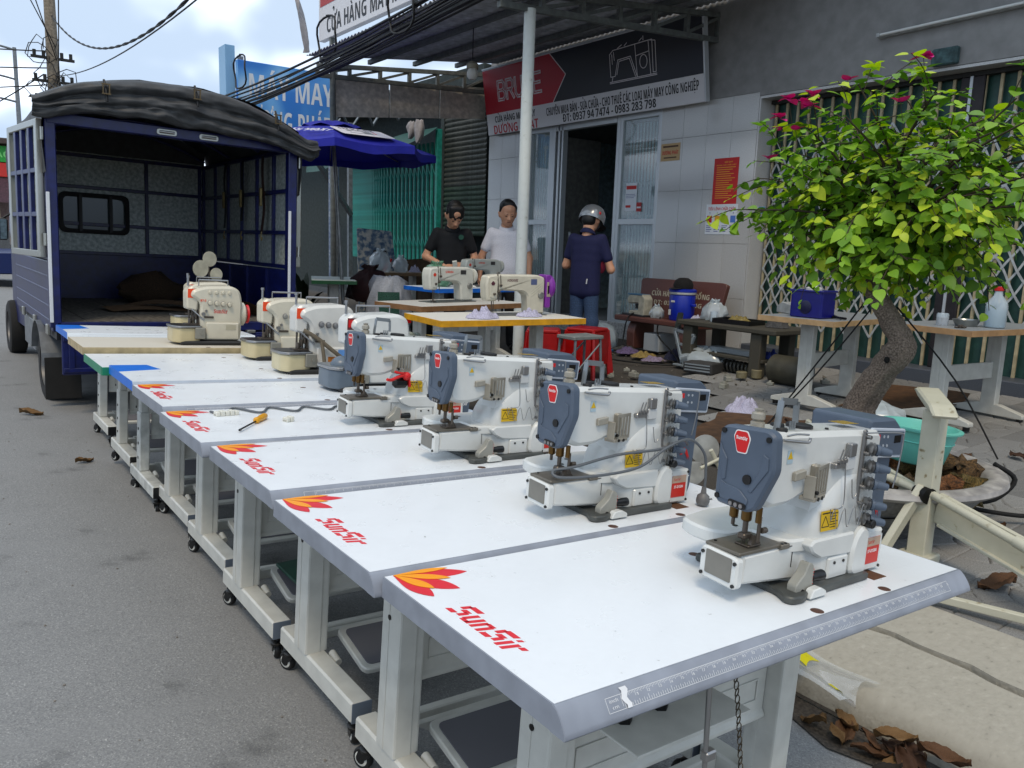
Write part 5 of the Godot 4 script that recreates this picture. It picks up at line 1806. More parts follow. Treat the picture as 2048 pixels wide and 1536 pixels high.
	g = geo()
	g.prism(rpoly([0.69, 0.004, 0.745, 0.004, 0.745, 0.014, 0.725, 0.024, 0.7, 0.022], 0.004), -0.064, -0.046, "z", 0.002)
	part("front_foot", g, white, t, O)
	# stickers on the casting
	var yel = mat("sticker_yellow", Color(0.78, 0.64, 0.06), 0.45)
	var st = Node3D.new()
	st.transform = O * xfm(V(0.79, 0.143, -0.0865), -5, 0, 0)
	put(st, "warning_sticker", t)
	g = geo()
	g.prism(P2([-0.032, -0.021, 0.03, -0.021, 0.03, 0.016, 0.024, 0.021, -0.032, 0.021]), 0.0, 0.0008)
	part("sheet", g, yel, st)
	g = geo()
	for q in [[-0.03, -0.012, -0.004, -0.012], [-0.03, -0.012, -0.017, 0.01], [-0.017, 0.01, -0.004, -0.012]]: g.bar(V(q[0], q[1], 0.001), V(q[2], q[3], 0.001), 0.0016, 0.0004, Vector3.BACK)
	for k in 6: g.bx(-0.001, 0.027 - (k % 3) * 0.004, 0.012 - k * 0.0055, 0.0135 - k * 0.0055, 0.0008, 0.0012)
	g.bx(-0.028, 0.008, 0.0145, 0.017, 0.0008, 0.0012)
	part("print", g, mat("print_black", Color(0.05, 0.05, 0.05), 0.5), st)
	g = geo()
	g.bx(0.632, 0.65, 0.272, 0.298, -0.0978, -0.0968)
	var s2 = part("caution_sticker", g, mat("sticker_pale", Color(0.62, 0.7, 0.74), 0.4), t, O)
	g = geo()
	g.prism(P2([0.633, 0.281, 0.649, 0.281, 0.641, 0.297]), -0.0967, -0.0963)
	part("triangle", g, yel, s2)
	g = geo()
	g.bx(-0.03, 0.03, 0, 0.0006, -0.022, 0.014)
	part("top_sticker", g, plain("sticker_gold", Color(0.7, 0.58, 0.22), 0.45, 0.0, 72, 0.5, 30.0), t, O * xfm(V(0.89, 0.3312, -0.14), 0, 0, -2.4))
	# control box behind the pavement end, with its display head
	var cb = Node3D.new()
	cb.transform = O
	put(cb, "control_box", t)
	g = geo()
	g.prism(rpoly([0.962, 0.006, 1.055, 0.006, 1.068, 0.03, 1.075, 0.27, 0.965, 0.27], 0.012), -0.245, -0.125, "z", 0.006)
	part("case", g, slate, cb)
	g = geo()
	g.prism(rpoly([0.955, 0.262, 1.085, 0.255, 1.092, 0.315, 1.06, 0.337, 0.955, 0.339], 0.01), -0.265, -0.118, "z", 0.006)
	part("display_head", g, slate, cb)
	g = geo()
	g.prism(rpoly([0.952, 0.255, 1.088, 0.246, 1.094, 0.312, 0.952, 0.322], 0.006), -0.118, -0.110, "z", 0.002)
	part("bezel", g, mat("bezel_pale", Color(0.66, 0.69, 0.73), 0.35), cb)
	g = geo()
	g.prism(rpoly([0.958, 0.262, 1.082, 0.253, 1.087, 0.307, 0.958, 0.316], 0.004), -0.1102, -0.1088, "z")
	var pnl = part("panel", g, slate, cb)
	g = geo()
	g.bx(1.045, 1.073, 0.283, 0.300, -0.1089, -0.108)
	part("display", g, mat("lcd_dark", Color(0.03, 0.035, 0.04), 0.15), pnl)
	g = geo()
	for q in [[1.0, 0.3], [1.016, 0.299], [1.0, 0.28], [1.016, 0.279]]: g.cyl(V(q[0], q[1], -0.1085), 0.0035, 0.001, "z", 10)
	part("button", g, mat("button_pale", Color(0.6, 0.63, 0.66), 0.4), pnl)
	g = geo()
	g.bx(0.966, 0.984, 0.293, 0.306, -0.1089, -0.1083)
	part("red_mark", g, red, pnl)
	# leaping cat emblem and name on the box
	g = geo()
	g.prism(P2([1.000, 0.138, 1.012, 0.150, 1.026, 0.148, 1.036, 0.140, 1.046, 0.120, 1.050, 0.108, 1.046, 0.118, 1.040, 0.122, 1.041, 0.112, 1.036, 0.122, 1.030, 0.130, 1.022, 0.134, 1.016, 0.128, 1.008, 0.128, 1.012, 0.134, 1.006, 0.136]), -0.1245, -0.1238)
	part("emblem", g, red, cb)
	words("SunSir", 0.052, 0.016, paper, cb, xfm(V(1.03, 0.062, -0.1244)), "bold", 0.12, "lettering", 0.0005)
	# cut-out of the table top beside the base
	g = geo()
	g.bx(0.935, 0.985, -0.02, -0.0, -0.102, -0.052)
	part("oil_tray", g, plain("cut_wood", Color(0.38, 0.24, 0.12), 0.8), t, O * xfm(V(0, 0.0008, 0)))
	return t

func knob_row(parent, m, ms, pts, r := 0.012):
	for p in pts:
		var k = Node3D.new()
		k.position = p
		put(k, "tension_knob", parent)
		var g = geo()
		g.lathe([Vector2(0, 0.006), Vector2(r, 0.006), Vector2(r, 0.014), Vector2(r * 0.7, 0.02), Vector2(0, 0.021)], 12, Vector3.ZERO, "z")
		part("cap", g, m, k)
		g = geo()
		g.lathe([Vector2(0, 0.0), Vector2(r * 1.1, 0.0), Vector2(r * 1.15, 0.005), Vector2(0, 0.006)], 14, Vector3.ZERO, "z")
		part("disc", g, ms, k)

func overlock(label, col: Color, box: Color, knobs: Color, extra: String, group) -> Node3D:
	# origin at the middle of its foot; the cloth-plate box to the road side
	var t = thing("overlock_machine", label, "sewing machine", Vector3.ZERO, group)
	var key = "ov%d_%d" % [int(col.r * 100), int(col.b * 100)]
	var body = plain(key, col, 0.3, 0.0, 71, 0.95)
	var bm = plain("ovbox%d" % int(box.r * 100), box, 0.35, 0.0, 71, 0.93)
	var km = mat("ovknob%d" % int(knobs.r * 100), knobs, 0.4)
	var steel = mat("steel", Color(0.66, 0.66, 0.66), 0.3, 0.7)
	var dark = mat("dark_steel", Color(0.34, 0.31, 0.28), 0.35, 0.6)
	var black = mats["black_plastic"]
	var g = geo()
	g.bx(-0.16, 0.17, 0, 0.02, -0.12, 0.1, 0.006)
	part("base", g, mat("ov_base", Color(0.1, 0.1, 0.1), 0.5), t)
	g = geo()
	g.prism(rpoly([-0.035, 0.02, 0.175, 0.02, 0.18, 0.21, 0.165, 0.27, 0.12, 0.29, -0.03, 0.282, -0.09, 0.262, -0.1, 0.235, -0.045, 0.205, -0.05, 0.13], 0.028), -0.09, 0.055, "z", 0.012, true)
	part("body", g, body, t)
	g = geo()
	g.bx(-0.02, 0.16, 0.025, 0.11, 0.045, 0.07, 0.006)
	part("looper_cover", g, body, t)
	# head at the road end
	g = geo()
	g.prism(rpoly([-0.115, 0.17, -0.06, 0.16, -0.045, 0.275, -0.085, 0.285, -0.118, 0.26], 0.012), -0.05, 0.035, "z", 0.008)
	var hd = part("needle_head", g, body, t)
	g = geo()
	g.bx(-0.112, -0.072, 0.225, 0.268, 0.0345, 0.0365)
	part("badge", g, mat("ov_badge_" + ("o" if extra != "slate" else "r"), Color(0.85, 0.27, 0.08) if extra != "slate" else Color(0.35, 0.12, 0.14), 0.4), hd)
	if extra == "slate":
		g = geo()
		g.bx(-0.108, -0.076, 0.234, 0.262, 0.0365, 0.0375)
		part("badge_face", g, mat("badge_red", Color.WHITE), hd)
	g = geo()
	g.rod(V(-0.1, 0.28, -0.01), V(-0.1, 0.325, -0.01), 0.006)
	g.cyl(V(-0.1, 0.325, -0.01), 0.009, 0.012, "y", 10)
	g.rod(V(-0.03, 0.31, -0.06), V(0.13, 0.312, -0.06), 0.004)
	g.rod(V(-0.03, 0.26, -0.06), V(-0.03, 0.312, -0.06), 0.003)
	g.rod(V(0.13, 0.26, -0.06), V(0.13, 0.312, -0.06), 0.003)
	part("thread_rail", g, steel, t)
	g = geo()
	for k in 4:
		g.cyl(V(-0.095 + k * 0.014, 0.135 - 0.004 * k, 0.0 + 0.008 * (k % 2)), 0.005, 0.09, "y", 8)
		g.bx(-0.1 + k * 0.015, -0.09 + k * 0.015, 0.1 + 0.01 * (k % 3), 0.125 + 0.012 * k, 0.0, 0.03, 0.002)
	g.bx(-0.12, -0.04, 0.09, 0.1, -0.02, 0.03, 0.002)
	g.bx(-0.03, 0.02, 0.13, 0.14, 0.055, 0.065, 0.002)
	part("needle_assembly", g, dark, t)
	g = geo()
	g.rod(V(-0.09, 0.17, 0.03), V(-0.03, 0.12, 0.06), 0.004)
	g.cyl(V(-0.035, 0.15, 0.06), 0.009, 0.02, "z", 10)
	g.cyl(V(-0.02, 0.165, 0.06), 0.006, 0.02, "z", 10)
	part("presser_lever", g, steel, t)
	# cloth-plate box
	g = geo()
	g.prism(rpoly([-0.195, -0.06, -0.06, -0.075, -0.05, 0.08, -0.17, 0.1, -0.195, 0.065], 0.02), 0.012, 0.082, "y", 0.004, true)
	part("cloth_box", g, bm, t)
	g = geo()
	g.prism(rpoly([-0.201, -0.066, -0.05, -0.081, -0.042, 0.088, -0.172, 0.108, -0.201, 0.07], 0.02), 0.082, 0.092, "y", 0.002, true)
	var cp = part("cloth_plate", g, steel, t)
	g = geo()
	g.prism(rpoly([-0.195, -0.06, -0.055, -0.075, -0.05, 0.08, -0.17, 0.1, -0.195, 0.065], 0.02), 0.0921, 0.0935, "y")
	part("plate_cover", g, mat("plate_dark", Color(0.17, 0.17, 0.17), 0.4, 0.4) if extra != "slate" else mat("strap_steel", Color(0.55, 0.57, 0.58), 0.35, 0.75), cp)
	g = geo()
	g.bx(-0.085, -0.03, 0.03, 0.085, 0.07, 0.098, 0.003)
	g.cyl(V(-0.05, 0.06, 0.1), 0.008, 0.01, "z", 10)
	part("feed_latch", g, mat("latch_grey", Color(0.55, 0.54, 0.5), 0.4, 0.5), t)
	if extra == "slate":
		g = geo()
		g.ball(V(-0.125, 0.093, 0.03), V(0.05, 0.035, 0.045), 18, 10)
		part("chip_guard", g, bm, t)
		g = geo()
		g.bx(-0.095, -0.085, 0.13, 0.16, 0.036, 0.038)
		part("yellow_tag", g, mat("sticker_yellow", Color(0.78, 0.64, 0.06), 0.45), t)
	else:
		knob_row(t, km, steel, [V(0.0, 0.205, 0.055), V(0.035, 0.203, 0.055), V(0.07, 0.201, 0.055), V(0.105, 0.199, 0.055)])
		if extra == "two":
			knob_row(t, km, steel, [V(0.0, 0.255, 0.045), V(0.035, 0.255, 0.045), V(0.07, 0.255, 0.045), V(0.105, 0.255, 0.045)], 0.01)
		# hand wheel
		g = geo()
		g.lathe([Vector2(0, 0.165), Vector2(0.05, 0.17), Vector2(0.058, 0.18), Vector2(0.058, 0.205), Vector2(0.04, 0.22), Vector2(0, 0.222)], 20, V(0, 0.15, -0.02), "x")
		var hw = part("hand_wheel", g, body, t)
		if extra == "two":
			g = geo()
			g.lathe([Vector2(0, 0.221), Vector2(0.045, 0.221), Vector2(0.048, 0.232), Vector2(0, 0.236)], 20, V(0, 0.15, -0.02), "x")
			part("wheel_cap", g, mat("badge_red", Color.WHITE), hw)
			words("SunSir", 0.075, 0.02, mats["badge_red"], t, xfm(V(0.06, 0.165, 0.0552)), "serif")
			words("B7-5", 0.03, 0.011, mats["ov_badge_o"], t, xfm(V(-0.035, 0.215, 0.056)))
		g = geo()
		g.bx(0.085, 0.14, 0.075, 0.1, 0.0705, 0.0715)
		part("label", g, mat("ov_label" + extra, Color(0.35, 0.55, 0.8) if extra != "two" else Color(0.66, 0.64, 0.56), 0.45), t)
		if extra == "hose":
			g = geo()
			g.bx(0.035, 0.095, 0.025, 0.07, 0.0705, 0.0715)
			part("orange_sticker", g, plain("sticker_orange", Color(0.85, 0.5, 0.08), 0.5, 0.0, 72, 0.6, 25.0), t)
			g = geo()
			g.tube(spline([V(-0.09, 0.18, 0.07), V(-0.03, 0.15, 0.085), V(0.03, 0.11, 0.095), V(0.09, 0.07, 0.1)], 5), 0.009, 8)
			g.tube(spline([V(-0.01, 0.14, 0.09), V(0.0, 0.08, 0.1), V(0.005, 0.02, 0.11)], 5), 0.009, 8)
			part("dust_hose", g, plain("hose_tan", Color(0.42, 0.38, 0.31), 0.7), t)
	return t

func lockstitch(label, col: Color, badge: String, motor, group, name_col := Color(0.8, 0.16, 0.1)) -> Node3D:
	# origin under the needle end; arm runs to +x
	var t = thing("lockstitch_machine", label, "sewing machine", Vector3.ZERO, group)
	var body = plain("ls%d_%d" % [int(col.r * 100), int(col.b * 100)], col, 0.3, 0.0, 71, 0.94)
	var steel = mat("steel", Color(0.66, 0.66, 0.66), 0.3, 0.7)
	var g = geo()
	g.bx(-0.06, 0.42, 0.0, 0.006, -0.09, 0.09, 0.002)
	part("bed_plate", g, plain("bed_steel", Color(0.45, 0.46, 0.45), 0.4, 0.6), t)
	g = geo()
	g.prism(rpoly([-0.055, 0.13, -0.045, 0.1, 0.03, 0.1, 0.045, 0.175, 0.24, 0.165, 0.275, 0.14, 0.285, 0.006, 0.42, 0.006, 0.42, 0.265, 0.36, 0.285, 0.02, 0.285, -0.05, 0.275, -0.062, 0.22], 0.02, 5), -0.055, 0.05, "z", 0.012, true)
	part("arm", g, body, t)
	g = geo()
	g.prism(rpoly([-0.03, 0.125, 0.022, 0.115, 0.03, 0.24, -0.03, 0.25], 0.01), 0.049, 0.056, "z", 0.003)
	var fp = part("face_cover", g, body, t)
	g = geo()
	g.rod(V(0.03, 0.29, 0.045), V(0.035, 0.1, 0.06), 0.004, 6)
	g.rod(V(0.05, 0.28, 0.05), V(0.052, 0.2, 0.06), 0.003, 6)
	for q in [[0.05, 0.21], [0.035, 0.165], [0.0, 0.15]]: g.cyl(V(q[0], q[1], 0.06), 0.009, 0.018, "z", 12, 0.002)
	g.cyl(V(0.0, 0.06, 0.02), 0.004, 0.09, "y", 8)
	g.cyl(V(0.014, 0.06, 0.02), 0.003, 0.09, "y", 8)
	g.bx(-0.012, 0.02, 0.007, 0.016, 0.0, 0.04, 0.002)
	part("thread_fittings", g, mat("dark_steel", Color(0.34, 0.31, 0.28), 0.35, 0.6), t)
	g = geo()
	g.prism(P2([-0.02, 0.21, 0.0, 0.21, 0.006, 0.225, -0.01, 0.24, -0.026, 0.225]), 0.056, 0.0575)
	part("diamond_badge", g, mat("ls_badge%d" % int(name_col.r * 100), name_col, 0.4), fp)
	if badge != "": words(badge, 0.085, 0.018, mat("ls_badge%d" % int(name_col.r * 100), name_col, 0.4), t, xfm(V(0.15, 0.245, 0.0502)), "bold", 0.1)
	if motor is Color:
		var pm = mat("motor_violet", motor, 0.35)
		g = geo()
		g.prism(rpoly([0.425, 0.05, 0.47, 0.05, 0.47, 0.285, 0.425, 0.29], 0.015), -0.055, 0.055, "z", 0.008)
		g.cyl(V(0.475, 0.2, 0.0), 0.085, 0.05, "x", 24, 0.015)
		part("motor_cover", g, pm, t)
		g = geo()
		g.bx(0.432, 0.464, 0.13, 0.235, 0.0545, 0.058, 0.002)
		var pn = part("control_panel", g, mat("panel_cream", Color(0.62, 0.58, 0.5), 0.4), t)
		g = geo()
		g.bx(0.438, 0.45, 0.15, 0.21, 0.058, 0.0595)
		part("display", g, mat("lcd_dark", Color.WHITE), pn)
		g = geo()
		g.cyl(V(0.385, 0.14, 0.055), 0.024, 0.02, "z", 20, 0.003)
		part("stitch_dial", g, plain("dial_grey", Color(0.55, 0.55, 0.53), 0.4, 0.4), t)
		g = geo()
		g.bx(0.3, 0.35, 0.215, 0.255, 0.0502, 0.0512)
		part("blue_label", g, mat("label_slate", Color(0.3, 0.34, 0.48), 0.45), t)
		g = geo()
		for k in 3: g.bar(V(0.3, 0.13 + k * 0.02, 0.051), V(0.4, 0.2 + k * 0.02, 0.051), 0.003, 0.002, Vector3.BACK)
		part("moulded_line", g, body, t)
	else:
		g = geo()
		g.lathe([Vector2(0, 0.42), Vector2(0.035, 0.422), Vector2(0.062, 0.43), Vector2(0.062, 0.452), Vector2(0.04, 0.462), Vector2(0, 0.463)], 22, V(0, 0.21, 0), "x")
		part("hand_wheel", g, body, t)
		g = geo()
		g.cyl(V(0.37, 0.13, 0.055), 0.024, 0.02, "z", 20, 0.003)
		part("stitch_dial", g, plain("dial_grey", Color(0.55, 0.55, 0.53), 0.4, 0.4), t)
		g = geo()
		g.bx(0.27, 0.33, 0.225, 0.26, 0.0502, 0.053, 0.001)
		part("name_plate", g, mat("ls_plate", Color(0.2, 0.2, 0.2), 0.4), t)
	return t

func set_machines():
	var grp = "white and slate interlock machines along the table row"
	var L = ["interlock machine with wavy wire, over the torn tape ruler edge", "interlock machine with a grey power cord draped over its bed", "interlock machine between the cord draped one and red ribboned one", "interlock machine with a red ribbon tied round its column"]
	var ms = []
	for k in 4:
		var m
		if k == 0: m = interlock(L[0], grp)
		else: m = copy_of(ms[0], "interlock_machine", L[k], Transform3D.IDENTITY)
		m.transform = on_top(k, V(0.8 + [0.0, 0.0, 0.02, 0.015][k], 0, -0.17))
		ms.append(m)
	# draped cord and plug on the second machine
	var g = geo()
	var O = xfm(V(-0.8, 0, 0.17))
	g.tube(spline([V(1.02, 0.16, -0.11), V(0.95, 0.185, -0.07), V(0.86, 0.17, -0.06), V(0.72, 0.16, -0.08), V(0.6, 0.135, -0.1), V(0.55, 0.125, -0.12), V(0.555, 0.112, -0.1), V(0.66, 0.115, -0.07), V(0.78, 0.13, -0.055), V(0.87, 0.175, -0.05), V(0.96, 0.19, -0.055), V(1.02, 0.15, -0.05), V(1.03, 0.09, -0.045), V(1.03, 0.045, -0.045)], 6), 0.0038, 7)
	var c = thing("power_plug_cord", "grey power cord and plug draped over the interlock machine", "cord")
	c.transform = ms[1].transform
	part("cord", g, mat("cord_grey", Color(0.33, 0.35, 0.37), 0.5), c, O)
	g = geo()
	g.lathe([Vector2(0, 0.0), Vector2(0.016, 0.002), Vector2(0.019, 0.012), Vector2(0.017, 0.026), Vector2(0.008, 0.034), Vector2(0.006, 0.052), Vector2(0, 0.052)], 14, V(1.03, 0.003, -0.045))
	g.rod(V(1.045, 0.016, -0.045), V(1.062, 0.018, -0.04), 0.0025, 6)
	g.rod(V(1.045, 0.01, -0.05), V(1.06, 0.008, -0.047), 0.0025, 6)
	part("plug", g, mat("plug_grey", Color(0.38, 0.38, 0.38), 0.5), c, O)
	# red ribbon and black pouch on the fourth
	c = thing("red_ribbon", "red ribbon tied round the interlock machine holding a black pouch", "ribbon")
	c.transform = ms[3].transform
	g = geo()
	g.tube(spline([V(0.735, 0.19, -0.07), V(0.70, 0.185, -0.06), V(0.67, 0.175, -0.055), V(0.65, 0.178, -0.05)], 5), 0.006, 6)
	g.tube(spline([V(0.735, 0.195, -0.07), V(0.70, 0.2, -0.06), V(0.685, 0.205, -0.06)], 5), 0.005, 6)
	g.ball(V(0.742, 0.185, -0.072), V(0.018, 0.016, 0.012), 10, 7)
	g.bar(V(0.75, 0.185, -0.072), V(0.757, 0.145, -0.074), 0.014, 0.006, Vector3.RIGHT)
	part("ribbon", g, mat("ribbon_red", Color(0.78, 0.1, 0.1), 0.45), c, O)
	g = geo()
	g.bx(0.69, 0.755, 0.14, 0.18, -0.1, -0.07, 0.012)
	part("pouch", g, mats["black_plastic"], c, O)
	# overlock machines
	var up = Transform3D(Basis.from_scale(V(1.1, 1.24, 1.1)), Vector3.ZERO)
	var og = "overlock machines on the far tables"
	var cream = Color(0.78, 0.76, 0.69)
	var m = overlock("white and slate overlock machine with slate cloth box and chip guard", Color(0.8, 0.81, 0.8), Color(0.34, 0.39, 0.44), Color(0.4, 0.42, 0.45), "slate", og)
	m.transform = on_top(4, V(0.97, 0, -0.28)) * up
	m = overlock("white overlock machine with tan dust hose and orange sticker", Color(0.8, 0.8, 0.78), Color(0.76, 0.72, 0.58), Color(0.42, 0.43, 0.44), "hose", og)
	m.transform = on_top(5, V(0.93, 0, -0.22)) * up
	m = overlock("cream overlock machine half hidden behind the one with dust hose", cream, Color(0.74, 0.69, 0.54), Color(0.5, 0.5, 0.48), "plain", og)
	m.transform = on_top(6, V(1.0, 0, -0.3)) * up
	m = overlock("cream overlock machine with red lettering on the beige table", cream, Color(0.74, 0.70, 0.57), Color(0.72, 0.7, 0.63), "two", og)
	m.transform = on_top(7, V(0.71, 0, -0.22)) * up
	m = overlock("cream overlock machine with white spools on the table by the truck", cream, Color(0.74, 0.69, 0.54), Color(0.66, 0.64, 0.57), "plain", og)
	m.transform = on_top(8, V(0.92, 0, -0.3)) * up
	g = geo()
	g.cyl(V(0.0, 0.36, -0.08), 0.05, 0.012, "z", 22)
	g.cyl(V(0.06, 0.42, -0.09), 0.045, 0.012, "z", 22)
	g.cyl(V(0.1, 0.33, -0.07), 0.04, 0.012, "z", 22)
	part("spool_disc", g, plain("disc_cream", Color(0.66, 0.65, 0.58), 0.5), m)
	g = geo()
	g.rod(V(0.12, 0.3, -0.085), V(0.0, 0.38, -0.095), 0.006)
	g.rod(V(0.06, 0.25, -0.09), V(0.06, 0.42, -0.1), 0.005)
	part("spool_arm", g, mats["dark_steel"], m)

# ------------------------------------------------------------------ truck
func set_truck():
	var t = thing("covered_truck", "blue covered truck with open rear parked behind the table row", "truck")
	t.transform = Transform3D(Basis(Vector3.BACK, -0.024), V(1.715, road_y(1.715) + 0.005, -6.9))
	var blue = plain("truck_blue", Color(0.035, 0.085, 0.34), 0.34, 0.0, 81, 0.75)
	var side = blue
	var galv = tex(mat("galvanised", Color(0.74, 0.77, 0.76), 0.45, 0.2), ntex(82, 0.03, Color(0.72, 0.75, 0.74), Color(1, 1, 1), 5), 1.4)
	var tarp = plain("tarp_grey", Color(0.22, 0.23, 0.24), 0.6, 0.0, 83, 0.8)
	var steel = mat("steel", Color(0.6, 0.6, 0.6), 0.3, 0.9)
	var black = mat("black_paint", Color(0.03, 0.03, 0.035), 0.5)
	var chrome = mat("stainless", Color(0.66, 0.66, 0.63), 0.3, 0.85)
	var hw := 0.915
	var Ln := 2.78
	var g = geo()
	# floor of worn planks
	var wood = tex(mat("bed_wood", Color.WHITE, 0.8), ntex(84, 0.03, Color(0.22, 0.21, 0.2), Color(0.48, 0.46, 0.42), 5), 1.2)
	for k in 9:
		g = geo()
		g.bx(-hw + 0.03 + k * 0.2, -hw + 0.226 + k * 0.2, 0.70, 0.735 + 0.002 * (k % 2), -Ln, -0.02, 0.003)
		part("floor_plank", g, wood, t)
	g = geo()
	g.bx(-hw, hw, 0.60, 0.70, -Ln, -0.06)
	g.bx(-0.55, -0.42, 0.45, 0.6, -4.2, 0.0)
	g.bx(0.42, 0.55, 0.45, 0.6, -4.2, 0.0)
	part("chassis", g, black, t)
	# rear sill and dropped tail board
	g = geo()
	g.bx(-hw, hw, 0.665, 0.74, -0.06, 0.0, 0.006)
	part("rear_sill", g, blue, t)
	g = geo()
	g.bx(-hw + 0.02, hw - 0.02, 0.34, 0.655, 0.005, 0.035, 0.008)
	g.bx(-hw + 0.03, hw - 0.03, 0.60, 0.635, 0.035, 0.05, 0.004)
	g.bx(-hw + 0.03, hw - 0.03, 0.36, 0.395, 0.035, 0.05, 0.004)
	for x in [-0.85, -0.3, 0.27, 0.82]: g.bx(x, x + 0.04, 0.395, 0.60, 0.035, 0.05, 0.004)
	var tb = part("tail_board", g, blue, t)
	g = geo()
	for x in [-0.35, -0.05, 0.5]: g.bx(x, x + 0.07, 0.65, 0.675, 0.0, 0.055, 0.004)
	part("hinge", g, chrome, tb)
	# low side boards
	for s in [-1, 1]:
		g = geo()
		g.bx(s * hw - 0.02, s * hw + 0.02, 0.66, 1.19, -Ln, -0.09, 0.006)
		for y in [0.72, 0.83, 0.95, 1.06]: g.bx(s * (hw + 0.02) - 0.006, s * (hw + 0.02) + 0.006, y, y + 0.02, -Ln + 0.05, -0.1, 0.004)
		var sb = part("side_board", g, side, t)
		g = geo()
		g.bx(s * (hw - 0.023) - 0.003, s * (hw - 0.023) + 0.003, 0.74, 1.18, -Ln + 0.02, -0.1)
		for z in [-0.6, -1.15, -1.7, -2.25]: g.bx(s * (hw - 0.035) - 0.012, s * (hw - 0.035) + 0.012, 0.74, 1.18, z, z + 0.04)
		part("inner_lining", g, blue, sb)
		g = geo()
		for z in [-0.35, -1.2, -2.1]: g.bx(s * (hw + 0.03) - 0.012, s * (hw + 0.03) + 0.012, 0.62, 0.7, z, z + 0.1, 0.005)
		part("latch", g, chrome, sb)
	# cage: posts, rails, galvanised sheets
	for s in [-1, 1]:
		g = geo()
		g.bx(s * hw - 0.045, s * hw + 0.03, 0.70, 2.27, -0.085, 0.0, 0.006)
		part("rear_post", g, blue, t)
		g = geo()
		g.bx(s * hw - 0.035 - 0.012, s * hw - 0.035 + 0.012, 0.74, 1.7, 0.001, 0.012, 0.003)
		part("white_strip", g, mat("strip_white", Color(0.8, 0.82, 0.84), 0.4), t)
		var w = Node3D.new()
		put(w, "side_cage", t)
		g = geo()
		for y in [1.2, 1.5, 1.86, 2.2]: g.bx(s * hw - 0.018, s * hw + 0.018, y, y + 0.035, -Ln, -0.09, 0.003)
		for z in [-2.74, -2.3, -1.85, -1.4, -0.95, -0.5]: g.bx(s * hw - 0.018 + 0.001, s * hw + 0.017, 1.235, 2.2, z, z + 0.035, 0.003)
		part("rail", g, blue, w)
		g = geo()
		g.bx(s * (hw + 0.012) - 0.002, s * (hw + 0.012) + 0.002, 1.2, 2.22, -Ln, -0.09)
		part("sheet", g, galv, w)
	# bulkhead with small barred window behind the cab
	var bk = Node3D.new()
	put(bk, "bulkhead", t)
	g = geo()
	var wx = [-0.52, 0.12]
	var wy = [1.44, 1.82]
	g.bx(-hw, wx[0], 1.2, 2.25, -Ln - 0.004, -Ln)
	g.bx(wx[1], hw, 1.2, 2.25, -Ln - 0.004, -Ln)
	g.bx(wx[0], wx[1], 1.2, wy[0], -Ln - 0.004, -Ln)
	g.bx(wx[0], wx[1], wy[1], 2.25, -Ln - 0.004, -Ln)
	part("sheet", g, galv, bk)
	g = geo()
	g.bx(-hw, hw, 0.70, 1.2, -Ln - 0.02, -Ln + 0.01)
	for y in [1.2, 1.5, 1.88, 2.2]: g.bx(-hw, hw, y, y + 0.035, -Ln + 0.001, -Ln + 0.03, 0.003)
	for x in [-0.73, 0.30, 0.86]: g.bx(x, x + 0.035, 1.235, 2.2, -Ln + 0.002, -Ln + 0.029, 0.003)
	part("rail", g, blue, bk)
	g = geo()
	var ro = rpoly([wx[0] - 0.02, wy[0] - 0.02, wx[1] + 0.02, wy[0] - 0.02, wx[1] + 0.02, wy[1] + 0.02, wx[0] - 0.02, wy[1] + 0.02], 0.08, 5)
	var ri = rpoly([wx[0] + 0.025, wy[0] + 0.025, wx[1] - 0.025, wy[0] + 0.025, wx[1] - 0.025, wy[1] - 0.025, wx[0] + 0.025, wy[1] - 0.025], 0.06, 5)
	for k in ro.size():
		var k2 = (k + 1) % ro.size()
		g.quad(V(ro[k].x, ro[k].y, -Ln + 0.03), V(ro[k2].x, ro[k2].y, -Ln + 0.03), V(ri[k2].x, ri[k2].y, -Ln + 0.04), V(ri[k].x, ri[k].y, -Ln + 0.04))
	for x in [-0.35, -0.06]: g.bx(x, x + 0.03, wy[0], wy[1], -Ln + 0.04, -Ln + 0.055)
	part("window_frame", g, black, bk)
	g = geo()
	g.bx(wx[0], wx[1], wy[0], wy[1], -Ln - 0.012, -Ln - 0.008)
	part("pane", g, mat("cab_glass", Color(0.3, 0.34, 0.34), 0.12), bk)
	# top rear bar with latches
	g = geo()
	g.bx(-hw - 0.03, hw + 0.03, 2.19, 2.27, -0.08, 0.004, 0.006)
	var tbr = part("top_bar", g, blue, t)
	g = geo()
	for x in [-0.12, 0.2]:
		g.prism(rpoly([x - 0.075, 2.205, x + 0.075, 2.205, x + 0.075, 2.25, x - 0.075, 2.25], 0.02), 0.004, 0.012, "z", 0.002)
	part("latch_plate", g, chrome, tbr)
	g = geo()
	for x in [-0.12, 0.2]: g.cyl(V(x, 2.228, 0.018), 0.011, 0.11, "x", 10)
	part("latch_bolt", g, steel, tbr)
	# roof bows under the cover
	g = geo()
	for z in [-0.1, -0.9, -1.8, -2.7]:
		var pts = []
		for i in 11:
			var u = i / 10.0 * 2 - 1
			pts.append(V(u * hw, 2.27 + 0.24 * (1 - u * u), z))
		g.tube(pts, 0.016, 6)
	part("roof_bow", g, blue, t)
	# tarpaulin: arched roof, sagging between bows, coming down the sides
	g = geo()
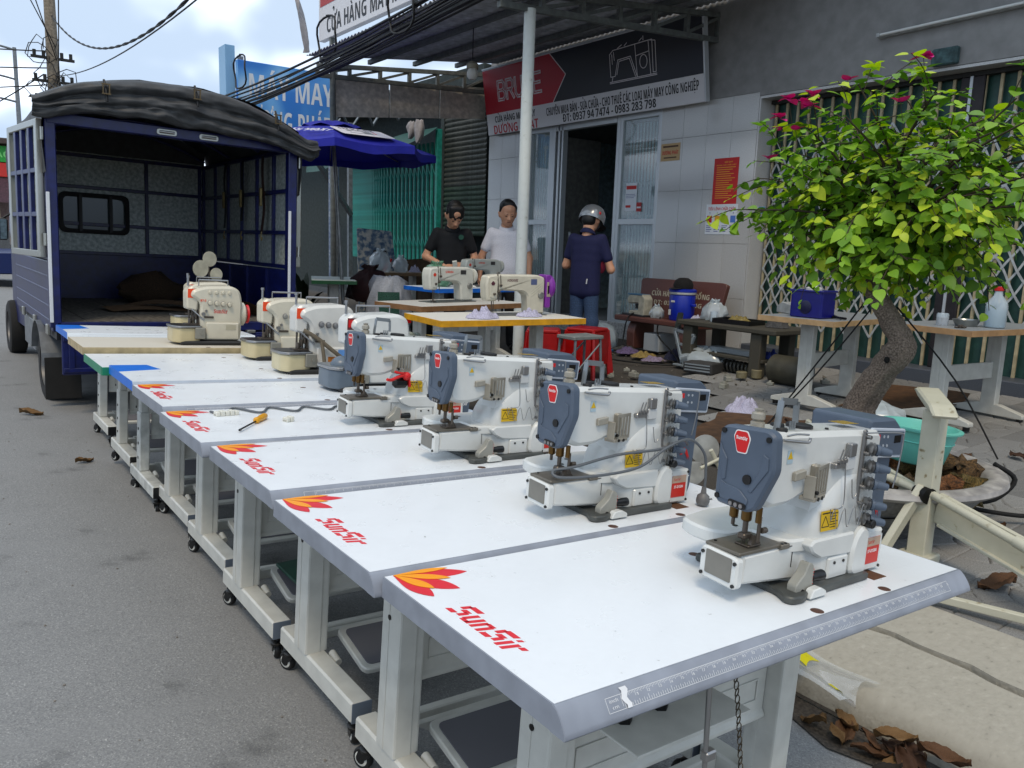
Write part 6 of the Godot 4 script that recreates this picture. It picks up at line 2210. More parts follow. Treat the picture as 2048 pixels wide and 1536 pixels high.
	var arch = func(u, v):
		var a = (u * 2 - 1)
		var z = lerpf(0.02, -Ln - 0.05, v)
		var sag = 0.025 * sin(v * PI * 3) * sin(v * PI * 3)
		var e = absf(a)
		if e > 0.8:
			var d = (e - 0.8) / 0.2
			return V(signf(a) * (hw + 0.045 + 0.02 * sin(z * 11 + d * 3)), 2.36 - 0.52 * d + 0.02 * sin(z * 7.0), z)
		var q = e / 0.8
		return V(a / 0.8 * (hw + 0.03), 2.36 + 0.235 * (1 - pow(q, 2.6)) - sag * (1 - q) + 0.008 * sin(a * 17 + z * 5), z)
	g.sheet(arch, 30, 26)
	part("cover", g, tarp, t)
	# cloth closing the arch over the bulkhead
	g = geo()
	var ty = PackedVector2Array([Vector2(-hw - 0.02, 2.2)])
	for i in 21:
		var a = -1.0 + i / 10.0
		ty.append(Vector2(a * (hw + 0.03), 2.36 + 0.235 * (1 - pow(absf(a), 2.6))))
	ty.append(Vector2(hw + 0.02, 2.2))
	g.prism(ty, -Ln - 0.03, -Ln - 0.01)
	part("front_cloth", g, tarp, t)
	# rolled-up rear flap: three lumpy folds bound with straps
	var rng = RandomNumberGenerator.new()
	rng.seed = 21
	var nf := FastNoiseLite.new()
	nf.seed = 4
	nf.frequency = 1.1
	nf.fractal_octaves = 3
	var fold = [[-0.35, 0.012], [-0.1, 0.014], [0.04, 0.012], [0.115, -0.02], [0.15, -0.065], [0.14, -0.1], [0.13, -0.113], [0.128, -0.13], [0.16, -0.165], [0.165, -0.2], [0.135, -0.222], [0.145, -0.24], [0.165, -0.275], [0.13, -0.315], [0.07, -0.322], [0.02, -0.3]]
	g = geo()
	g.sheet(func(u, v):
		var x = lerpf(-hw - 0.12, hw + 0.2, u)
		var a = clampf(x / (hw + 0.1), -1.0, 1.0)
		var f = v * (fold.size() - 1)
		var i = mini(int(f), fold.size() - 2)
		var q = Vector2(fold[i][0], fold[i][1]).lerp(Vector2(fold[i + 1][0], fold[i + 1][1]), f - i)
		var top = 2.37 + 0.215 * (1 - pow(absf(a), 2.4)) - 0.06 * maxf(a, 0.0)
		var w = nf.get_noise_2d(x * 1.6, v * 2.2)
		var w2 = nf.get_noise_2d(x * 5.0 + 30.0, v * 6.0)
		var k = 0.55 + 0.4 * (1 - a * a) * (0.8 + 0.25 * sin(x * 2.3 + 1.0))
		var end = smoothstep(0.0, 0.05, u) * smoothstep(1.0, 0.96, u)
		return V(x, top + q.y * k * (0.75 + 0.25 * end) + 0.03 * w * v, q.x * 0.8 * (0.5 + 0.5 * end) + 0.05 * w + 0.022 * w2 * v), 90, 45)
	part("rolled_flap", g, tarp, t)
	for x in [-0.58, 0.06, 0.7]:
		g = geo()
		var yt = 2.385 + 0.225 * (1 - pow(absf(x), 2.4))
		g.tube([V(x, yt - 0.02, 0.13), V(x + 0.005, yt - 0.1, 0.175), V(x + 0.01, yt - 0.18, 0.185)], 0.009, 5)
		var s = part("strap", g, black, t)
		g = geo()
		g.bx(x - 0.025, x + 0.035, yt - 0.06, yt - 0.052, 0.172, 0.187)
		g.bx(x - 0.025, x + 0.035, yt - 0.13, yt - 0.122, 0.185, 0.2)
		g.bx(x - 0.02, x - 0.012, yt - 0.13, yt - 0.06, 0.178, 0.192)
		g.bx(x + 0.022, x + 0.03, yt - 0.13, yt - 0.06, 0.178, 0.192)
		part("buckle", g, plain("buckle_brass", Color(0.42, 0.36, 0.26), 0.45, 0.6), s)
	# open rear doors swung back along the sides
	for s in [-1, 1]:
		var d = Node3D.new()
		d.transform = Transform3D(Basis(Vector3.UP, (0.12 if s < 0 else -0.05)), V(s * (hw + 0.07), 1.22, -0.06))
		put(d, "rear_door", t)
		g = geo()
		for z in [[-0.9, -0.84], [-0.06, 0.0]]: g.bx(-0.022, 0.022, 0, 1.0, z[0], z[1], 0.005)
		for y in [[0.0, 0.05], [0.95, 1.0]]: g.bx(-0.022, 0.022, y[0], y[1], -0.84, -0.06, 0.005)
		part("frame", g, chrome, d)
		g = geo()
		for z in [-0.70, -0.5, -0.28]: g.bx(-0.018, 0.012, 0.05, 0.95, z, z + 0.06, 0.004)
		for y in [0.3, 0.62]: g.bx(-0.017, 0.011, y, y + 0.035, -0.84, -0.06, 0.004)
		part("bars", g, blue, d)
		g = geo()
		g.bx(0.012, 0.016, 0.05, 0.95, -0.84, -0.06)
		part("sheet", g, galv, d)
		g = geo()
		for y in [0.1, 0.86]:
			g.bx(-s * 0.07 - 0.03, -s * 0.07 + 0.03, y, y + 0.07, -0.02, 0.05, 0.004)
			g.cyl(V(-s * 0.01, y + 0.035, 0.04), 0.014, 0.09, "y", 10)
		part("hinge", g, chrome, d)
	# straps hanging on the inner wall
	var web = plain("web_brown", Color(0.2, 0.1, 0.07), 0.8)
	for k in 3:
		var st = Node3D.new()
		st.position = V(hw - 0.045, 0, [-0.62, -1.2, -1.75][k])
		put(st, "tie_strap", t)
		g = geo()
		g.sheet(func(u, v): return V(-0.012 - 0.01 * sin(v * 7), lerpf(2.2, [1.5, 1.62, 1.55][k], v), (u - 0.5) * 0.07 + 0.02 * sin(v * 4 + k)), 2, 8)
		part("webbing", g, [web, black, black][k], st)
		g = geo()
		g.bx(-0.04, -0.02, 1.75, 1.92, -0.025, 0.025, 0.008)
		g.tube(spline([V(-0.02, 1.52, 0), V(-0.03, 1.47, 0.01), V(-0.03, 1.44, 0.03), V(-0.03, 1.47, 0.04)], 3), 0.006, 5)
		part("ratchet", g, plain("ratchet_brass", Color(0.6, 0.54, 0.36), 0.4, 0.5), st)
	# wheels, mudguard, flap
	for s in [-1, 1]:
		for z in [-0.85, -4.0]:
			var w = Node3D.new()
			w.position = V(s * (hw - 0.07), 0.31, z)
			put(w, "wheel", t)
			g = geo()
			g.lathe([Vector2(0.18, -0.085), Vector2(0.26, -0.09), Vector2(0.30, -0.075), Vector2(0.31, -0.05), Vector2(0.31, 0.05), Vector2(0.30, 0.075), Vector2(0.26, 0.09), Vector2(0.18, 0.085)], 30, Vector3.ZERO, "x")
			part("tyre", g, tex(mat("tyre_dusty", Color(0.10, 0.098, 0.095), 0.85), ntex(85, 0.05, Color(0.5, 0.5, 0.5), Color.WHITE), 3.0), w)
			g = geo()
			g.lathe([Vector2(0.0, -0.03), Vector2(0.07, -0.035), Vector2(0.1, -0.01), Vector2(0.17, -0.02), Vector2(0.185, -0.08), Vector2(0.185, 0.08), Vector2(0.17, 0.02), Vector2(0.0, 0.03)], 24, Vector3.ZERO, "x")
			part("rim", g, plain("rim_grey", Color(0.42, 0.42, 0.42), 0.5, 0.5), w)
		g = geo()
		var mg = []
		for i in 11:
			var a = lerpf(0.1, PI - 0.3, i / 10.0)
			mg.append(V(0, 0.31 + 0.37 * sin(a), -0.85 + 0.37 * cos(a)))
		for i in 10: g.bar(mg[i], mg[i + 1], 0.24, 0.006, Vector3.UP)
		part("mudguard", g, plain("mudguard_grey", Color(0.5, 0.52, 0.54), 0.4, 0.5), t, xfm(V(s * (hw - 0.06), 0, 0)))
		g = geo()
		g.bx(-0.13, 0.13, 0.08, 0.42, -0.006, 0.006, 0.003)
		var fl = part("mud_flap", g, plain("flap_rubber", Color(0.075, 0.075, 0.07), 0.7), t, xfm(V(s * (hw - 0.08), 0, -0.42)))
	# cab, mostly hidden by the body
	g = geo()
	var sec = func(w, z, y1): return [V(-w, 0.4, z), V(w, 0.4, z), V(w, 1.2, z), V(w - 0.1, y1, z), V(-w + 0.1, y1, z), V(-w, 1.2, z)]
	g.loft([sec.call(0.84, -Ln - 0.1, 1.95), sec.call(0.86, -Ln - 1.0, 1.98), sec.call(0.86, -Ln - 1.35, 1.9), sec.call(0.82, -Ln - 1.85, 1.15)], true, false)
	part("cab", g, blue, t)
	for s in [-1, 1]:
		g = geo()
		g.prism(rpoly([-Ln - 1.3, 1.25, -Ln - 0.3, 1.25, -Ln - 0.35, 1.8, -Ln - 1.15, 1.8], 0.05), s * 0.865 - 0.01, s * 0.865 + 0.01, "x")
		part("side_window", g, mat("car_glass", Color.WHITE), t)
		var mr = Node3D.new()
		mr.position = V(s * 1.0, 1.42, -Ln - 1.0)
		put(mr, "mirror", t)
		g = geo()
		g.bx(-0.09, 0.09, -0.12, 0.12, -0.04, 0.03, 0.02)
		part("shell", g, black, mr)
		g = geo()
		g.bx(-0.078, 0.078, -0.108, 0.108, 0.03, 0.033, 0.0)
		part("glass", g, mat("mirror_glass", Color(0.75, 0.8, 0.84), 0.03, 1.0), mr)
		g = geo()
		g.rod(V(-s * 0.02, 0.1, 0), V(-s * 0.16, 0.2, -0.05), 0.012)
		part("arm", g, black, mr)
	g = geo()
	g.bx(-hw - 0.005, -hw + 0.05, 0.34, 0.62, -2.3, -1.5, 0.01)
	part("side_guard", g, plain("mudguard_grey", Color.WHITE), t)
	# cargo left in the bed
	var T = t.transform
	g = geo()
	var sk = []
	for i in 7:
		var u = i / 6.0
		sk.append(ring(V(u * 0.62, 0.14, 0), 0.17 * sin(PI * clampf(u, 0.06, 0.94)) + 0.03, i))
	var r2 = []
	for q in sk:
		var c = V(0, 0, 0)
		for p in q: c += p / q.size()
		var rr = []
		for p in q: rr.append(V(c.x + (p.y - c.y), maxf(0.0, c.y + (p.x - c.x)), p.z))
		r2.append(rr)
	g.loft(r2)
	single("burlap_sack", g, plain("burlap", Color(0.26, 0.19, 0.12), 0.95, 0.0, 86, 0.5, 6.0), "dark lumpy sack lying deep in the truck bed", "sack", T * xfm(V(-0.1, 0.735, -2.1)))
	var kr = plain("kraft", Color(0.42, 0.32, 0.22), 0.85)
	for k in 3:
		g = geo()
		var b = [0.05, 0.1, 0.22][k]
		g.sheet(func(u, v): return V((u - 0.5) * 0.7, 0.01 + b * 0.5 * absf(sin(u * PI + 0.3)) + 0.01 * sin(v * 5 + k), (v - 0.5) * 0.4), 8, 4)
		single("cardboard_sheet", g, kr, ["flat cardboard sheet on the truck floor", "bent cardboard sheet lying over the flat one in the truck", "buckled cardboard propped up near the truck's rear sill"][k], "cardboard", T * xfm(V([-0.05, 0.15, 0.62][k], 0.738 + 0.012 * k, [-1.2, -1.35, -0.7][k]), [0, 0, 8][k], [10, -14, 30][k], [0, 4, -14][k]))

# ------------------------------------------------------------------ things on the pavement
func work_table(called, label, edge: Color, top: Color, p: Vector3, yaw: float, W: float, D: float, H := 0.77, group := "", leg := "frame_beige") -> Node3D:
	# origin: floor under the middle of the top
	var t = thing(called, label, "work table", p, group, V(0, yaw, 0))
	var tm = speckled("wt_top%d" % int(top.r * 100 + top.b * 10), top, 0.45, 61)
	var em = plain("wt_edge%d_%d" % [int(edge.r * 100), int(edge.b * 100)], edge, 0.45, 0.0, 62, 0.85)
	var lm = mats[leg]
	var g = geo()
	g.bx(-W / 2 + 0.003, W / 2 - 0.003, H - 0.04, H, -D / 2 + 0.003, D / 2 - 0.003)
	part("table_top", g, tm, t)
	g = geo()
	g.bx(-W / 2, W / 2, H - 0.041, H - 0.0005, D / 2 - 0.003, D / 2 + 0.003, 0.001)
	g.bx(-W / 2, W / 2, H - 0.041, H - 0.0005, -D / 2 - 0.003, -D / 2 + 0.003, 0.001)
	for s in [-1, 1]: g.bx(s * W / 2 - 0.003, s * W / 2 + 0.003, H - 0.041, H - 0.0005, -D / 2 + 0.003, D / 2 - 0.003, 0.001)
	part("edge_band", g, em, t)
	for s in [-1, 1]:
		var l = Node3D.new()
		put(l, "leg", t)
		var x = s * (W / 2 - 0.22)
		g = geo()
		g.bx(x - 0.03, x + 0.03, 0.1, H - 0.042, -0.055, 0.055, 0.006)
		g.bx(x - 0.033, x - 0.03, 0.2, H - 0.1, -0.012, 0.012, 0.001)
		part("upright", g, lm, l)
		g = geo()
		g.prism(rpoly([-0.26, 0.03, 0.26, 0.03, 0.26, 0.06, 0.08, 0.11, -0.08, 0.11, -0.26, 0.06], 0.01), x - 0.03, x + 0.03, "x", 0.004)
		part("foot", g, lm, l)
		g = geo()
		for z in [-0.23, 0.23]: g.cyl(V(x, 0.015, z), 0.022, 0.03, "y", 12)
		part("pad", g, mats["black_plastic"], l)
	g = geo()
	g.bx(-W / 2 + 0.25, W / 2 - 0.25, 0.3, 0.42, -0.01, 0.01, 0.004)
	part("stretcher", g, lm, t)
	return t

func bag(called, label, c: Vector3, w: float, h: float, m, sd: int, cat := "bag", tie := true):
	var g = geo()
	var rings = []
	var prof = [[0.0, 0.75], [0.12, 1.0], [0.4, 1.02], [0.65, 0.9], [0.8, 0.6], [0.88, 0.25], [1.0, 0.42]] if tie else [[0.0, 0.8], [0.1, 1.0], [0.5, 1.05], [0.8, 0.8], [0.95, 0.45], [1.0, 0.1]]
	for k in prof.size(): rings.append(ring(V(0, prof[k][0] * h, 0), prof[k][1] * w / 2, sd + k * 3, 18))
	g.loft(rings)
	return single(called, g, m, label, cat, xfm(c))

func cloth_heap(label, c: Vector3, w: float, d: float, h: float, m, sd: int, cat := "cloth", called := "crumpled_cloth", t = null):
	var n := FastNoiseLite.new()
	n.seed = sd
	n.frequency = 1.0
	n.fractal_octaves = 3
	var g = geo()
	g.sheet(func(u, v):
		var a = u * TAU
		var r = maxf(v, 0.001)
		var rr = r * (0.8 + 0.35 * n.get_noise_2d(cos(a) * 2, sin(a) * 2))
		var y = h * pow(1.0 - r * r, 0.7) * (0.6 + 0.75 * n.get_noise_2d(cos(a) * r * 1.7 + 9, sin(a) * r * 1.7)) + h * 0.22 * (1 - r) * sin(cos(a) * r * 9 + sin(a) * r * 5 + sd) + 0.003
		return V(cos(a) * rr * w / 2, maxf(y, 0.002), -sin(a) * rr * d / 2), 36, 10)
	return single(called, g, m, label, cat, t if t != null else xfm(c))

func PV(x, z, h := 0.0) -> Vector3:
	return V(x, walk_y(x) + h, z)

func set_sidewalk_things():
	var grp = "work tables standing on the pavement"
	var beige = mats["frame_beige"]
	# yellow-edged table with the violet-ended machine
	var yt = work_table("work_table", "yellow edged work table carrying the violet ended lockstitch machine", Color(0.86, 0.62, 0.05), Color(0.82, 0.81, 0.77), PV(3.24, -4.61), -6, 1.12, 0.6, 0.77, grp)
	var tt = work_table("work_table", "tan wooden edged work table behind the yellow edged one", Color(0.55, 0.40, 0.26), Color(0.74, 0.73, 0.70), PV(3.55, -5.66), 9, 1.15, 0.6, 0.77, grp)
	var bt = work_table("work_table", "blue edged work table where the shop people stand", Color(0.08, 0.42, 0.82), Color(0.76, 0.8, 0.84), PV(4.6, -7.05), 5, 1.2, 0.6, 0.77, grp)
	var gt = work_table("work_table", "green edged work table beside the parked truck", Color(0.05, 0.30, 0.15), Color(0.68, 0.72, 0.7), PV(4.0, -9.1), 68, 1.1, 0.5, 0.77, grp)
	var pt = work_table("work_table", "bare plywood work table under plastic bags", Color(0.50, 0.40, 0.28), Color(0.52, 0.43, 0.31), PV(5.3, -9.85), 2, 0.85, 0.5, 0.77, grp)
	var ra = work_table("work_table", "wood edged table holding a blue container against the gate", Color(0.70, 0.58, 0.42), Color(0.52, 0.54, 0.55), PV(5.75, -3.6), 4, 1.1, 0.62, 0.7, grp)
	var rb = work_table("work_table", "wood edged table holding a bottle of clear liquid", Color(0.66, 0.52, 0.36), Color(0.52, 0.55, 0.56), PV(6.05, -2.68), -6, 1.1, 0.62, 0.7, grp)
	# machines on those tables
	var lg = "lockstitch machines on the pavement tables"
	var cream = Color(0.76, 0.74, 0.67)
	var top = func(t, x, z, yaw := 0.0): return t.transform * Transform3D(Basis(Vector3.UP, yaw), V(x, 0.7705, z))
	lockstitch("cream lockstitch machine with violet motor end", cream, "HIKARI", Color(0.45, 0.14, 0.55), lg, Color(0.3, 0.1, 0.16)).transform = top.call(yt, -0.02, -0.05)
	lockstitch("cream lockstitch machine with hand wheel on tan table", Color(0.77, 0.77, 0.73), "SIRUBA", null, lg, Color(0.78, 0.2, 0.1)).transform = top.call(tt, -0.2, -0.05)
	lockstitch("grey white lockstitch machine with hand wheel on blue edged table", Color(0.66, 0.68, 0.66), "SIRUBA", null, lg, Color(0.7, 0.24, 0.16)).transform = top.call(bt, 0.02, -0.05)
	var wc = mat("rag_lilac", Color(0.74, 0.73, 0.82), 0.9)
	wc = plain("rag_stripe", Color(0.76, 0.75, 0.84), 0.9, 0.0, 91, 0.7, 9.0)
	cloth_heap("crumpled white lilac cloth beside the needle on yellow table", Vector3.ZERO, 0.3, 0.2, 0.08, wc, 4, "cloth", "crumpled_cloth", top.call(yt, -0.2, 0.17))
	cloth_heap("crumpled white cloth under the violet ended machine", Vector3.ZERO, 0.24, 0.14, 0.06, wc, 7, "cloth", "crumpled_cloth", top.call(yt, 0.2, 0.12))
	cloth_heap("small white paper heap on blue edged table", Vector3.ZERO, 0.2, 0.12, 0.03, mat("paper_white", Color(0.85, 0.85, 0.84), 0.8), 9, "paper", "paper_heap", top.call(bt, -0.12, 0.15))
	var clear = mat("plastic_film", Color(0.85, 0.9, 0.92, 0.42), 0.18)
	clear.transparency = BaseMaterial3D.TRANSPARENCY_ALPHA
	var gbag = mat("plastic_green", Color(0.42, 0.62, 0.5, 0.62), 0.25)
	gbag.transparency = BaseMaterial3D.TRANSPARENCY_ALPHA
	var jm = mat("bottle_plastic", Color(0.8, 0.86, 0.9, 0.4), 0.12)
	jm.transparency = BaseMaterial3D.TRANSPARENCY_ALPHA
	var pb = top.call(bt, -0.33, -0.1)
	bag("plastic_bag", "green tinted plastic bag standing on blue edged table", pb.origin, 0.28, 0.24, gbag, 3)
	var pp = pt.transform * V(-0.3, 0.772, 0.0)
	bag("plastic_bag", "clear plastic bag on the plywood table, larger one", pp, 0.26, 0.3, clear, 5)
	bag("plastic_bag", "clear plastic bag on the plywood table, smaller one", pt.transform * V(0.0, 0.772, 0.03), 0.18, 0.22, clear, 8)
	cloth_heap("small lilac cloth beside bags on the plywood table", Vector3.ZERO, 0.2, 0.14, 0.1, wc, 12, "cloth", "crumpled_cloth", pt.transform * xfm(V(0.22, 0.772, 0.05)))
	umbrella()
	junk_corner()
	bench()
	stone_table()
	# red stools with a steel one before them
	var red = plain("stool_red", Color(0.62, 0.035, 0.03), 0.35, 0.0, 92, 0.9)
	for k in 2:
		var s = thing("plastic_stool", ["red plastic stool beside the yellow table", "red plastic stool tucked farther under the yellow table"][k], "stool", PV([5.0, 4.62][k], [-5.62, -5.8][k]), "", V(0, [20, 50][k], 0))
		var g = geo()
		g.prism(rpoly([-0.15, -0.15, 0.15, -0.15, 0.15, 0.15, -0.15, 0.15], 0.03), 0.43, 0.46, "y", 0.008)
		part("seat", g, red, s)
		for q in [[-1, -1], [1, -1], [1, 1], [-1, 1]]:
			g = geo()
			var a = V(q[0] * 0.13, 0.44, q[1] * 0.13)
			var b = V(q[0] * 0.175, 0.0, q[1] * 0.175)
			g.bar(a, b, 0.06, 0.03, V(q[0], 0, -q[1]), 0.006)
			part("leg", g, red, s)
		g = geo()
		for q in [[0.155, 0], [-0.155, 0]]: g.bx(q[0] - 0.006, q[0] + 0.006, 0.12, 0.43, -0.13, 0.13)
		for q in [0.155, -0.155]: g.bx(-0.13, 0.13, 0.12, 0.43, q - 0.006, q + 0.006)
		part("skirt", g, red, s)
	var s = thing("metal_stool", "grey topped metal stool in front of the red stools", "stool", PV(4.55, -5.2))
	var g = geo()
	g.prism(rpoly([-0.17, -0.12, 0.17, -0.12, 0.17, 0.12, -0.17, 0.12], 0.02), 0.44, 0.47, "y", 0.005)
	part("seat", g, plain("stool_grey", Color(0.5, 0.52, 0.51), 0.5), s)
	for q in [[-1, -1], [1, -1], [1, 1], [-1, 1]]:
		g = geo()
		g.rod(V(q[0] * 0.14, 0.44, q[1] * 0.1), V(q[0] * 0.16, 0, q[1] * 0.12), 0.012)
		part("leg", g, plain("zinc_grey", Color.WHITE), s)
	g = geo()
	for z in [-0.1, 0.1]: g.rod(V(-0.15, 0.15, z * 1.15), V(0.14, 0.4, z), 0.008)
	part("brace", g, plain("zinc_grey", Color.WHITE), s)
	# things on the right-hand tables
	var at = ra.transform
	s = thing("blue_container", "blue square container with white lid on the table", "container")
	s.transform = at * xfm(V(-0.35, 0.701, 0.02))
	g = geo()
	g.prism(rpoly([-0.1, -0.13, 0.1, -0.13, 0.1, 0.13, -0.1, 0.13], 0.02), 0.0, 0.2, "y", 0.008)
	g.bx(-0.108, 0.108, 0.19, 0.205, -0.138, 0.138, 0.006)
	part("body", g, plain("container_blue", Color(0.02, 0.03, 0.42), 0.35, 0.0, 62, 0.9), s)
	g = geo()
	g.lathe([Vector2(0.045, 0.0), Vector2(0.05, 0.006), Vector2(0.04, 0.01), Vector2(0.0, 0.008)], 18, V(0, 0, 0), "x")
	part("outlet_ring", g, mat("container_dark", Color(0.01, 0.012, 0.2), 0.4), s, Transform3D(Basis(Vector3.UP, PI), V(-0.098, 0.08, 0)))
	g = geo()
	g.lathe([Vector2(0.06, 0.205), Vector2(0.06, 0.22), Vector2(0.02, 0.235), Vector2(0.02, 0.25), Vector2(0, 0.25)], 16)
	part("lid", g, mat("lid_white", Color(0.75, 0.75, 0.73), 0.5), s)
	s = thing("machine_cover", "white machine cover lying on the table beside the blue container", "machine part")
	s.transform = at * xfm(V(-0.2, 0.701, -0.2), 0, 60, 0)
	g = geo()
	g.prism(rpoly([-0.2, 0, 0.2, 0, 0.2, 0.05, 0.12, 0.09, -0.2, 0.06], 0.01), -0.06, 0.06, "z", 0.006)
	g.bx(-0.18, 0.0, 0.0, 0.03, 0.06, 0.11, 0.004)
	part("shell", g, plain("cover_grey", Color(0.66, 0.67, 0.66), 0.45), s)
	s = thing("tool_bar", "dark pliers lying on the table edge", "tool")
	s.transform = at * xfm(V(-0.3, 0.701, 0.2), 0, 60, 0)
	g = geo()
	g.rod(V(-0.09, 0.012, 0.01), V(0.09, 0.014, -0.02), 0.009)
	g.rod(V(-0.09, 0.012, -0.03), V(0.09, 0.02, 0.02), 0.008)
	part("handles", g, mats["black_plastic"], s)
	var btm = rb.transform
	var jug = thing("liquid_bottle", "clear plastic bottle with red cap and pale liquid", "bottle")
	jug.transform = btm * xfm(V(-0.1, 0.701, 0.2))
	g = geo()
	g.lathe([Vector2(0, 0.002), Vector2(0.06, 0.002), Vector2(0.068, 0.012), Vector2(0.068, 0.15), Vector2(0.06, 0.18), Vector2(0.028, 0.22), Vector2(0.024, 0.25), Vector2(0, 0.25)], 20)
	part("body", g, mats["bottle_plastic"], jug)
	g = geo()
	g.lathe([Vector2(0, 0.006), Vector2(0.062, 0.006), Vector2(0.062, 0.13), Vector2(0, 0.13)], 18)
	part("liquid", g, mat("liquid_pale", Color(0.55, 0.66, 0.72), 0.08), jug)
	g = geo()
	g.cyl(V(0, 0.265, 0), 0.03, 0.03, "y", 16, 0.004)
	part("cap", g, mat("badge_red", Color.WHITE), jug)
	s = thing("oil_jar", "small jar of amber oil on the table", "jar")
	s.transform = btm * xfm(V(-0.35, 0.701, -0.02))
	g = geo()
	g.lathe([Vector2(0, 0.001), Vector2(0.038, 0.001), Vector2(0.038, 0.055), Vector2(0, 0.055)], 16)
	part("oil", g, mat("oil_amber", Color(0.28, 0.1, 0.02), 0.1), s)
	g = geo()
	g.lathe([Vector2(0.0395, 0.0), Vector2(0.0395, 0.075), Vector2(0.034, 0.085), Vector2(0.0, 0.086)], 16)
	part("glass", g, mats["bottle_plastic"], s)
	s = thing("tin_bowl", "shallow steel bowl on the table beside the oil jar", "bowl")
	s.transform = btm * xfm(V(-0.2, 0.701, 0.06))
	g = geo()
	g.lathe([Vector2(0, 0.003), Vector2(0.06, 0.004), Vector2(0.085, 0.045), Vector2(0.09, 0.046), Vector2(0.065, 0.0), Vector2(0, 0.0)], 22)
	part("shell", g, plain("bowl_steel", Color(0.6, 0.62, 0.62), 0.3, 0.8), s)
	s = thing("small_fittings", "small metal fittings lying near the bottle", "hardware")
	s.transform = btm * xfm(V(-0.42, 0.701, 0.16))
	g = geo()
	for k in 5: g.bx(-0.05 + k * 0.02, -0.035 + k * 0.02, 0, 0.012 + 0.01 * (k % 2), -0.02 + 0.012 * (k % 3), 0.0 + 0.012 * (k % 3), 0.002)
	part("pieces", g, mats["dark_steel"], s)
	planter()
	upturned_stand()

func umbrella():
	var base = PV(4.05, -8.85)
	var t = thing("market_umbrella", "blue market umbrella with a white printed panel on a grey pole", "umbrella", base)
	var top = V(-0.12, 2.70 - base.y, -0.1)
	var g = geo()
	g.tube([V(0, 0, 0), V(-0.115, 2.66 - base.y, -0.095)], 0.022, 10)
	part("pole", g, plain("umb_pole", Color(0.6, 0.61, 0.61), 0.4, 0.5), t)
	var blue = plain("umb_blue", Color(0.09, 0.12, 0.62), 0.7, 0.0, 93, 0.92)
	blue.backlight_enabled = true
	blue.backlight = Color(0.05, 0.05, 0.3)
	var R = 1.2
	var pt = func(k, r): 
		var a = TAU * (k + 0.5) / 8.0
		var q = r / R
		var scal = 1.0
		return top + V(cos(a) * r, -0.27 * pow(q, 1.35), sin(a) * r)
	for k in 8:
		g = geo()
		g.sheet(func(u, v):
			var r = lerpf(0.12, R, v)
			var a = pt.call(k, r)
			var b = pt.call(k + 1, r)
			var p = a.lerp(b, u)
			return p + V(0, -0.05 * sin(u * PI) * v * v * 0.6, 0) * 1.0 - (p - top) * V(1, 0, 1) * 0.05 * sin(u * PI) * v, 6, 6)
		g.sheet(func(u, v):
			var a = pt.call(k, R)
			var b = pt.call(k + 1, R)
			var p = a.lerp(b, u)
			return p + V(0, -0.05 * 0.6 * sin(u * PI), 0) - (p - top) * V(1, 0, 1) * 0.05 * sin(u * PI) + V(0, -0.085 * v + 0.01 * sin(u * 9) * v, 0), 6, 2, 61)
		part("canopy_panel", g, blue, t)
		g = geo()
		g.rod(pt.call(k, 0.1) - V(0, 0.02, 0), pt.call(k, R - 0.02) - V(0, 0.02, 0), 0.008, 6)
		part("rib", g, mats["umb_pole"], t)
	g = geo()
	g.sheet(func(u, v):
		var a = TAU * u
		var r = lerpf(0.0, 0.34, v)
		return top + V(cos(a) * r, 0.045 - 0.08 * v * v + 0.015 * cos(a * 8) * v, sin(a) * r), 32, 4)
	part("vent_cap", g, blue, t)
	# printed panel on the panel facing the camera: found by the canopy's own plane
	for q in [[1, "panel"], [2, "name"]]:
		var k = q[0]
		var a = pt.call(k, 0.85)
		var b = pt.call(k + 1, 0.85)
		var c = (a + b) * 0.5
		var xax = (a - b).normalized()
		var out = V(c.x - top.x, 0, c.z - top.z).normalized()
		var dn = (((pt.call(k, 1.1) + pt.call(k + 1, 1.1)) - (pt.call(k, 0.5) + pt.call(k + 1, 0.5)))).normalized()
		var nrm = xax.cross(-dn).normalized()
		if nrm.y < 0:
			xax = -xax
			nrm = xax.cross(-dn).normalized()
		var tf = Transform3D(Basis(xax, -dn, nrm), c + nrm * 0.02 - V(0, 0.0, 0))
		if q[1] == "panel":
			g = geo()
			g.prism(rpoly([-0.3, -0.2, 0.3, -0.2, 0.3, 0.2, -0.3, 0.2], 0.04), -0.002, 0.0)
			var pn = part("printed_panel", g, mat("print_white2", Color(0.8, 0.8, 0.84), 0.6), t, tf)
			words("HIKARI", 0.4, 0.07, mat("print_navy", Color(0.06, 0.06, 0.2), 0.6), pn, xfm(V(-0.02, 0.135, 0.0005)), "bold", 0.0, "lettering", 0.001)
			g = geo()
			g.prism(rpoly([-0.18, -0.1, 0.1, -0.1, 0.1, 0.06, 0.04, 0.07, -0.18, 0.06, -0.18, 0.0, -0.13, -0.02, -0.13, 0.03, 0.0, 0.03, 0.0, -0.07, -0.18, -0.07], 0.008), 0.0003, 0.001)
			part("machine_print", g, mat("print_greyink", Color(0.45, 0.47, 0.5), 0.6), pn)
			g = geo()
			g.bx(0.13, 0.15, -0.06, 0.06, 0.0003, 0.001)
			part("red_print", g, mat("badge_red", Color.WHITE), pn)
		else:
			words("MÁY MAY", 0.5, 0.1, mat("print_white2", Color.WHITE), t, tf * xfm(V(0, 0.02, 0.0)), "bold", 0.15)
			words("DƯƠNG PHÁT", 0.72, 0.12, mat("print_white2", Color.WHITE), t, tf * xfm(V(0, -0.14, 0.012)), "bold", 0.15)

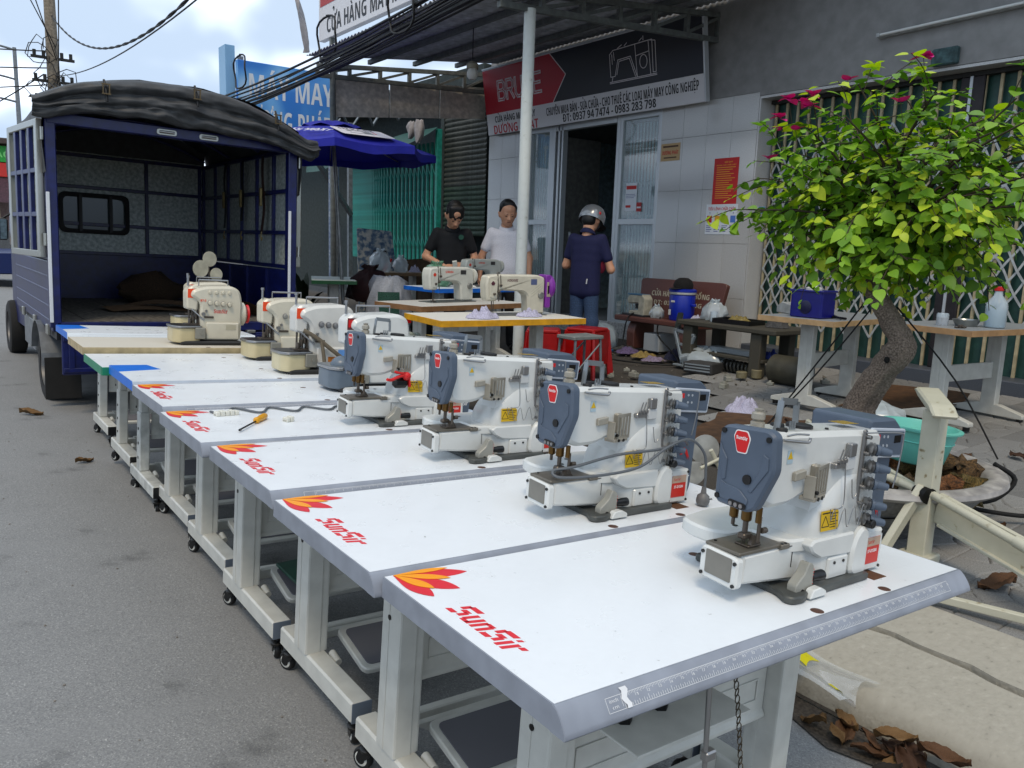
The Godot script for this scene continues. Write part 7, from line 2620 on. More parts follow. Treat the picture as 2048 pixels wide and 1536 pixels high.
func junk_corner():
	# leaning boards, woven sacks and machine parts in front of the teal gate
	var g = geo()
	g.prism(rpoly([-0.33, 0, 0.36, 0, 0.26, 1.35, -0.28, 1.38], 0.02), -0.012, 0.012)
	var b = single("stained_board", g, tex(mat("panel_blue_stain", Color.WHITE, 0.7), ntex(95, 0.012, Color(0.12, 0.2, 0.32), Color(0.62, 0.62, 0.6), 4, FastNoiseLite.TYPE_SIMPLEX_SMOOTH, [0.4, 0.6, Color(0.3, 0.38, 0.45), Color(0.55, 0.56, 0.55)]), 1.4), "tall grey panel with blue stains leaning by the teal gate", "panel", xfm(PV(5.6, -11.0), -12, -8, 0))
	g = geo()
	g.bx(-0.05, 0.16, 0.55, 1.05, 0.013, 0.02, 0.003)
	part("dark_opening", g, mats["black_plastic"], b)
	g = geo()
	g.prism(rpoly([-0.35, 0, 0.35, 0, 0.33, 0.95, -0.3, 0.9], 0.02), -0.012, 0.012)
	single("leaning_board", g, plain("board_brown", Color(0.3, 0.22, 0.13), 0.8, 0.0, 96, 0.7), "brown board with yellow edge leaning behind the plywood table", "board", xfm(PV(6.1, -10.5), -10, -10, 0))
	g = geo()
	g.prism(rpoly([-0.25, 0, 0.25, 0, 0.2, 0.85, -0.22, 0.9], 0.05), -0.06, 0.06)
	single("grey_crate", g, plain("crate_grey", Color(0.22, 0.22, 0.22), 0.8), "dark grey case standing beside the brown leaning board", "case", xfm(PV(6.1, -11.0), -6, -10, 0))
	# woven sacks
	var weave = plain("sack_weave", Color(0.66, 0.69, 0.74), 0.7, 0.0, 97, 0.85, 4.0)
	var s = thing("woven_sack", "tall white woven sack with green print beside the umbrella pole", "sack", PV(4.45, -8.55))
	g = geo()
	var rings = []
	for q in [[0.0, 0.2], [0.06, 0.24], [0.3, 0.25], [0.55, 0.24], [0.72, 0.2], [0.8, 0.15]]: rings.append(ring(V(0, q[0], 0), q[1], int(q[0] * 30) + 2, 20))
	g.loft(rings)
	part("body", g, weave, s)
	g = geo()
	g.sheet(func(u, v): return V(sin(-0.9 + u * 0.9) * 0.285, 0.38 + v * 0.26, cos(-0.9 + u * 0.9) * 0.285), 5, 3)
	part("green_print", g, plain("print_green", Color(0.2, 0.42, 0.36), 0.7, 0.0, 98, 0.4, 8.0), s)
	g = geo()
	g.bx(-0.02, 0.16, 0.28, 0.32, 0.26, 0.275)
	part("red_print", g, mat("badge_red", Color.WHITE), s)
	s = bag("woven_sack", "maroon sack slumped on top of the tall white sack", PV(4.38, -8.9, 0.5), 0.46, 0.42, plain("sack_maroon", Color(0.18, 0.03, 0.045), 0.8, 0.0, 97, 0.7), 11, "sack")
	bag("woven_sack", "dark green sack lying behind the tall white sack", PV(4.95, -8.9, 0.0), 0.5, 0.42, plain("sack_dark", Color(0.09, 0.12, 0.11), 0.7), 14, "sack", false)
	# red broom handle, red cone, grey angled frame
	g = geo()
	g.rod(PV(5.0, -10.1, 0.45), PV(5.25, -10.0, 0.95), 0.022)
	single("red_bar", g, mat("badge_red", Color.WHITE), "red bar leaning against the plywood table", "bar")
	g = geo()
	g.tube([PV(4.2, -8.2, 0.0), PV(4.2, -8.2, 0.05), PV(4.2, -8.2, 0.28)], [0.1, 0.07, 0.02], 12)
	single("red_cone", g, mat("cone_red", Color(0.75, 0.08, 0.06), 0.5), "small red cone at the foot of the white sack", "cone")
	# potted leaves by the truck
	var p = thing("leafy_plant", "dark green leafy plant behind the green edged table", "plant", PV(3.95, -9.9))
	g = geo()
	g.lathe([Vector2(0, 0), Vector2(0.12, 0), Vector2(0.16, 0.25), Vector2(0.17, 0.26), Vector2(0.14, 0.25), Vector2(0, 0.22)], 16)
	part("pot", g, plain("pot_clay", Color(0.3, 0.17, 0.11), 0.8), p)
	var rng = RandomNumberGenerator.new()
	rng.seed = 31
	for k in 16:
		g = geo()
		var a = rng.randf() * TAU
		var d = V(cos(a), 0, sin(a))
		var l = rng.randf_range(0.35, 0.6)
		var up = rng.randf_range(0.5, 0.95)
		g.sheet(func(u, v): return V(0, 0.22, 0) + d * l * 0.7 * v + V(0, up * v - 0.35 * v * v, 0) + d.cross(Vector3.UP) * (u - 0.5) * 0.09 * sin(PI * clampf(v, 0.02, 1.0)), 2, 6)
		part("leaf", g, plain("leaf_dark", Color(0.06, 0.16, 0.05), 0.5), p)
	# old machine head standing on the board pile
	var m = thing("old_sewing_machine", "old cream machine head standing behind the plywood table", "sewing machine", PV(5.95, -10.0, 0.5), "", V(0, 10, 0))
	g = geo()
	g.prism(rpoly([-0.16, 0.0, 0.16, 0.0, 0.16, 0.28, -0.14, 0.3, -0.18, 0.22, -0.18, 0.1, -0.1, 0.1, -0.06, 0.18, 0.04, 0.18, 0.06, 0.06, -0.16, 0.06], 0.02), -0.06, 0.06, "z", 0.01)
	part("body", g, plain("cream_old", Color.WHITE), m)
	g = geo()
	for q in [[-0.14, 0.2], [-0.1, 0.24], [0.1, 0.2], [0.1, 0.12]]: g.cyl(V(q[0], q[1], 0.065), 0.014, 0.02, "z", 10)
	part("fittings", g, mats["dark_steel"], m)
	g = geo()
	g.bx(-0.2, 0.2, -0.5, 0.0, -0.15, 0.15, 0.01)
	part("stand", g, plain("board_brown", Color.WHITE), m)
	# loose lockstitch head on the floor behind the table row
	var lk = lockstitch("pale machine head standing low behind the interlock machines", Color(0.62, 0.66, 0.62), "", null, "lockstitch machines on the pavement tables", Color(0.25, 0.3, 0.3))
	lk.transform = xfm(V(2.35, 0.52, -4.9), 0, 4, 0)
	g = geo()
	g.bx(-0.12, 0.5, -0.46, 0.0, -0.12, 0.14, 0.01)
	part("trolley", g, plain("crate_grey", Color.WHITE), lk)

func PB(x, z, h := 0.0) -> Vector3:
	return PV(x + 0.33, z - 0.28, h)

func bench():
	var x = 6.74
	var z0 = -6.9
	var z1 = -5.62
	var L = z1 - z0
	var t = thing("stone_bench", "brown granito bench with lettered back against the granite wall", "bench", PV(x, (z0 + z1) / 2))
	var m = tex(mat("granito_brown", Color(0.62, 0.42, 0.38), 0.5), ntex(101, 0.3, Color(0.4, 0.36, 0.35), Color(0.75, 0.7, 0.68), 2), 1.5, true)
	var g = geo()
	g.bx(-0.2, 0.2, 0.31, 0.37, -L / 2, L / 2, 0.012)
	part("seat", g, m, t)
	g = geo()
	g.prism(rpoly([-L / 2 + 0.06, 0, L / 2 - 0.06, 0, L / 2, 0.42, L / 2 - 0.06, 0.44, -L / 2 + 0.06, 0.44, -L / 2, 0.42], 0.03), -0.03, 0.03, "z", 0.006)
	var bk = part("back", g, m, t, Transform3D(Basis(Vector3.UP, -PI / 2) * Basis(Vector3.RIGHT, deg_to_rad(-9)), V(0.18, 0.36, 0)))
	var ink = mat("bench_paint", Color(0.66, 0.64, 0.56), 0.7)
	words("CỬA HÀNG   VIỆT HỒNG", 0.86, 0.075, ink, bk, xfm(V(0.0, 0.28, 0.031)))
	words("ĐT: 03              NG", 0.72, 0.05, ink, bk, xfm(V(-0.02, 0.17, 0.031)))
	for s in [-1, 1]:
		g = geo()
		g.prism(rpoly([-0.16, 0, 0.18, 0, 0.16, 0.31, -0.12, 0.31, -0.17, 0.2], 0.03), s * (L / 2 - 0.25) - 0.06, s * (L / 2 - 0.25) + 0.06, "z", 0.008)
		part("leg", g, m, t)
	var T = t.transform
	# drinks cooler with a black cap on it
	var c = thing("drink_cooler", "blue insulated drink cooler with white lid band on the bench", "cooler")
	c.transform = T * xfm(V(0.02, 0.371, 0.2))
	g = geo()
	g.lathe([Vector2(0, 0), Vector2(0.125, 0.0), Vector2(0.135, 0.02), Vector2(0.14, 0.27), Vector2(0.13, 0.285), Vector2(0, 0.285)], 26)
	part("body", g, plain("cooler_blue", Color(0.02, 0.14, 0.62), 0.4, 0.0, 62, 0.93), c)
	g = geo()
	g.lathe([Vector2(0.143, 0.285), Vector2(0.147, 0.29), Vector2(0.147, 0.31), Vector2(0.14, 0.312)], 26)
	part("lid_band", g, mat("lid_white", Color(0.75, 0.75, 0.73), 0.5), c)
	g = geo()
	g.lathe([Vector2(0.15, 0.312), Vector2(0.15, 0.335), Vector2(0.13, 0.345), Vector2(0, 0.347)], 26)
	part("lid", g, plain("cooler_blue", Color.WHITE), c)
	g = geo()
	g.bx(-0.148, -0.14, 0.06, 0.12, -0.06, -0.03, 0.002)
	g.bx(-0.148, -0.14, 0.2, 0.22, -0.03, 0.02, 0.001)
	part("white_mark", g, mats["lid_white"], c)
	g = geo()
	g.bx(-0.02, 0.02, 0.16, 0.19, 0.14, 0.19, 0.006)
	part("handle", g, plain("cooler_blue", Color.WHITE), c)
	var cap = thing("cloth_hat", "black cloth cap sitting on top of the blue cooler", "cap")
	cap.transform = T * xfm(V(0.02, 0.719, 0.2))
	g = geo()
	g.lathe([Vector2(0.105, 0.0), Vector2(0.11, 0.04), Vector2(0.09, 0.09), Vector2(0.05, 0.115), Vector2(0, 0.12)], 18)
	g.sheet(func(u, v): return V(-0.09 - 0.09 * v, 0.008 - 0.01 * v, lerpf(-0.08, 0.08, u) * (1 - 0.3 * v * v)), 6, 3)
	part("crown", g, plain("cap_black_cloth", Color(0.012, 0.013, 0.018), 0.9), cap)
	# machine head lying on the bench, cloths, bag
	var m2 = thing("old_sewing_machine", "cream and blue machine head on the bench end by the window", "sewing machine")
	m2.transform = T * xfm(V(-0.02, 0.371, -0.42), 0, 80, 0)
	g = geo()
	g.prism(rpoly([-0.18, 0.0, 0.12, 0.0, 0.12, 0.05, -0.06, 0.06, -0.07, 0.15, 0.14, 0.13, 0.16, 0.2, 0.1, 0.23, -0.14, 0.25, -0.19, 0.2], 0.02), -0.06, 0.06, "z", 0.01)
	part("body", g, plain("cream_old", Color.WHITE), m2)
	g = geo()
	g.bx(-0.13, 0.15, 0.235, 0.25, -0.063, 0.063, 0.004)
	part("blue_top", g, plain("top_blue", Color(0.24, 0.44, 0.58), 0.45), m2)
	g = geo()
	g.bx(-0.22, 0.2, -0.001, 0.02, -0.1, 0.1, 0.004)
	for k in 4: g.cyl(V(0.08 + k * 0.02, 0.1, 0.06), 0.01, 0.06, "y", 8)
	part("metal_parts", g, mat("iron_grey", Color(0.25, 0.26, 0.27), 0.4, 0.6), m2)
	cloth_heap("lilac striped cloth on the bench beside the blue cooler", Vector3.ZERO, 0.3, 0.26, 0.08, mats["rag_stripe"], 17, "cloth", "crumpled_cloth", T * xfm(V(-0.03, 0.372, 0.5)))
	bag("plastic_bag", "small clear plastic bag on the bench by the machine head", T * V(-0.05, 0.372, -0.1), 0.14, 0.14, mats["plastic_film"], 21)
	# bag and rags under and before the bench
	bag("plastic_bag", "clear plastic bag of scraps on the ground by the bench leg", PB(6.05, -6.7), 0.42, 0.28, mats["plastic_film"], 23, "bag", false)
	bag("plastic_bag", "crumpled clear plastic bag on the ground before the stone table", PB(6.0, -5.0), 0.5, 0.2, mats["plastic_film"], 27, "bag", false)
	g = geo()
	g.bx(-0.14, 0.14, 0, 0.2, -0.12, 0.12, 0.01)
	single("white_box", g, mat("box_white", Color(0.6, 0.63, 0.65), 0.6), "white box standing under the granito bench", "box", xfm(PB(6.4, -6.05)))
	var cl = [Color(0.42, 0.36, 0.52), Color(0.6, 0.52, 0.3), Color(0.08, 0.1, 0.22), Color(0.55, 0.5, 0.6), Color(0.3, 0.3, 0.3)]
	var lab = ["mauve rag on the ground under the bench", "yellow rag on the ground under the bench", "navy rag heap on the ground under the bench", "pale lilac rag on the ground before the bench", "grey rag on the ground near the bench leg"]
	for k in 5: cloth_heap(lab[k], PB([6.0, 5.95, 6.1, 5.85, 6.15][k], [-6.15, -5.85, -5.5, -5.6, -6.35][k]), 0.36, 0.26, [0.07, 0.06, 0.13, 0.05, 0.05][k], plain("rag%d" % k, cl[k], 0.9, 0.0, 91, 0.7, 5.0), 40 + k, "rag", "rag")
	# black cable snaking down from the bench
	g = geo()
	g.tube(spline([T * V(-0.1, 0.4, -0.42), T * V(-0.24, 0.33, -0.38), T * V(-0.26, 0.1, -0.4), PB(6.1, -6.3, 0.02), PB(5.7, -6.4, 0.012), PB(5.5, -6.0, 0.012), PB(5.6, -5.5, 0.012), PB(5.9, -5.3, 0.015), T * V(-0.22, 0.2, 0.1), T * V(-0.1, 0.39, 0.0)], 7), 0.009, 6)
	single("black_cable", g, mat("black_cord", Color(0.03, 0.03, 0.03), 0.6), "black cable looping from the bench across the pavement", "cable")

func stone_table():
	var t = thing("stone_table", "dark weathered stone table beside the granito bench", "table", PB(6.1, -4.65))
	var m = tex(mat("stone_dark", Color(0.42, 0.41, 0.37), 0.75), ntex(103, 0.2, Color(0.4, 0.4, 0.38), Color(0.8, 0.78, 0.74), 4), 2.0, true)
	var g = geo()
	g.bx(-0.3, 0.3, 0.41, 0.46, -0.62, 0.55, 0.01)
	part("slab", g, m, t)
	for z in [-0.5, 0.32]:
		for x in [-0.22, 0.22]:
			g = geo()
			g.bx(x - 0.05, x + 0.05, 0, 0.41, z - 0.06, z + 0.06, 0.008)
			part("leg", g, m, t)
	g = geo()
	g.bx(-0.25, 0.25, 0.14, 0.17, -0.5, 0.4, 0.005)
	part("shelf", g, m, t)
	var T = t.transform
	g = geo()
	g.prism(rpoly([-0.14, -0.2, 0.14, -0.2, 0.14, 0.2, -0.14, 0.2], 0.02), 0.0, 0.012, "y")
	for s in [-1, 1]:
		g.bx(s * 0.143 - 0.003, s * 0.143 + 0.003, 0.0, 0.045, -0.2, 0.2)
		g.bx(-0.14, 0.14, 0.0, 0.045, s * 0.203 - 0.003, s * 0.203 + 0.003)
	var tr = single("black_tray", g, mats["black_plastic"], "black tray of small parts on the stone table", "tray", T * xfm(V(-0.06, 0.461, -0.05), 0, 8, 0))
	cloth_heap("yellow and white food packets in the black tray", Vector3.ZERO, 0.24, 0.3, 0.07, plain("packet_yellow", Color(0.62, 0.55, 0.3), 0.5, 0.0, 104, 0.5, 14.0), 51, "packet", "packet_heap", T * xfm(V(-0.06, 0.475, -0.05)))
	cloth_heap("grey rag beside the tray on the stone table", Vector3.ZERO, 0.22, 0.26, 0.12, plain("rag4", Color(0.3, 0.3, 0.3)), 53, "rag", "rag", T * xfm(V(0.0, 0.461, 0.35)))
	bag("plastic_bag", "pale plastic bag on the stone table end near the bench", T * V(0.0, 0.461, -0.4), 0.22, 0.2, mats["plastic_film"], 31)
	g = geo()
	g.lathe([Vector2(0.03, 0.0), Vector2(0.035, 0.1), Vector2(0.033, 0.1), Vector2(0.028, 0.004), Vector2(0, 0.004)], 14)
	single("drinking_glass", g, mats["bottle_plastic"], "clear drinking glass on the stone table edge", "glass", T * xfm(V(-0.15, 0.461, -0.28)))
	# silver pedal frame, motor, drum, coils and cans around it
	var p = thing("pedal_bracket", "silver triangular pedal bracket standing before the bench", "machine part", PB(5.85, -5.2))
	var sil = mat("cast_silver", Color(0.6, 0.64, 0.66), 0.4, 0.5)
	g = geo()
	for q in [[V(-0.0, 0.36, -0.13), V(0, 0.32, 0.13)], [V(0, 0.32, 0.13), V(0, 0.02, 0.0)], [V(0, 0.02, 0.0), V(0, 0.36, -0.13)]]: g.bar(q[0], q[1], 0.03, 0.035, Vector3.RIGHT, 0.004)
	g.bar(V(0, 0.22, -0.05), V(0, 0.2, 0.06), 0.02, 0.03, Vector3.RIGHT)
	g.bx(-0.06, 0.06, 0, 0.02, -0.08, 0.08, 0.004)
	part("frame", g, sil, p)
	g = geo()
	g.bar(V(0.0, 0.36, -0.1), V(0.2, 0.5, -0.25), 0.06, 0.05, Vector3.UP, 0.01)
	part("arm", g, plain("iron_green", Color(0.1, 0.14, 0.14), 0.5), p)
	g = geo()
	g.bx(-0.2, 0.2, 0, 0.1, -0.15, 0.15, 0.008)
	var mb = single("metal_box", g, plain("crate_grey", Color.WHITE), "grey slotted metal box under the crumpled plastic", "box", xfm(PB(5.8, -4.85), 0, 15, 0))
	g = geo()
	for k in 3: g.bx(-0.205, -0.2, 0.02 + k * 0.028, 0.032 + k * 0.028, -0.13, 0.13)
	part("slot", g, sil, mb)
	p = thing("motor_drum", "dusty cylindrical motor lying beside the stone table", "motor", PB(5.85, -3.95))
	g = geo()
	g.cyl(V(0, 0.13, 0), 0.13, 0.34, "z", 24, 0.01)
	part("casing", g, plain("motor_khaki", Color(0.28, 0.27, 0.22), 0.6, 0.2), p)
	g = geo()
	g.lathe([Vector2(0.05, 0.17), Vector2(0.085, 0.18), Vector2(0.085, 0.19), Vector2(0.05, 0.195)], 20, V(0, 0.13, 0), "z")
	part("end_ring", g, sil, p)
	for k in 4:
		g = geo()
		g.cyl(V(0, 0.05, 0), [0.06, 0.05, 0.045, 0.05][k], [0.1, 0.08, 0.07, 0.06][k], "y", 16, 0.006)
		single("tin_can", g, plain("can_cream", Color(0.5, 0.47, 0.36), 0.6), ["pale tin on the ground under the stone table", "squat tin beside the stone table leg", "small tin next to the coil under the stone table", "flat tin lying near the motor"][k], "tin", xfm(PB([5.75, 5.85, 6.0, 5.7][k], [-4.75, -4.3, -4.5, -4.35][k])))
	g = geo()
	var cp = []
	for i in 90: cp.append(V(0.055 * cos(i * 0.7), 0.06 + 0.055 * sin(i * 0.7), -0.22 + i * 0.005))
	g.tube(cp, 0.012, 5)
	single("wire_coil", g, plain("coil_grey", Color(0.3, 0.3, 0.28), 0.5, 0.4), "grey spring coil lying under the stone table", "coil", xfm(PB(5.95, -4.62)))
	g = geo()
	g.bx(-0.3, 0.3, 0.0, 0.05, -0.07, 0.07, 0.006)
	single("machine_cover", g, sil, "long pale cover lying on the stone table shelf", "machine part", T * xfm(V(-0.1, 0.171, 0.0), 0, 88, 0))
	cloth_heap("blue cloth on the stone table shelf end", Vector3.ZERO, 0.25, 0.2, 0.08, plain("rag_blue", Color(0.08, 0.16, 0.45), 0.9), 57, "rag", "rag", T * xfm(V(-0.05, 0.171, 0.34)))

func planter():
	var c = PV(3.62, -2.03)
	c.y = walk_y(3.5)
	var t = thing("stone_planter", "wide round weathered stone planter bowl under the small tree", "planter", c)
	var m = tex(mat("planter_stone", Color.WHITE, 0.75), ntex(111, 0.03, Color(0.3, 0.3, 0.3), Color(0.62, 0.62, 0.6), 5, FastNoiseLite.TYPE_SIMPLEX_SMOOTH, [0.35, 0.65, Color(0.42, 0.42, 0.42), Color(0.52, 0.52, 0.51)]), 2.2)
	bump(m, nnorm(13, 0.12, 5.0, 4), 0.4)
	var g = geo()
	g.lathe([Vector2(0.26, -0.03), Vector2(0.32, 0.0), Vector2(0.46, 0.12), Vector2(0.545, 0.235), Vector2(0.56, 0.25)], 56)
	part("bowl", g, m, t)
	g = geo()
	g.lathe([Vector2(0.56, 0.25), Vector2(0.595, 0.252), Vector2(0.612, 0.268), Vector2(0.606, 0.288), Vector2(0.57, 0.298), Vector2(0.535, 0.294), Vector2(0.515, 0.275), Vector2(0.49, 0.2), Vector2(0.44, 0.14)], 56)
	part("rim", g, tex(mat("planter_rim", Color.WHITE, 0.6), ntex(112, 0.012, Color(0.46, 0.45, 0.45), Color(0.74, 0.74, 0.72), 5, FastNoiseLite.TYPE_SIMPLEX_SMOOTH, [0.4, 0.6, Color(0.56, 0.55, 0.54), Color(0.64, 0.625, 0.61)]), 1.6), t)
	g = geo()
	g.sheet(func(u, v): return V(cos(u * TAU) * v * 0.5, 0.17 + 0.03 * sin(u * 19) * v + 0.04 * (1 - v), -sin(u * TAU) * v * 0.5), 36, 6)
	part("soil", g, plain("soil", Color(0.13, 0.1, 0.075), 0.95, 0.0, 113, 0.5, 5.0), t)
	# cut fibrous stumps packed round the trunk
	var rng = RandomNumberGenerator.new()
	rng.seed = 12
	var fib = []
	for k in 3: fib.append(tex(mat("fibre%d" % k, Color.WHITE, 0.9), ntex(114 + k, 0.045, [Color(0.1, 0.11, 0.04), Color(0.14, 0.08, 0.03), Color(0.12, 0.09, 0.05)][k], [Color(0.6, 0.48, 0.25), Color(0.62, 0.4, 0.22), Color(0.55, 0.42, 0.26)][k], 5), 4.0))
	for f in fib: bump(f, nnorm(4, 0.16, 9.0, 3), 1.0)
	var spots = [[0.36, -0.32], [0.3, 0.02], [0.42, 0.1], [0.14, 0.2], [0.3, 0.3], [-0.02, 0.38], [0.12, 0.42], [-0.2, 0.3], [0.2, -0.42], [-0.36, 0.16], [-0.4, -0.1], [0.43, -0.14], [-0.12, 0.17], [0.0, -0.42]]
	for q in spots:
		g = geo()
		var r = rng.randf_range(0.075, 0.1)
		var h = rng.randf_range(0.1, 0.15)
		var rings = []
		for y in [0.0, 0.3, 0.7, 0.94, 1.0]: rings.append(ring(V(0, y * h, 0), r * [0.95, 1.05, 1.03, 0.97, 0.86][[0.0, 0.3, 0.7, 0.94, 1.0].find(y)], rng.randi() % 9, 16))
		g.loft(rings)
		part("fibre_stump", g, fib[rng.randi() % 3], t, xfm(V(q[0], 0.17, q[1]), rng.randf_range(-8, 8), rng.randf_range(0, 360), rng.randf_range(-8, 8)))
	# mint plastic basin standing on the stumps
	var b = thing("plastic_basin", "mint green plastic basin resting on the planter", "basin", V(3.64, c.y + 0.335, -1.80), "", V(3, 0, -3))
	g = geo()
	g.lathe([Vector2(0, 0.0), Vector2(0.115, 0.0), Vector2(0.125, 0.008), Vector2(0.16, 0.15), Vector2(0.178, 0.155), Vector2(0.18, 0.163), Vector2(0.158, 0.166), Vector2(0.152, 0.155), Vector2(0.12, 0.014), Vector2(0, 0.01)], 40)
	part("shell", g, plain("basin_mint", Color(0.42, 0.76, 0.70), 0.4, 0.0, 62, 0.95), b)
	g = geo()
	g.lathe([Vector2(0.147, 0.1), Vector2(0.154, 0.104), Vector2(0.15, 0.108)], 40)
	part("moulded_band", g, plain("basin_mint", Color.WHITE), b)

func upturned_stand():
	# cream machine-table frame turned on its side beside the planter
	var t = thing("table_frame", "cream steel table frame turned over beside the planter", "table frame", V(3.3, walk_y(3.3), -1.57))
	var m = tex(mat("frame_cream_old", Color(0.73, 0.72, 0.65), 0.5), ntex(121, 0.02, Color(0.5, 0.42, 0.32), Color(1, 1, 1), 5, FastNoiseLite.TYPE_SIMPLEX_SMOOTH, [0.12, 0.2, Color(0.8, 0.77, 0.7), Color(0.96, 0.96, 0.95)]), 1.3)
	var g = geo()
	g.bx(-0.035, 0.035, 0.03, 0.65, -0.03, 0.045, 0.004)
	part("column", g, m, t)
	g = geo()
	g.prism(rpoly([-0.17, 0.645, 0.13, 0.68, 0.2, 0.705, 0.17, 0.718, -0.1, 0.69, -0.19, 0.66], 0.012), -0.045, 0.05, "z", 0.008)
	part("top_foot", g, m, t, xfm(V(0, 0, 0), 0, 38, 0))
	g = geo()
	g.bar(V(-0.2, 0.03, -0.06), V(-0.02, 0.33, 0.0), 0.05, 0.03, Vector3.BACK, 0.004)
	part("brace", g, m, t)
	g = geo()
	g.bx(-0.26, 0.06, 0.0, 0.045, -0.06, 0.07, 0.006)
	part("base_foot", g, m, t)
	# channel and pipe running off towards the kerb
	g = geo()
	g.bar(V(0.02, 0.25, 0.05), V(-0.22, 0.10, 0.95), 0.02, 0.13, Vector3.UP, 0.004)
	g.bar(V(0.02, 0.185, 0.08), V(-0.22, 0.035, 0.95), 0.07, 0.012, Vector3.UP, 0.002)
	g.bar(V(0.02, 0.25, -0.03), V(0.26, 0.38, -0.75), 0.02, 0.13, Vector3.UP, 0.004)
	part("channel", g, m, t)
	g = geo()
	g.rod(V(0.06, 0.34, -0.4), V(-0.02, 0.305, 0.05), 0.018, 12)
	g.rod(V(-0.02, 0.305, 0.05), V(-0.33, 0.2, 0.85), 0.017, 12)
	var pp = part("pipe", g, m, t)
	g = geo()
	g.rod(V(-0.035, 0.30, 0.04), V(-0.01, 0.308, -0.02), 0.035, 14)
	g.rod(V(0.02, 0.325, -0.2), V(0.03, 0.33, -0.26), 0.026, 12)
	part("collar", g, plain("collar_black", Color(0.06, 0.055, 0.05), 0.5, 0.5), pp)
	g = geo()
	g.rod(V(-0.16, 0.257, 0.42), V(-0.205, 0.242, 0.53), 0.022, 12)
	part("sleeve", g, m, pp)
	# second cream bar lying near the kerb, with a black caster
	t = thing("loose_foot_bar", "cream bar with black caster lying on the pavers by the kerb", "bar", V(3.05, walk_y(3.05), -1.38))
	g = geo()
	g.bar(V(-0.1, 0.03, 0.02), V(0.0, 0.05, 0.5), 0.03, 0.03, Vector3.UP, 0.003)
	part("bar", g, m, t)
	g = geo()
	g.prism(rpoly([-0.06, 0.0, 0.05, 0.0, 0.06, 0.06, 0.0, 0.1, -0.05, 0.07], 0.01), -0.03, 0.03)
	part("caster", g, mats["caster_black"], t, xfm(V(0.02, 0.0, 0.52)))
	# white spools and arm seen behind the nearest machines
	t = thing("thread_stand", "fallen thread stand with pale spool discs behind the machines", "thread stand", PV(3.2, -2.55))
	var dc = plain("disc_pale", Color(0.66, 0.67, 0.66), 0.4)
	for q in [[V(-0.08, 0.28, 0.0), 0.075], [V(0.05, 0.33, 0.1), 0.075], [V(-0.15, 0.17, 0.05), 0.06]]:
		g = geo()
		g.cyl(q[0], q[1], 0.006, "z", 26)
		part("spool_disc", g, dc, t, Transform3D(Basis(Vector3.UP, -0.5), Vector3.ZERO))
	g = geo()
	g.rod(V(-0.2, 0.22, 0.05), V(0.3, 0.36, 0.1), 0.009)
	g.rod(V(-0.12, 0.3, 0.04), V(0.05, 0.0, 0.1), 0.012)
	g.rod(V(-0.4, 0.02, 0.0), V(0.2, 0.03, 0.1), 0.011)
	part("rods", g, m, t)

# ------------------------------------------------------------------ the small flowering tree
func leaf_mesh(wide := 1.0) -> Mesh:
	# heart-shaped leaf, one unit long along +z, folded on the midrib, tip drooping
	var g = geo()
	g.grp(1)
	var L = [[0.0, 0.0], [0.06, 0.2], [0.2, 0.36], [0.42, 0.39], [0.68, 0.26], [0.88, 0.1], [1.0, 0.0]]
	for s in [-1.0, 1.0]:
		for k in L.size() - 1:
			var a = V(0, -0.16 * L[k][0] * L[k][0], L[k][0])
			var b = V(0, -0.16 * L[k + 1][0] * L[k + 1][0], L[k + 1][0])
			var a2 = a + V(s * L[k][1] * wide, 0.13 * L[k][1] - 0.05, 0) + V(0, 0.05, -0.06 * (1.0 if k > 0 and k < 3 else 0.0))
			var b2 = b + V(s * L[k + 1][1] * wide, 0.13 * L[k + 1][1] - 0.05, 0) + V(0, 0.05, -0.06 * (1.0 if k + 1 < 3 else 0.0))
			if k == 0: a2 = a
			if k == L.size() - 2: b2 = b
			if s < 0: g.quad(a, a2, b2, b)
			else: g.quad(b, b2, a2, a)
	return g.mesh()

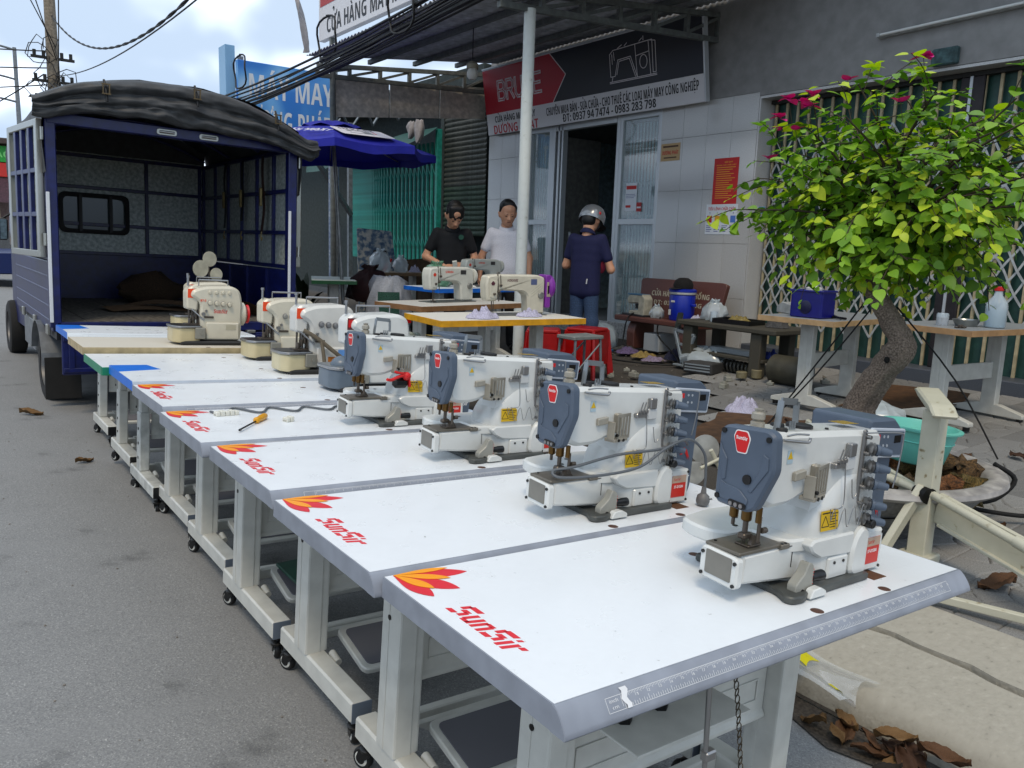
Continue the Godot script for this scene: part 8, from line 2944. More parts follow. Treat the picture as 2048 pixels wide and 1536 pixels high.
func set_tree():
	var base = V(3.8, 0.58, -2.19)
	var t = thing("bougainvillea_tree", "small bougainvillea tree with bright green crown in the stone planter", "tree", base)
	var bark = tex(mat("bark", Color.WHITE, 0.9), ntex(131, 0.03, Color(0.2, 0.17, 0.14), Color(0.66, 0.6, 0.53), 6, FastNoiseLite.TYPE_SIMPLEX_SMOOTH, [0.35, 0.65, Color(0.38, 0.33, 0.29), Color(0.52, 0.46, 0.41)]), 5.0)
	bump(bark, nnorm(132, 0.06, 14.0, 5), 1.0)
	var twig = plain("twig", Color(0.24, 0.2, 0.13), 0.8)
	var n := FastNoiseLite.new()
	n.seed = 7
	n.frequency = 9.0
	n.fractal_octaves = 3
	# trunk: twisted, fluted
	var tp = spline([V(3.82, 0.5, -2.2), V(3.8, 0.62, -2.19), V(3.8, 0.7, -2.17), V(3.8, 0.8, -2.12), V(3.8, 0.88, -2.07), V(3.8, 0.965, -2.015), V(3.8, 1.04, -2.02), V(3.8, 1.1, -2.06), V(3.8, 1.17, -2.11), V(3.81, 1.24, -2.165), V(3.82, 1.32, -2.19), V(3.84, 1.42, -2.18)], 5)
	var rad = func(u): return lerpf(0.08, 0.036, pow(u, 0.85)) + 0.012 * exp(-pow((u - 0.46) / 0.06, 2.0)) + 0.025 * exp(-pow(u / 0.08, 2.0))
	var g = geo()
	var rings = []
	for i in tp.size():
		var u = float(i) / (tp.size() - 1)
		var d = (tp[mini(i + 1, tp.size() - 1)] - tp[maxi(i - 1, 0)]).normalized()
		var x = d.cross(Vector3.BACK).normalized()
		var z = x.cross(d)
		var r_ = []
		for k in 20:
			var a = TAU * k / 20 + u * 2.0
			var r = rad.call(u) * (1.0 + 0.22 * n.get_noise_3d(cos(a) * 0.1, u * 0.55, sin(a) * 0.1) * 1.6 + 0.09 * sin(a * 5.0 + u * 6.0) * (1.0 - u))
			r_.append(tp[i] - base + (x * cos(a) + z * sin(a)) * r)
		rings.append(r_)
	g.loft(rings)
	part("trunk", g, bark, t)
	# knot hole
	g = geo()
	g.ball(V(3.735, 0.93, -2.03) - base, V(0.012, 0.016, 0.014), 10, 8)
	part("knot_hole", g, mat("knot_dark", Color(0.02, 0.016, 0.012), 0.95), t)
	# limbs and twigs
	var rng = RandomNumberGenerator.new()
	rng.seed = 2024
	var cen = V(3.84, 1.74, -2.06)
	var rx = V(0.54, 0.5, 0.88)
	var leaves = []           # [transform, tone]
	var gl = geo()
	var limb_n = 40
	for i in limb_n:
		var ph = i * 2.39996 + 0.4
		var yy = lerpf(-0.75, 1.0, (i + 0.5) / limb_n)
		var rr = sqrt(1.0 - yy * yy * 0.9)
		var tipd = V(cos(ph) * rr, yy, sin(ph) * rr)
		var tip = cen + tipd * rx * rng.randf_range(0.78, 1.03)
		if tip.y < 1.3: tip.y = 1.3 + rng.randf() * 0.08
		var s0 = tp[tp.size() - 1 - rng.randi() % 7]
		var mid = s0.lerp(tip, 0.5) + V(rng.randf_range(-0.08, 0.08), 0.1 + rng.randf() * 0.1, rng.randf_range(-0.08, 0.08))
		var limb = spline([s0, s0.lerp(mid, 0.5) + V(0, 0.04, 0), mid, tip], 5)
		var rads = []
		for k in limb.size(): rads.append(lerpf(0.014, 0.0035, float(k) / (limb.size() - 1)))
		var q = []
		for p in limb: q.append(p - base)
		gl.tube(q, rads, 6)
		# twigs
		for j in 10:
			var k0 = int(limb.size() * (0.28 + 0.072 * j))
			k0 = mini(k0, limb.size() - 1)
			var from = limb[k0]
			var out = (from - cen)
			out = (out / rx).normalized()
			var dir = (out * 0.6 + V(rng.randf_range(-1, 1), rng.randf_range(-0.5, 0.75), rng.randf_range(-1, 1)) * 0.9).normalized()
			var ln = rng.randf_range(0.16, 0.34)
			var e = from + dir * ln + V(0, -0.05, 0)
			var tw = spline([from, from.lerp(e, 0.5) + V(0, 0.03, 0), e], 4)
			var q2 = []
			for p in tw: q2.append(p - base)
			gl.tube(q2, [0.003, 0.0029, 0.0028, 0.0027, 0.0026, 0.0024, 0.0021, 0.0018, 0.0015].slice(0, q2.size()), 4)
			var fresh = rng.randf() < 0.4
			var nl = rng.randi_range(9, 15)
			for l in nl:
				var u = lerpf(0.2, 1.0, float(l) / (nl - 1))
				var p = tw[int(u * (tw.size() - 1))] + V(rng.randf_range(-1, 1), rng.randf_range(-1, 1), rng.randf_range(-1, 1)) * 0.012
				var a = l * 2.4 + rng.randf() * 0.8
				var side = V(cos(a), 0, sin(a))
				var z = (side * 0.8 + dir * 0.35 + V(0, rng.randf_range(-0.75, 0.1), 0)).normalized()
				var up = (V(0, 1, 0) + out * 0.75 + V(rng.randf_range(-1, 1), 0, rng.randf_range(-1, 1)) * 0.35)
				var x = up.cross(z).normalized()
				if x.length() < 0.5: x = Vector3.RIGHT
				var y = z.cross(x)
				var young = fresh and u > 0.62
				var s = rng.randf_range(0.042, 0.078) * (0.72 if u > 0.85 else 1.0)
				leaves.append([Transform3D(Basis(x * s, y * s, z * s), p + z * 0.012 - base), (4 if young else rng.randi() % 4)])
	part("limbs", gl, twig, t)
	# 300 leaves on the street side stand as pieces, the rest as one mass
	var cols = [Color(0.47, 0.64, 0.16), Color(0.54, 0.71, 0.18), Color(0.40, 0.57, 0.15), Color(0.62, 0.78, 0.2), Color(0.82, 0.9, 0.25)]
	var lm = []
	for k in 5:
		var m = plain("leaf%d" % k, cols[k], 0.42, 0.0, 133, 0.82, 14.0)
		m.backlight_enabled = true
		m.backlight = Color(cols[k].r, cols[k].g, cols[k].b * 0.6)
		m.metallic_specular = 0.4
		lm.append(m)
	var eye = V(0, 1.4, 0) - base
	leaves.sort_custom(func(a, b): return (a[0].origin - eye).length() < (b[0].origin - eye).length())
	var mesh = leaf_mesh()
	var rest = [[], [], [], [], []]
	for i in leaves.size():
		if i < 300: part("leaf", mesh, lm[leaves[i][1]], t, leaves[i][0])
		else: rest[leaves[i][1]].append(leaves[i][0])
	for k in 5:
		var mm := MultiMesh.new()
		mm.transform_format = MultiMesh.TRANSFORM_3D
		mm.mesh = mesh
		mm.instance_count = rest[k].size()
		for i in rest[k].size(): mm.set_instance_transform(i, rest[k][i])
		var mi := MultiMeshInstance3D.new()
		mi.multimesh = mm
		mi.material_override = lm[k]
		mi.set_meta("kind", "stuff")
		put(mi, "foliage", t)
	# papery magenta bracts
	var mag = plain("bract", Color(0.86, 0.12, 0.58), 0.6, 0.0, 133, 0.85, 14.0)
	mag.backlight_enabled = true
	mag.backlight = Color(0.6, 0.08, 0.38)
	var bm = leaf_mesh(1.15)
	var fl = [V(3.8, 2.27, -1.99), V(3.8, 2.22, -2.35), V(3.78, 2.17, -2.66), V(3.78, 2.14, -2.56), V(3.76, 2.08, -2.69), V(3.74, 2.11, -2.51), V(3.6, 2.05, -1.96), V(3.8, 2.02, -2.72), V(3.8, 1.88, -2.76), V(3.72, 2.0, -2.56), V(3.9, 2.2, -2.6)]
	for f in fl.size():
		var fn = Node3D.new()
		fn.position = fl[f] - base + V(-0.12, 0.03, 0.0)
		put(fn, "flower", t)
		var cnt = 3 if f in [1, 6, 7, 8, 9] else 6
		for k in cnt:
			var a = k * 2.1 + f
			var z = V(cos(a), 0.55 if k < 3 else -0.2, sin(a)).normalized()
			var x = Vector3.UP.cross(z).normalized()
			var s = rng.randf_range(0.045, 0.062)
			part("bract", bm, mag, fn, Transform3D(Basis(x * s, z.cross(x) * s, z * s), V(rng.randf_range(-1, 1), rng.randf_range(-1, 1), rng.randf_range(-1, 1)) * 0.02 * (1 if k > 2 else 0)))
		var tg = geo()
		tg.rod(V(0, 0, 0), V(0.03, -0.16, 0.02), 0.0015, 4)
		part("stem", tg, twig, fn)
	# stay ropes tied to the trunk
	var rope = mat("rope_black", Color(0.025, 0.025, 0.025), 0.8)
	var rp = [[[V(3.77, 1.2, -2.19), V(3.7, 0.88, -2.37), V(3.62, 0.49, -2.6)], "black stay rope from the trunk to the planter's far rim"], [[V(3.77, 1.16, -2.16), V(3.66, 0.82, -2.35), V(3.55, 0.48, -2.58)], "second black stay rope from the trunk to the planter's rim"], [[V(3.83, 1.18, -2.06), V(3.95, 0.85, -1.8), V(4.03, 0.5, -1.6)], "black stay rope from the trunk over the planter's outer rim"]]
	for q in rp:
		g = geo()
		g.tube(spline(q[0], 4), 0.0045, 6)
		single("stay_rope", g, rope, q[1], "rope", Transform3D.IDENTITY, "ropes staying the small tree")
	g = geo()
	g.tube(spline([V(4.05, 0.47, -1.62), V(4.12, 0.4, -1.55), V(4.05, 0.3, -1.6), V(3.95, 0.26, -1.7), V(4.1, 0.24, -1.5), V(4.3, 0.25, -1.4)], 5), 0.012, 6)
	single("rope_tail", g, rope, "knotted black rope tail hanging at the planter rim", "rope")

# ------------------------------------------------------------------ people: limbs as tapered capsules joined into one skin
func skin_into(st: SurfaceTool, bones: Array, cell: float, k: float, tf := Transform3D.IDENTITY, base := 0) -> int:
	var lo = Vector3(1e9, 1e9, 1e9)
	var hi = -lo
	for b in bones:
		var r = maxf(b[2], b[3]) + k + cell * 2
		for e in [b[0], b[1]]:
			lo = lo.min(e - V(r, r, r))
			hi = hi.max(e + V(r, r, r))
	var nx = int((hi.x - lo.x) / cell) + 2
	var ny = int((hi.y - lo.y) / cell) + 2
	var nz = int((hi.z - lo.z) / cell) + 2
	var f = PackedFloat32Array()
	f.resize(nx * ny * nz)
	f.fill(1.0)
	for b in bones:
		var a: Vector3 = b[0]
		var ab: Vector3 = b[1] - a
		var l2 = maxf(ab.length_squared(), 1e-8)
		var ra: float = b[2]
		var dr: float = b[3] - ra
		var pad = maxf(b[2], b[3]) + k + cell * 2
		var p0 = (a.min(b[1]) - V(pad, pad, pad) - lo) / cell
		var p1 = (a.max(b[1]) + V(pad, pad, pad) - lo) / cell
		for iz in range(maxi(int(p0.z), 0), mini(int(p1.z) + 1, nz - 1)):
			for iy in range(maxi(int(p0.y), 0), mini(int(p1.y) + 1, ny - 1)):
				var row = (iz * ny + iy) * nx
				for ix in range(maxi(int(p0.x), 0), mini(int(p1.x) + 1, nx - 1)):
					var p = lo + Vector3(ix, iy, iz) * cell
					var h = clampf((p - a).dot(ab) / l2, 0.0, 1.0)
					var d = p.distance_to(a + ab * h) - (ra + dr * h)
					var o = f[row + ix]
					var hh = clampf(0.5 + 0.5 * (o - d) / k, 0.0, 1.0)
					f[row + ix] = lerpf(o, d, hh) - k * hh * (1.0 - hh)
	var vid = {}
	var cnt = base
	var off = [0, 1, nx, nx + 1, nx * ny, nx * ny + 1, nx * ny + nx, nx * ny + nx + 1]
	var ov = [V(0, 0, 0), V(1, 0, 0), V(0, 1, 0), V(1, 1, 0), V(0, 0, 1), V(1, 0, 1), V(0, 1, 1), V(1, 1, 1)]
	var ed = [[0, 1], [2, 3], [4, 5], [6, 7], [0, 2], [1, 3], [4, 6], [5, 7], [0, 4], [1, 5], [2, 6], [3, 7]]
	for iz in nz - 1:
		for iy in ny - 1:
			for ix in nx - 1:
				var i0 = (iz * ny + iy) * nx + ix
				if absf(f[i0]) > cell * 2.2: continue
				var neg = 0
				for c in 8:
					if f[i0 + off[c]] < 0.0: neg += 1
				if neg == 0 or neg == 8: continue
				var sum = Vector3.ZERO
				var n = 0
				for e in ed:
					var va = f[i0 + off[e[0]]]
					var vb = f[i0 + off[e[1]]]
					if (va < 0.0) != (vb < 0.0):
						sum += ov[e[0]].lerp(ov[e[1]], va / (va - vb))
						n += 1
				st.add_vertex(tf * (lo + (Vector3(ix, iy, iz) + sum / n) * cell))
				vid[i0] = cnt
				cnt += 1
	var sx = 1
	var sy = nx
	var sz = nx * ny
	for i0 in vid:
		var fa = f[i0] < 0.0
		for q in [[sx, sy, sz], [sy, sz, sx], [sz, sx, sy]]:
			var fb = f[i0 + q[0]] < 0.0
			if fa == fb: continue
			var a = vid.get(i0 - q[1] - q[2], -1)
			var b = vid.get(i0 - q[2], -1)
			var c = i0
			var d = vid.get(i0 - q[1], -1)
			if a < 0 or b < 0 or d < 0: continue
			var ci = vid[c]
			var o = [a, d, ci, b] if fa else [a, b, ci, d]
			for t in [o[0], o[1], o[2], o[0], o[2], o[3]]: st.add_index(t)
	return cnt

func skin(groups: Array, called, m, parent, t := Transform3D.IDENTITY):
	# groups: [[bones, cell, blend], ...]
	var st := SurfaceTool.new()
	st.begin(Mesh.PRIMITIVE_TRIANGLES)
	st.set_smooth_group(0)
	var base := 0
	for q in groups: base = skin_into(st, q[0], q[1], q[2], Transform3D.IDENTITY, base)
	st.generate_normals()
	return part(called, st.commit(), m, parent, t)

func hand_bones(w: Vector3, dir: Vector3, palm_n: Vector3, side: float, curl: float) -> Array:
	# w wrist, dir towards the fingers, palm_n out of the palm, side +1 when the thumb lies on dir x palm_n
	var u = dir.cross(palm_n).normalized() * side
	var o = []
	o.append([w, w + dir * 0.045 + u * 0.012, 0.022, 0.02])
	o.append([w, w + dir * 0.05 - u * 0.016, 0.021, 0.018])
	var ln = [0.068, 0.075, 0.07, 0.056]
	for k in 4:
		var b = w + dir * 0.075 + u * (0.03 - 0.02 * k)
		var d1 = (dir * cos(curl) + palm_n * sin(curl)).normalized()
		var d2 = (dir * cos(curl * 2.1) + palm_n * sin(curl * 2.1)).normalized()
		var m1 = b + d1 * ln[k] * 0.5
		o.append([w + dir * 0.045 + u * (0.018 - 0.012 * k), b, 0.012, 0.0095])
		o.append([b, m1, 0.0092, 0.0085])
		o.append([m1, m1 + d2 * ln[k] * 0.45, 0.0085, 0.007])
	var tb = w + dir * 0.02 + u * 0.03
	var tm = tb + (dir * 0.6 + u * 0.7 + palm_n * 0.4).normalized() * 0.035
	o.append([tb, tm, 0.012, 0.01])
	o.append([tm, tm + (dir * 0.85 + palm_n * 0.5).normalized() * 0.028, 0.01, 0.008])
	return o

func person(label: String, p: Vector3, yaw: float, H: float, o: Dictionary):
	# local frame: facing +z, own left arm towards +x
	var t = thing("person", label, "person", p, "", V(0, yaw, 0))
	var s = H / 1.65
	var sk = mat("skin_tone", Color(0.76, 0.56, 0.44), 0.5)
	sk.subsurf_scatter_enabled = true
	sk.subsurf_scatter_strength = 0.1
	var hair = plain("hair_black", Color(0.015, 0.013, 0.012), 0.55, 0.0, 141, 0.5, 12.0)
	var nk = V(0, 1.41, o.get("lean", 0.0)) * s
	var hb = Basis(Vector3.UP, deg_to_rad(o.get("head_yaw", 0.0))) * Basis(Vector3.RIGHT, deg_to_rad(o.get("head_pitch", 0.0)))
	var hs = s * 1.13
	var hp = func(x, y, z): return nk + hb * (V(x, y, z) * hs)
	# head
	var head = [[hp.call(0, 0.125, -0.02), hp.call(0, 0.17, -0.012), 0.082 * hs, 0.078 * hs], [hp.call(0, 0.12, 0.015), hp.call(0, 0.175, 0.02), 0.068 * hs, 0.066 * hs], [hp.call(0, 0.058, 0.045), hp.call(0, 0.1, 0.04), 0.042 * hs, 0.052 * hs],
		[hp.call(-0.03, 0.07, 0.02), hp.call(-0.045, 0.12, 0.0), 0.032 * hs, 0.035 * hs], [hp.call(0.03, 0.07, 0.02), hp.call(0.045, 0.12, 0.0), 0.032 * hs, 0.035 * hs],
		[hp.call(0, 0.128, 0.085), hp.call(0, 0.1, 0.1), 0.009 * hs, 0.014 * hs], [hp.call(-0.012, 0.096, 0.09), hp.call(0.012, 0.096, 0.09), 0.01 * hs, 0.01 * hs],
		[hp.call(-0.02, 0.069, 0.083), hp.call(0.02, 0.069, 0.083), 0.009 * hs, 0.009 * hs], [hp.call(-0.035, 0.142, 0.07), hp.call(0.035, 0.142, 0.07), 0.014 * hs, 0.014 * hs],
		[hp.call(0.08, 0.1, -0.01), hp.call(0.084, 0.135, -0.018), 0.011 * hs, 0.015 * hs], [hp.call(-0.08, 0.1, -0.01), hp.call(-0.084, 0.135, -0.018), 0.011 * hs, 0.015 * hs],
		[nk + V(0, -0.05, -0.01) * hs, hp.call(0, 0.08, -0.02), 0.056 * hs, 0.055 * hs]]
	# arms: shoulder, elbow, wrist given in metres for a 1.65 m figure
	var arms = []
	var hands = []
	var sleeve = []
	for a in ["l", "r"]:
		var q = o[a]
		var sh = V(0.165 if a == "l" else -0.165, 1.335, o.get("lean", 0.0) * 0.8) * s
		var el = q[0] * s
		var wr = q[1] * s
		arms.append([sh, el, 0.05 * s, 0.04 * s])
		arms.append([el, wr, 0.041 * s, 0.027 * s])
		var hd = hand_bones(wr, q[2].normalized(), q[3].normalized(), (1.0 if a == "r" else -1.0), q[4])
		hands.append([hd, 0.0045, 0.006])
		sleeve.append([sh, sh.lerp(el, 0.62), 0.06 * s, 0.058 * s])
	var ln = o.get("lean", 0.0)
	var torso = [[V(-0.1, 1.29, ln * 0.7) * s, V(0.1, 1.29, ln * 0.7) * s, 0.06 * s, 0.06 * s], [V(-0.05, 1.05, 0.0) * s, V(0.05, 1.05, 0.0) * s, 0.06 * s, 0.06 * s], [V(-0.06, 0.9, 0) * s, V(0.06, 0.9, 0) * s, 0.06 * s, 0.06 * s], [V(0, 1.25, ln * 0.6) * s, V(0, 0.95, 0) * s, 0.06 * s, 0.06 * s]]
	var legs = []
	for x in [-0.09, 0.09]:
		legs.append([V(x, 0.88, 0) * s, V(x * 1.15, 0.47, 0.015) * s, 0.06 * s, 0.05 * s])
		legs.append([V(x * 1.15, 0.47, 0.015) * s, V(x * 1.2, 0.08, -0.01) * s, 0.056 * s, 0.038 * s])
		legs.append([V(x * 1.2, 0.045, -0.02) * s, V(x * 1.4, 0.035, 0.13) * s, 0.036 * s, 0.03 * s])
	var body = torso + arms + legs + [[nk + V(0, -0.06, -0.01) * s, nk + V(0, 0.05, 0) * s, 0.055 * s, 0.055 * s]]
	var b = skin([[body, 0.016, 0.02], [head, 0.007, 0.014]] + hands, "body", sk, t)
	# shirt: torso and short sleeves, a little larger than the body
	var bl = o.get("belly", 0.1)
	var sh = [[V(0, 1.3, ln * 0.6) * s, V(0, 0.86, 0.008) * s, 0.088 * s, 0.1 * s]]
	for q in [[1.295, 0.1, 0.082], [1.21, 0.085, 0.092], [1.12, 0.075, 0.096], [1.03, 0.07, (bl + 0.096) * 0.5], [0.95, 0.068, bl], [0.87, 0.072, (bl + 0.1) * 0.5], [0.79, 0.076, 0.1]]: sh.append([V(-q[1], q[0], ln * 0.5 * (q[0] - 0.8)) * s, V(q[1], q[0], ln * 0.5 * (q[0] - 0.8)) * s, q[2] * s, q[2] * s])
	sh = sh + sleeve
	var shirt = skin([[sh, 0.016, 0.03]], "shirt", o.shirt, t)
	# collar
	var g = geo()
	var rg = []
	for q in [[0.0, 0.078], [0.035, 0.07], [0.05, 0.066], [0.035, 0.08], [0.005, 0.09]]:
		var rr = []
		for k in 16:
			var a = TAU * k / 16
			rr.append(nk + (V(cos(a) * q[1], q[0] - 0.035 - 0.03 * sin(a), sin(a) * q[1] * 0.92 - 0.005)) * s)
		rg.append(rr)
	g.loft(rg, false)
	part("collar", g, o.get("collar", o.shirt), shirt)
	# trousers
	var tr = [[V(-0.065, 0.82, 0) * s, V(0.065, 0.82, 0) * s, 0.086 * s, 0.086 * s]]
	for x in [-0.08, 0.08]:
		tr.append([V(x, 0.8, 0) * s, V(x * 1.15, 0.46, 0.012) * s, 0.085 * s, 0.072 * s])
		tr.append([V(x * 1.15, 0.46, 0.012) * s, V(x * 1.2, 0.09, -0.01) * s, 0.076 * s, 0.066 * s])
	skin([[tr, 0.018, 0.03]], "trousers", o.trousers, t)
	for x in [-1, 1]:
		g = geo()
		g.ball(V(x * 0.12, 0.035, 0.05) * s, V(0.045, 0.04, 0.13) * s, 14, 8)
		part("shoe", g, mat("shoe_dark", Color(0.04, 0.035, 0.03), 0.6), t)
	# hair or helmet
	if o.get("helmet", false):
		g = geo()
		var hc = func(x, y, z): return hp.call(x, y, z)
		g.xf = Transform3D(hb.scaled(Vector3.ONE * hs), hp.call(0, 0.15, -0.005))
		g.lathe([Vector2(0.118, -0.045), Vector2(0.125, -0.02), Vector2(0.12, 0.04), Vector2(0.098, 0.085), Vector2(0.06, 0.112), Vector2(0.0, 0.122)], 26)
		g.xf = g.xf * Transform3D(Basis.IDENTITY, V(0, 0, 0.02))
		var hm = part("helmet", g, mat("helmet_grey", Color(0.55, 0.56, 0.57), 0.25, 0.5), t)
		g = geo()
		g.xf = Transform3D(hb.scaled(Vector3.ONE * hs), hp.call(0, 0.15, -0.005))
		g.sheet(func(u, v): return V(sin((u - 0.5) * 2.0) * (0.12 + 0.03 * v), -0.035 - 0.015 * v, cos((u - 0.5) * 2.0) * (0.12 + 0.045 * v)), 10, 3)
		part("peak", g, mat("helmet_peak", Color(0.1, 0.1, 0.11), 0.3), hm)
		g = geo()
		g.tube([hp.call(0.09, 0.12, 0.01), hp.call(0.075, 0.06, 0.03), hp.call(0.03, 0.022, 0.05), hp.call(-0.03, 0.022, 0.05), hp.call(-0.075, 0.06, 0.03), hp.call(-0.09, 0.12, 0.01)], 0.006 * hs, 6)
		part("chin_strap", g, mats["black_plastic"], hm)
		g = geo()
		g.ball(hp.call(-0.1, 0.16, -0.06), V(0.012, 0.02, 0.02) * hs, 8, 6)
		part("red_mark", g, mat("badge_red", Color.WHITE), hm)
		skin([[[[hp.call(0, 0.1, -0.05), hp.call(0, 0.15, -0.04), 0.07 * hs, 0.08 * hs]], 0.008, 0.01]], "hair", hair, t)
	else:
		var hl = [[hp.call(0, 0.185, -0.035), hp.call(0, 0.195, -0.012), 0.083 * hs, 0.074 * hs], [hp.call(0, 0.12, -0.055), hp.call(0, 0.185, -0.035), 0.062 * hs, 0.081 * hs], [hp.call(-0.07, 0.13, -0.02), hp.call(-0.06, 0.19, -0.005), 0.02 * hs, 0.03 * hs], [hp.call(0.07, 0.13, -0.02), hp.call(0.06, 0.19, -0.005), 0.02 * hs, 0.03 * hs]]
		if o.get("fringe", true):
			for x in [-0.052, -0.03, -0.01, 0.012, 0.034, 0.054]: hl.append([hp.call(x * 0.8, 0.222, 0.02), hp.call(x * 1.1, 0.16 + absf(x) * 0.1 + 0.012 * sin(x * 170), 0.08 - absf(x) * 0.35), 0.036 * hs, 0.015 * hs])
		else: hl.append([hp.call(-0.03, 0.232, 0.012), hp.call(0.03, 0.232, 0.012), 0.03 * hs, 0.03 * hs])
		skin([[hl, 0.007, 0.016]], "hair", hair, t)
	for x in [-1, 1]:
		g = geo()
		g.ball(hp.call(x * 0.03, 0.127, 0.082), V(0.011, 0.0045, 0.006) * hs, 8, 6)
		part("eye", g, mat("eye_dark", Color(0.05, 0.035, 0.03), 0.3), t)
		g = geo()
		g.bar(hp.call(x * 0.015, 0.148, 0.0865), hp.call(x * 0.047, 0.148, 0.074), 0.006 * hs, 0.004 * hs)
		part("eyebrow", g, hair, t)
	g = geo()
	g.bar(hp.call(-0.02, 0.0685, 0.0925), hp.call(0.02, 0.0685, 0.0925), 0.003 * hs, 0.004 * hs)
	part("mouth", g, mat("lip", Color(0.36, 0.16, 0.13), 0.5), t)
	return t

func set_people():
	var navy = plain("polo_black", Color(0.035, 0.05, 0.075), 0.85, 0.0, 142, 0.8, 6.0)
	var white = plain("polo_white", Color(0.85, 0.85, 0.88), 0.85, 0.0, 142, 0.92, 6.0)
	var tee = plain("tee_navy", Color(0.045, 0.07, 0.26), 0.85, 0.0, 142, 0.8, 6.0)
	var denim = plain("denim_dark", Color(0.07, 0.09, 0.14), 0.85, 0.0, 142, 0.7, 8.0)
	var jeans = plain("jeans_blue", Color(0.22, 0.32, 0.46), 0.85, 0.0, 142, 0.6, 7.0)
	var slack = plain("slacks_grey", Color(0.1, 0.1, 0.11), 0.85)
	# man in the black polo, head bowed over a small white part held in both hands
	var a = person("person in black polo shirt, head bowed over a small white part", PV(4.75, -7.64), -24, 1.62, {"shirt": navy, "trousers": denim, "head_pitch": 40, "head_yaw": 6, "lean": 0.03,
		"l": [V(0.27, 1.06, 0.0), V(0.12, 0.99, 0.24), V(-0.85, 0.1, 0.4), V(-0.3, -0.8, -0.4), 0.55], "r": [V(-0.29, 1.07, 0.0), V(-0.1, 0.97, 0.22), V(0.9, 0.05, 0.4), V(0.3, -0.8, -0.4), 0.55]})
	var g = geo()
	for q in [[1.325, 0.11]]: g.cyl(V(0.085, 1.27, 0.125), 0.028, 0.004, "z", 14)
	part("chest_emblem", g, mat("emblem_green", Color(0.08, 0.28, 0.22), 0.7), a)
	g = geo()
	g.bx(-0.025, 0.025, -0.035, 0.035, -0.015, 0.015, 0.004)
	g.bx(-0.015, 0.03, -0.05, -0.03, -0.012, 0.012, 0.003)
	single("held_part", g, mat("terminal_white", Color(0.8, 0.8, 0.76), 0.5), "small white part held by the person in black polo", "part", a.transform * xfm(V(0.0, 0.985, 0.285), 20, 0, 10))
	# man in the white polo, looking down
	person("person in white polo shirt beside the awning post, looking down", PV(5.35, -7.45), -40, 1.62, {"shirt": white, "trousers": slack, "head_pitch": 18, "head_yaw": 16, "fringe": false, "belly": 0.118,
		"l": [V(0.27, 1.06, 0.0), V(0.28, 0.82, 0.08), V(0, -1, 0.15), V(-1, 0, 0), 0.3], "r": [V(-0.28, 1.06, -0.01), V(-0.29, 0.82, 0.06), V(0, -1, 0.15), V(1, 0, 0), 0.3]})
	# man with the grey helmet at the shop door, seen from behind, hands raised before his chest
	var c = person("person in navy shirt and grey helmet at the shop door", PV(5.45, -6.2), 112, 1.56, {"shirt": tee, "trousers": jeans, "head_pitch": 30, "lean": 0.02, "helmet": true,
		"l": [V(0.25, 1.05, 0.02), V(0.1, 1.12, 0.26), V(-0.5, 0.5, 0.6), V(-0.6, 0.0, -0.6), 0.6], "r": [V(-0.27, 1.02, 0.06), V(-0.1, 1.13, 0.28), V(0.5, 0.5, 0.55), V(0.6, 0.0, -0.6), 0.6]})
	g = geo()
	g.sheet(func(u, v): return V((u - 0.5) * 0.14 * (1 - 0.4 * v) + 0.02 * sin(v * 6), -0.2 * v, 0.02 * sin(u * 8 + v * 3)), 8, 8)
	single("pink_cloth", g, plain("cloth_pink", Color(0.55, 0.12, 0.25), 0.9), "pink cloth in the hands of the person with the helmet", "cloth", c.transform * xfm(V(0.0, 1.12, 0.31)))
	g = geo()
	g.bx(-0.004, 0.004, 0.0, 0.05, -0.006, 0.006)
	part("pocket_pen", g, mat("paper_white", Color(0.85, 0.85, 0.84), 0.8), c, xfm(V(-0.08, 0.82, -0.125), -8, 0, 10))

# ------------------------------------------------------------------ litter and small things
func dry_leaf_mesh(sd: int) -> Mesh:
	var g = geo()
	g.sheet(func(u, v):
		var w = sin(PI * clampf(v, 0.03, 0.97)) * 0.5
		return V((u - 0.5) * w, 0.18 * absf(u - 0.5) * (1.5 - v) + 0.10 * sin(v * 5.0 + sd) * (0.4 + 0.6 * v) + 0.05 * sin(u * 9 + sd) + 0.035 * sin(u * 23 + v * 17 + sd) + 0.1, v - 0.5 + 0.02 * sin(u * 31)), 10, 14)
	return g.mesh()

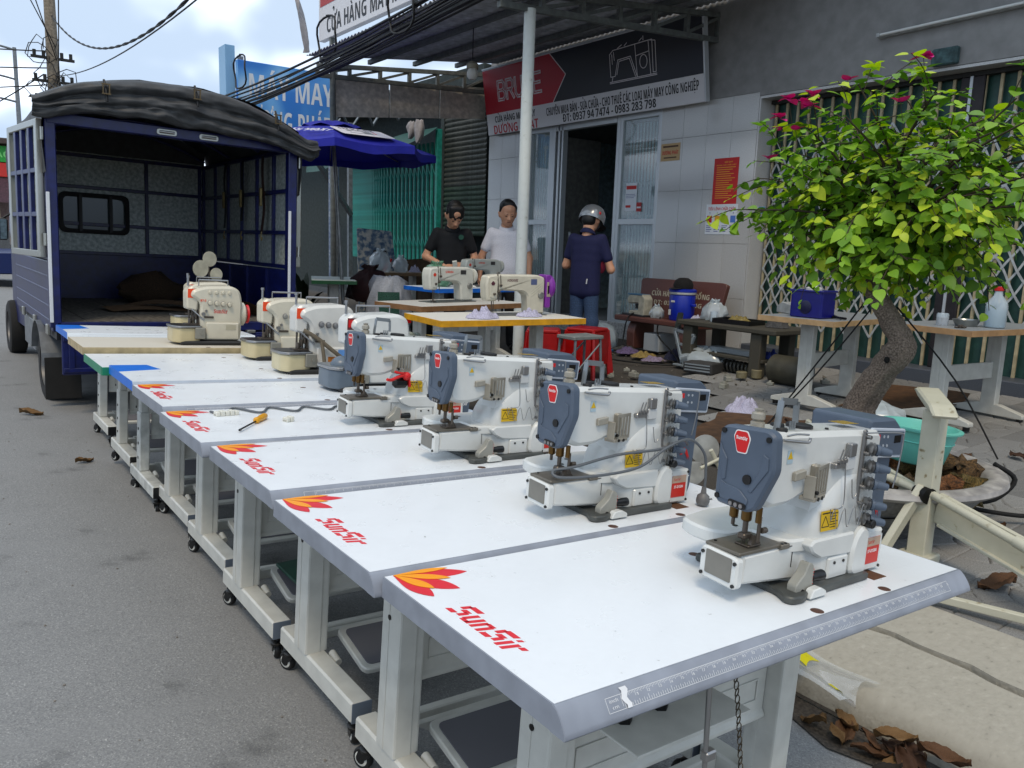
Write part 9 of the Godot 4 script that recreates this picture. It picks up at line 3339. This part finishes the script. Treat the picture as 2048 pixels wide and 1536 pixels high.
func set_litter():
	var dl = [plain("dry_leaf0", Color(0.40, 0.26, 0.13), 0.8, 0.0, 151, 0.55, 6.0), plain("dry_leaf1", Color(0.30, 0.18, 0.09), 0.8, 0.0, 151, 0.55, 6.0), plain("dry_leaf2", Color(0.50, 0.37, 0.20), 0.8, 0.0, 151, 0.6, 6.0), plain("dry_leaf3", Color(0.15, 0.11, 0.07), 0.85, 0.0, 151, 0.5, 6.0)]
	var ms = [dry_leaf_mesh(1), dry_leaf_mesh(4), dry_leaf_mesh(7)]
	var lf = func(x, y, z, s, k, label, grp, yaw, rx := 0.0):
		return single("dry_leaf", ms[k % 3], dl[k % 4], label, "leaf", Transform3D(Basis.from_euler(V(rx, yaw, 0.1)) * Basis.from_scale(V(s, s, s)), V(x, y, z)), grp)
	# in the gutter
	var gg = "dead leaves heaped in the gutter"
	var gl = "dead brown leaf in the gutter below the kerb"
	var rng = RandomNumberGenerator.new()
	rng.seed = 17
	for k in 24:
		var z = rng.randf_range(-1.7, -0.75)
		var x = 2.29 - rng.randf() * 0.16
		lf.call(x, road_y(x) + 0.008 + rng.randf() * 0.025, z, rng.randf_range(0.07, 0.13), k, gl, gg, rng.randf() * TAU, rng.randf_range(-0.4, 0.4))
	lf.call(2.25, 0.0, -1.06, 0.12, 2, "large pale curled dead leaf in the gutter", "", 0.5, -0.3)
	lf.call(2.27, 0.0, -0.93, 0.14, 0, "long brown dead leaf leaning on the kerb", "", 0.2, -0.2)
	# on the pavers
	var pl = [[3.95, -1.55, 0.16, 0, "torn brown leaf on pavers beyond the pipe"], [3.3, -1.25, 0.17, 0, "long brown leaf on pavers under the turned over frame"], [3.25, -0.98, 0.2, 2, "large tan leaf on the pavers near the kerb"], [3.18, -0.88, 0.14, 1, "darker leaf beside the large tan leaf"], [4.9, -3.3, 0.16, 1, "brown leaf on pavers behind the thread stand"], [5.0, -2.2, 0.13, 0, "small brown leaf beside the wood edged table foot"], [5.3, -2.0, 0.14, 1, "brown leaf near the wood edged table's rear foot"]]
	for q in pl: lf.call(q[0], walk_y(q[0]) + 0.004, q[1], q[2], q[3], q[4], "", q[0] * 7.0)
	# on the road
	lf.call(0.62, road_y(0.62) + 0.004, -7.0, 0.17, 2, "brown leaf on the road beside the truck wheel", "", 1.1)
	lf.call(0.74, road_y(0.74) + 0.004, -5.4, 0.12, 2, "brown leaf on the road by the white table leg", "", 2.0)
	lf.call(0.73, road_y(0.73) + 0.004, -1.75, 0.03, 2, "tiny tan leaf on the road beside the casters", "", 0.3)
	# pebbles and crumbs scattered over road and gutter
	var g = geo()
	for k in 260:
		var x = rng.randf_range(-0.6, 2.2)
		var z = rng.randf_range(-7.5, -1.0)
		var r = rng.randf_range(0.002, 0.006)
		g.ball(V(x, road_y(x) + r * 0.4, z), V(r, r * 0.6, r * 1.2), 5, 3)
	var peb = single("grit", g, plain("grit_pale", Color(0.5, 0.48, 0.45), 0.9), "pale grit scattered on the asphalt", "grit")
	peb.set_meta("kind", "stuff")
	# weeds in the gutter below the first table
	g = geo()
	for k in 90:
		var b = V(2.12 + rng.randf_range(-0.1, 0.1), road_y(2.12), -1.86 + rng.randf_range(-0.12, 0.12))
		var d = V(rng.randf_range(-1, 1), 0, rng.randf_range(-1, 1)).normalized()
		var h = rng.randf_range(0.03, 0.08)
		g.sheet(func(u, v): return b + d * (v * v * h * 0.7) + V(0, h * v, 0) + d.cross(Vector3.UP) * (u - 0.5) * 0.007 * (1 - v), 1, 3)
	var wd = single("weeds", g, plain("weed_green", Color(0.12, 0.26, 0.05), 0.7), "green weeds growing in the gutter under the tables", "weeds")
	wd.set_meta("kind", "stuff")
	# clear plastic wrapper with yellow stickers
	var w = thing("plastic_wrapper", "clear plastic wrapper with yellow tape lying on the kerb", "wrapper", V(2.3, 0.03, -1.38))
	var film = mat("wrapper_film", Color(0.8, 0.82, 0.82, 0.3), 0.08)
	film.transparency = BaseMaterial3D.TRANSPARENCY_ALPHA
	film.metallic_specular = 0.9
	g = geo()
	g.sheet(func(u, v): return V(lerpf(-0.12, 0.09, u), 0.03 * sin(u * 4 + v * 3) + 0.02 * sin(u * 11) * v + 0.04 + 0.06 * (u - 0.3) * (1 - v), lerpf(-0.14, 0.17, v) + 0.02 * sin(u * 7)), 14, 14)
	part("film", g, film, w)
	for q in [[-0.02, 0.06, -0.1, -0.01], [-0.12, -0.04, -0.14, -0.1], [-0.1, -0.06, 0.1, 0.13]]:
		g = geo()
		g.sheet(func(u, v):
			var uu = (lerpf(q[0], q[1], u) + 0.12) / 0.21
			var vv = (lerpf(q[2], q[3], v) + 0.14) / 0.31
			return V(lerpf(-0.12, 0.09, uu), 0.03 * sin(uu * 4 + vv * 3) + 0.02 * sin(uu * 11) * vv + 0.043 + 0.06 * (uu - 0.3) * (1 - vv), lerpf(-0.14, 0.17, vv) + 0.02 * sin(uu * 7)), 6, 6)
		part("yellow_tape", g, mat("tape_yellow", Color(0.75, 0.72, 0.06), 0.4), w)
	# chain and wire bits on the apron
	g = geo()
	g.tube(spline([V(2.82, 0.135, -1.55), V(2.86, 0.14, -1.5), V(2.9, 0.147, -1.46), V(2.86, 0.142, -1.41), V(2.8, 0.132, -1.4), V(2.78, 0.128, -1.42)], 4), 0.006, 5)
	single("rusty_chain", g, plain("rust_dark", Color(0.12, 0.1, 0.085), 0.7, 0.3), "short rusty chain lying on the concrete apron", "chain")
	# cardboard sheets on the pavers
	var kr = plain("kraft_ground", Color(0.36, 0.25, 0.15), 0.9, 0.0, 86, 0.75)
	var cb = [[4.5, -3.4, 0.9, 0.55, 25, "torn flat cardboard on pavers behind the machines", 0.012], [4.9, -3.15, 0.55, 0.35, -15, "smaller cardboard flap beside the torn flat cardboard", 0.03], [6.25, -3.2, 0.95, 0.7, 10, "brown cardboard sheet leaning by the wood edged table", 0.05]]
	for q in cb:
		g = geo()
		g.sheet(func(u, v): return V((u - 0.5) * q[2] + 0.02 * sin(v * 9), 0.012 + q[6] * u + 0.01 * sin(u * 5 + v * 4), (v - 0.5) * q[3] + 0.02 * sin(u * 11)), 8, 6)
		single("cardboard_sheet", g, kr, q[5], "cardboard", Transform3D(Basis(Vector3.BACK, 0.04) * Basis(Vector3.UP, deg_to_rad(q[4])), PV(q[0], q[1])))
	cloth_heap("white lilac cloth lying beside the torn flat cardboard", PV(5.0, -3.8), 0.36, 0.26, 0.13, mats["rag_stripe"], 61)
	bag("plastic_bag", "clear plastic bag beyond the tree trunk on pavers", PV(5.4, -3.0), 0.4, 0.16, mats["plastic_film"], 71, "bag", false)
	# sandals
	for k in 2:
		var s = thing("sandal", "blue rubber sandal lying on the pavement near the bench", "sandal", PV(6.05 + 0.12 * k, -6.75 + 0.1 * k), "pair of blue sandals", V(0, 60 + 25 * k, 0))
		g = geo()
		g.prism(rpoly([-0.045, -0.12, 0.045, -0.12, 0.05, 0.08, 0.02, 0.13, -0.03, 0.13, -0.05, 0.06], 0.03), 0.0, 0.025, "y", 0.004)
		part("sole", g, plain("sandal_blue", Color(0.12, 0.4, 0.58), 0.6), s)
		g = geo()
		g.tube(spline([V(-0.045, 0.02, 0.0), V(0, 0.06, 0.05), V(0.045, 0.02, 0.0)], 5), 0.009, 6)
		part("strap", g, plain("sandal_blue", Color.WHITE), s)
	# scraps under the tables
	g = geo()
	for k in 140:
		var x = rng.randf_range(4.9, 6.8)
		var z = rng.randf_range(-7.1, -4.2)
		var s = rng.randf_range(0.008, 0.03)
		g.xf = Transform3D(Basis.from_euler(V(rng.randf() * 0.6, rng.randf() * TAU, rng.randf() * 0.6)), V(x, walk_y(x) + 0.008, z))
		g.box(Vector3.ZERO, V(s, s * 0.3, s * 0.6))
	var sc = single("scraps", g, plain("scrap_pale", Color(0.42, 0.4, 0.36), 0.8), "small pale scraps strewn on the pavement before the bench", "scraps")
	sc.set_meta("kind", "stuff")
	for k in 9:
		var x = [4.85, 4.95, 5.05, 5.2, 5.0, 5.6, 5.75, 6.2, 5.3][k]
		var z = [-5.15, -5.25, -5.05, -5.3, -5.4, -4.4, -4.05, -3.8, -4.2][k]
		g = geo()
		var q = 0.03 + 0.008 * (k % 3)
		g.bx(-q, q, 0, q * 0.9, -q * 0.6, q * 0.6, 0.004)
		g.cyl(V(0, q * 0.9, 0), q * 0.5, q * 0.7, "x", 8)
		single("white_fitting", g, plain("fitting_white", Color(0.6, 0.6, 0.56), 0.5), "small white plastic fitting dropped on the pavement", "fitting", xfm(PV(x + 0.3, z - 0.28), 0, k * 47, 0), "white fittings on the pavement")
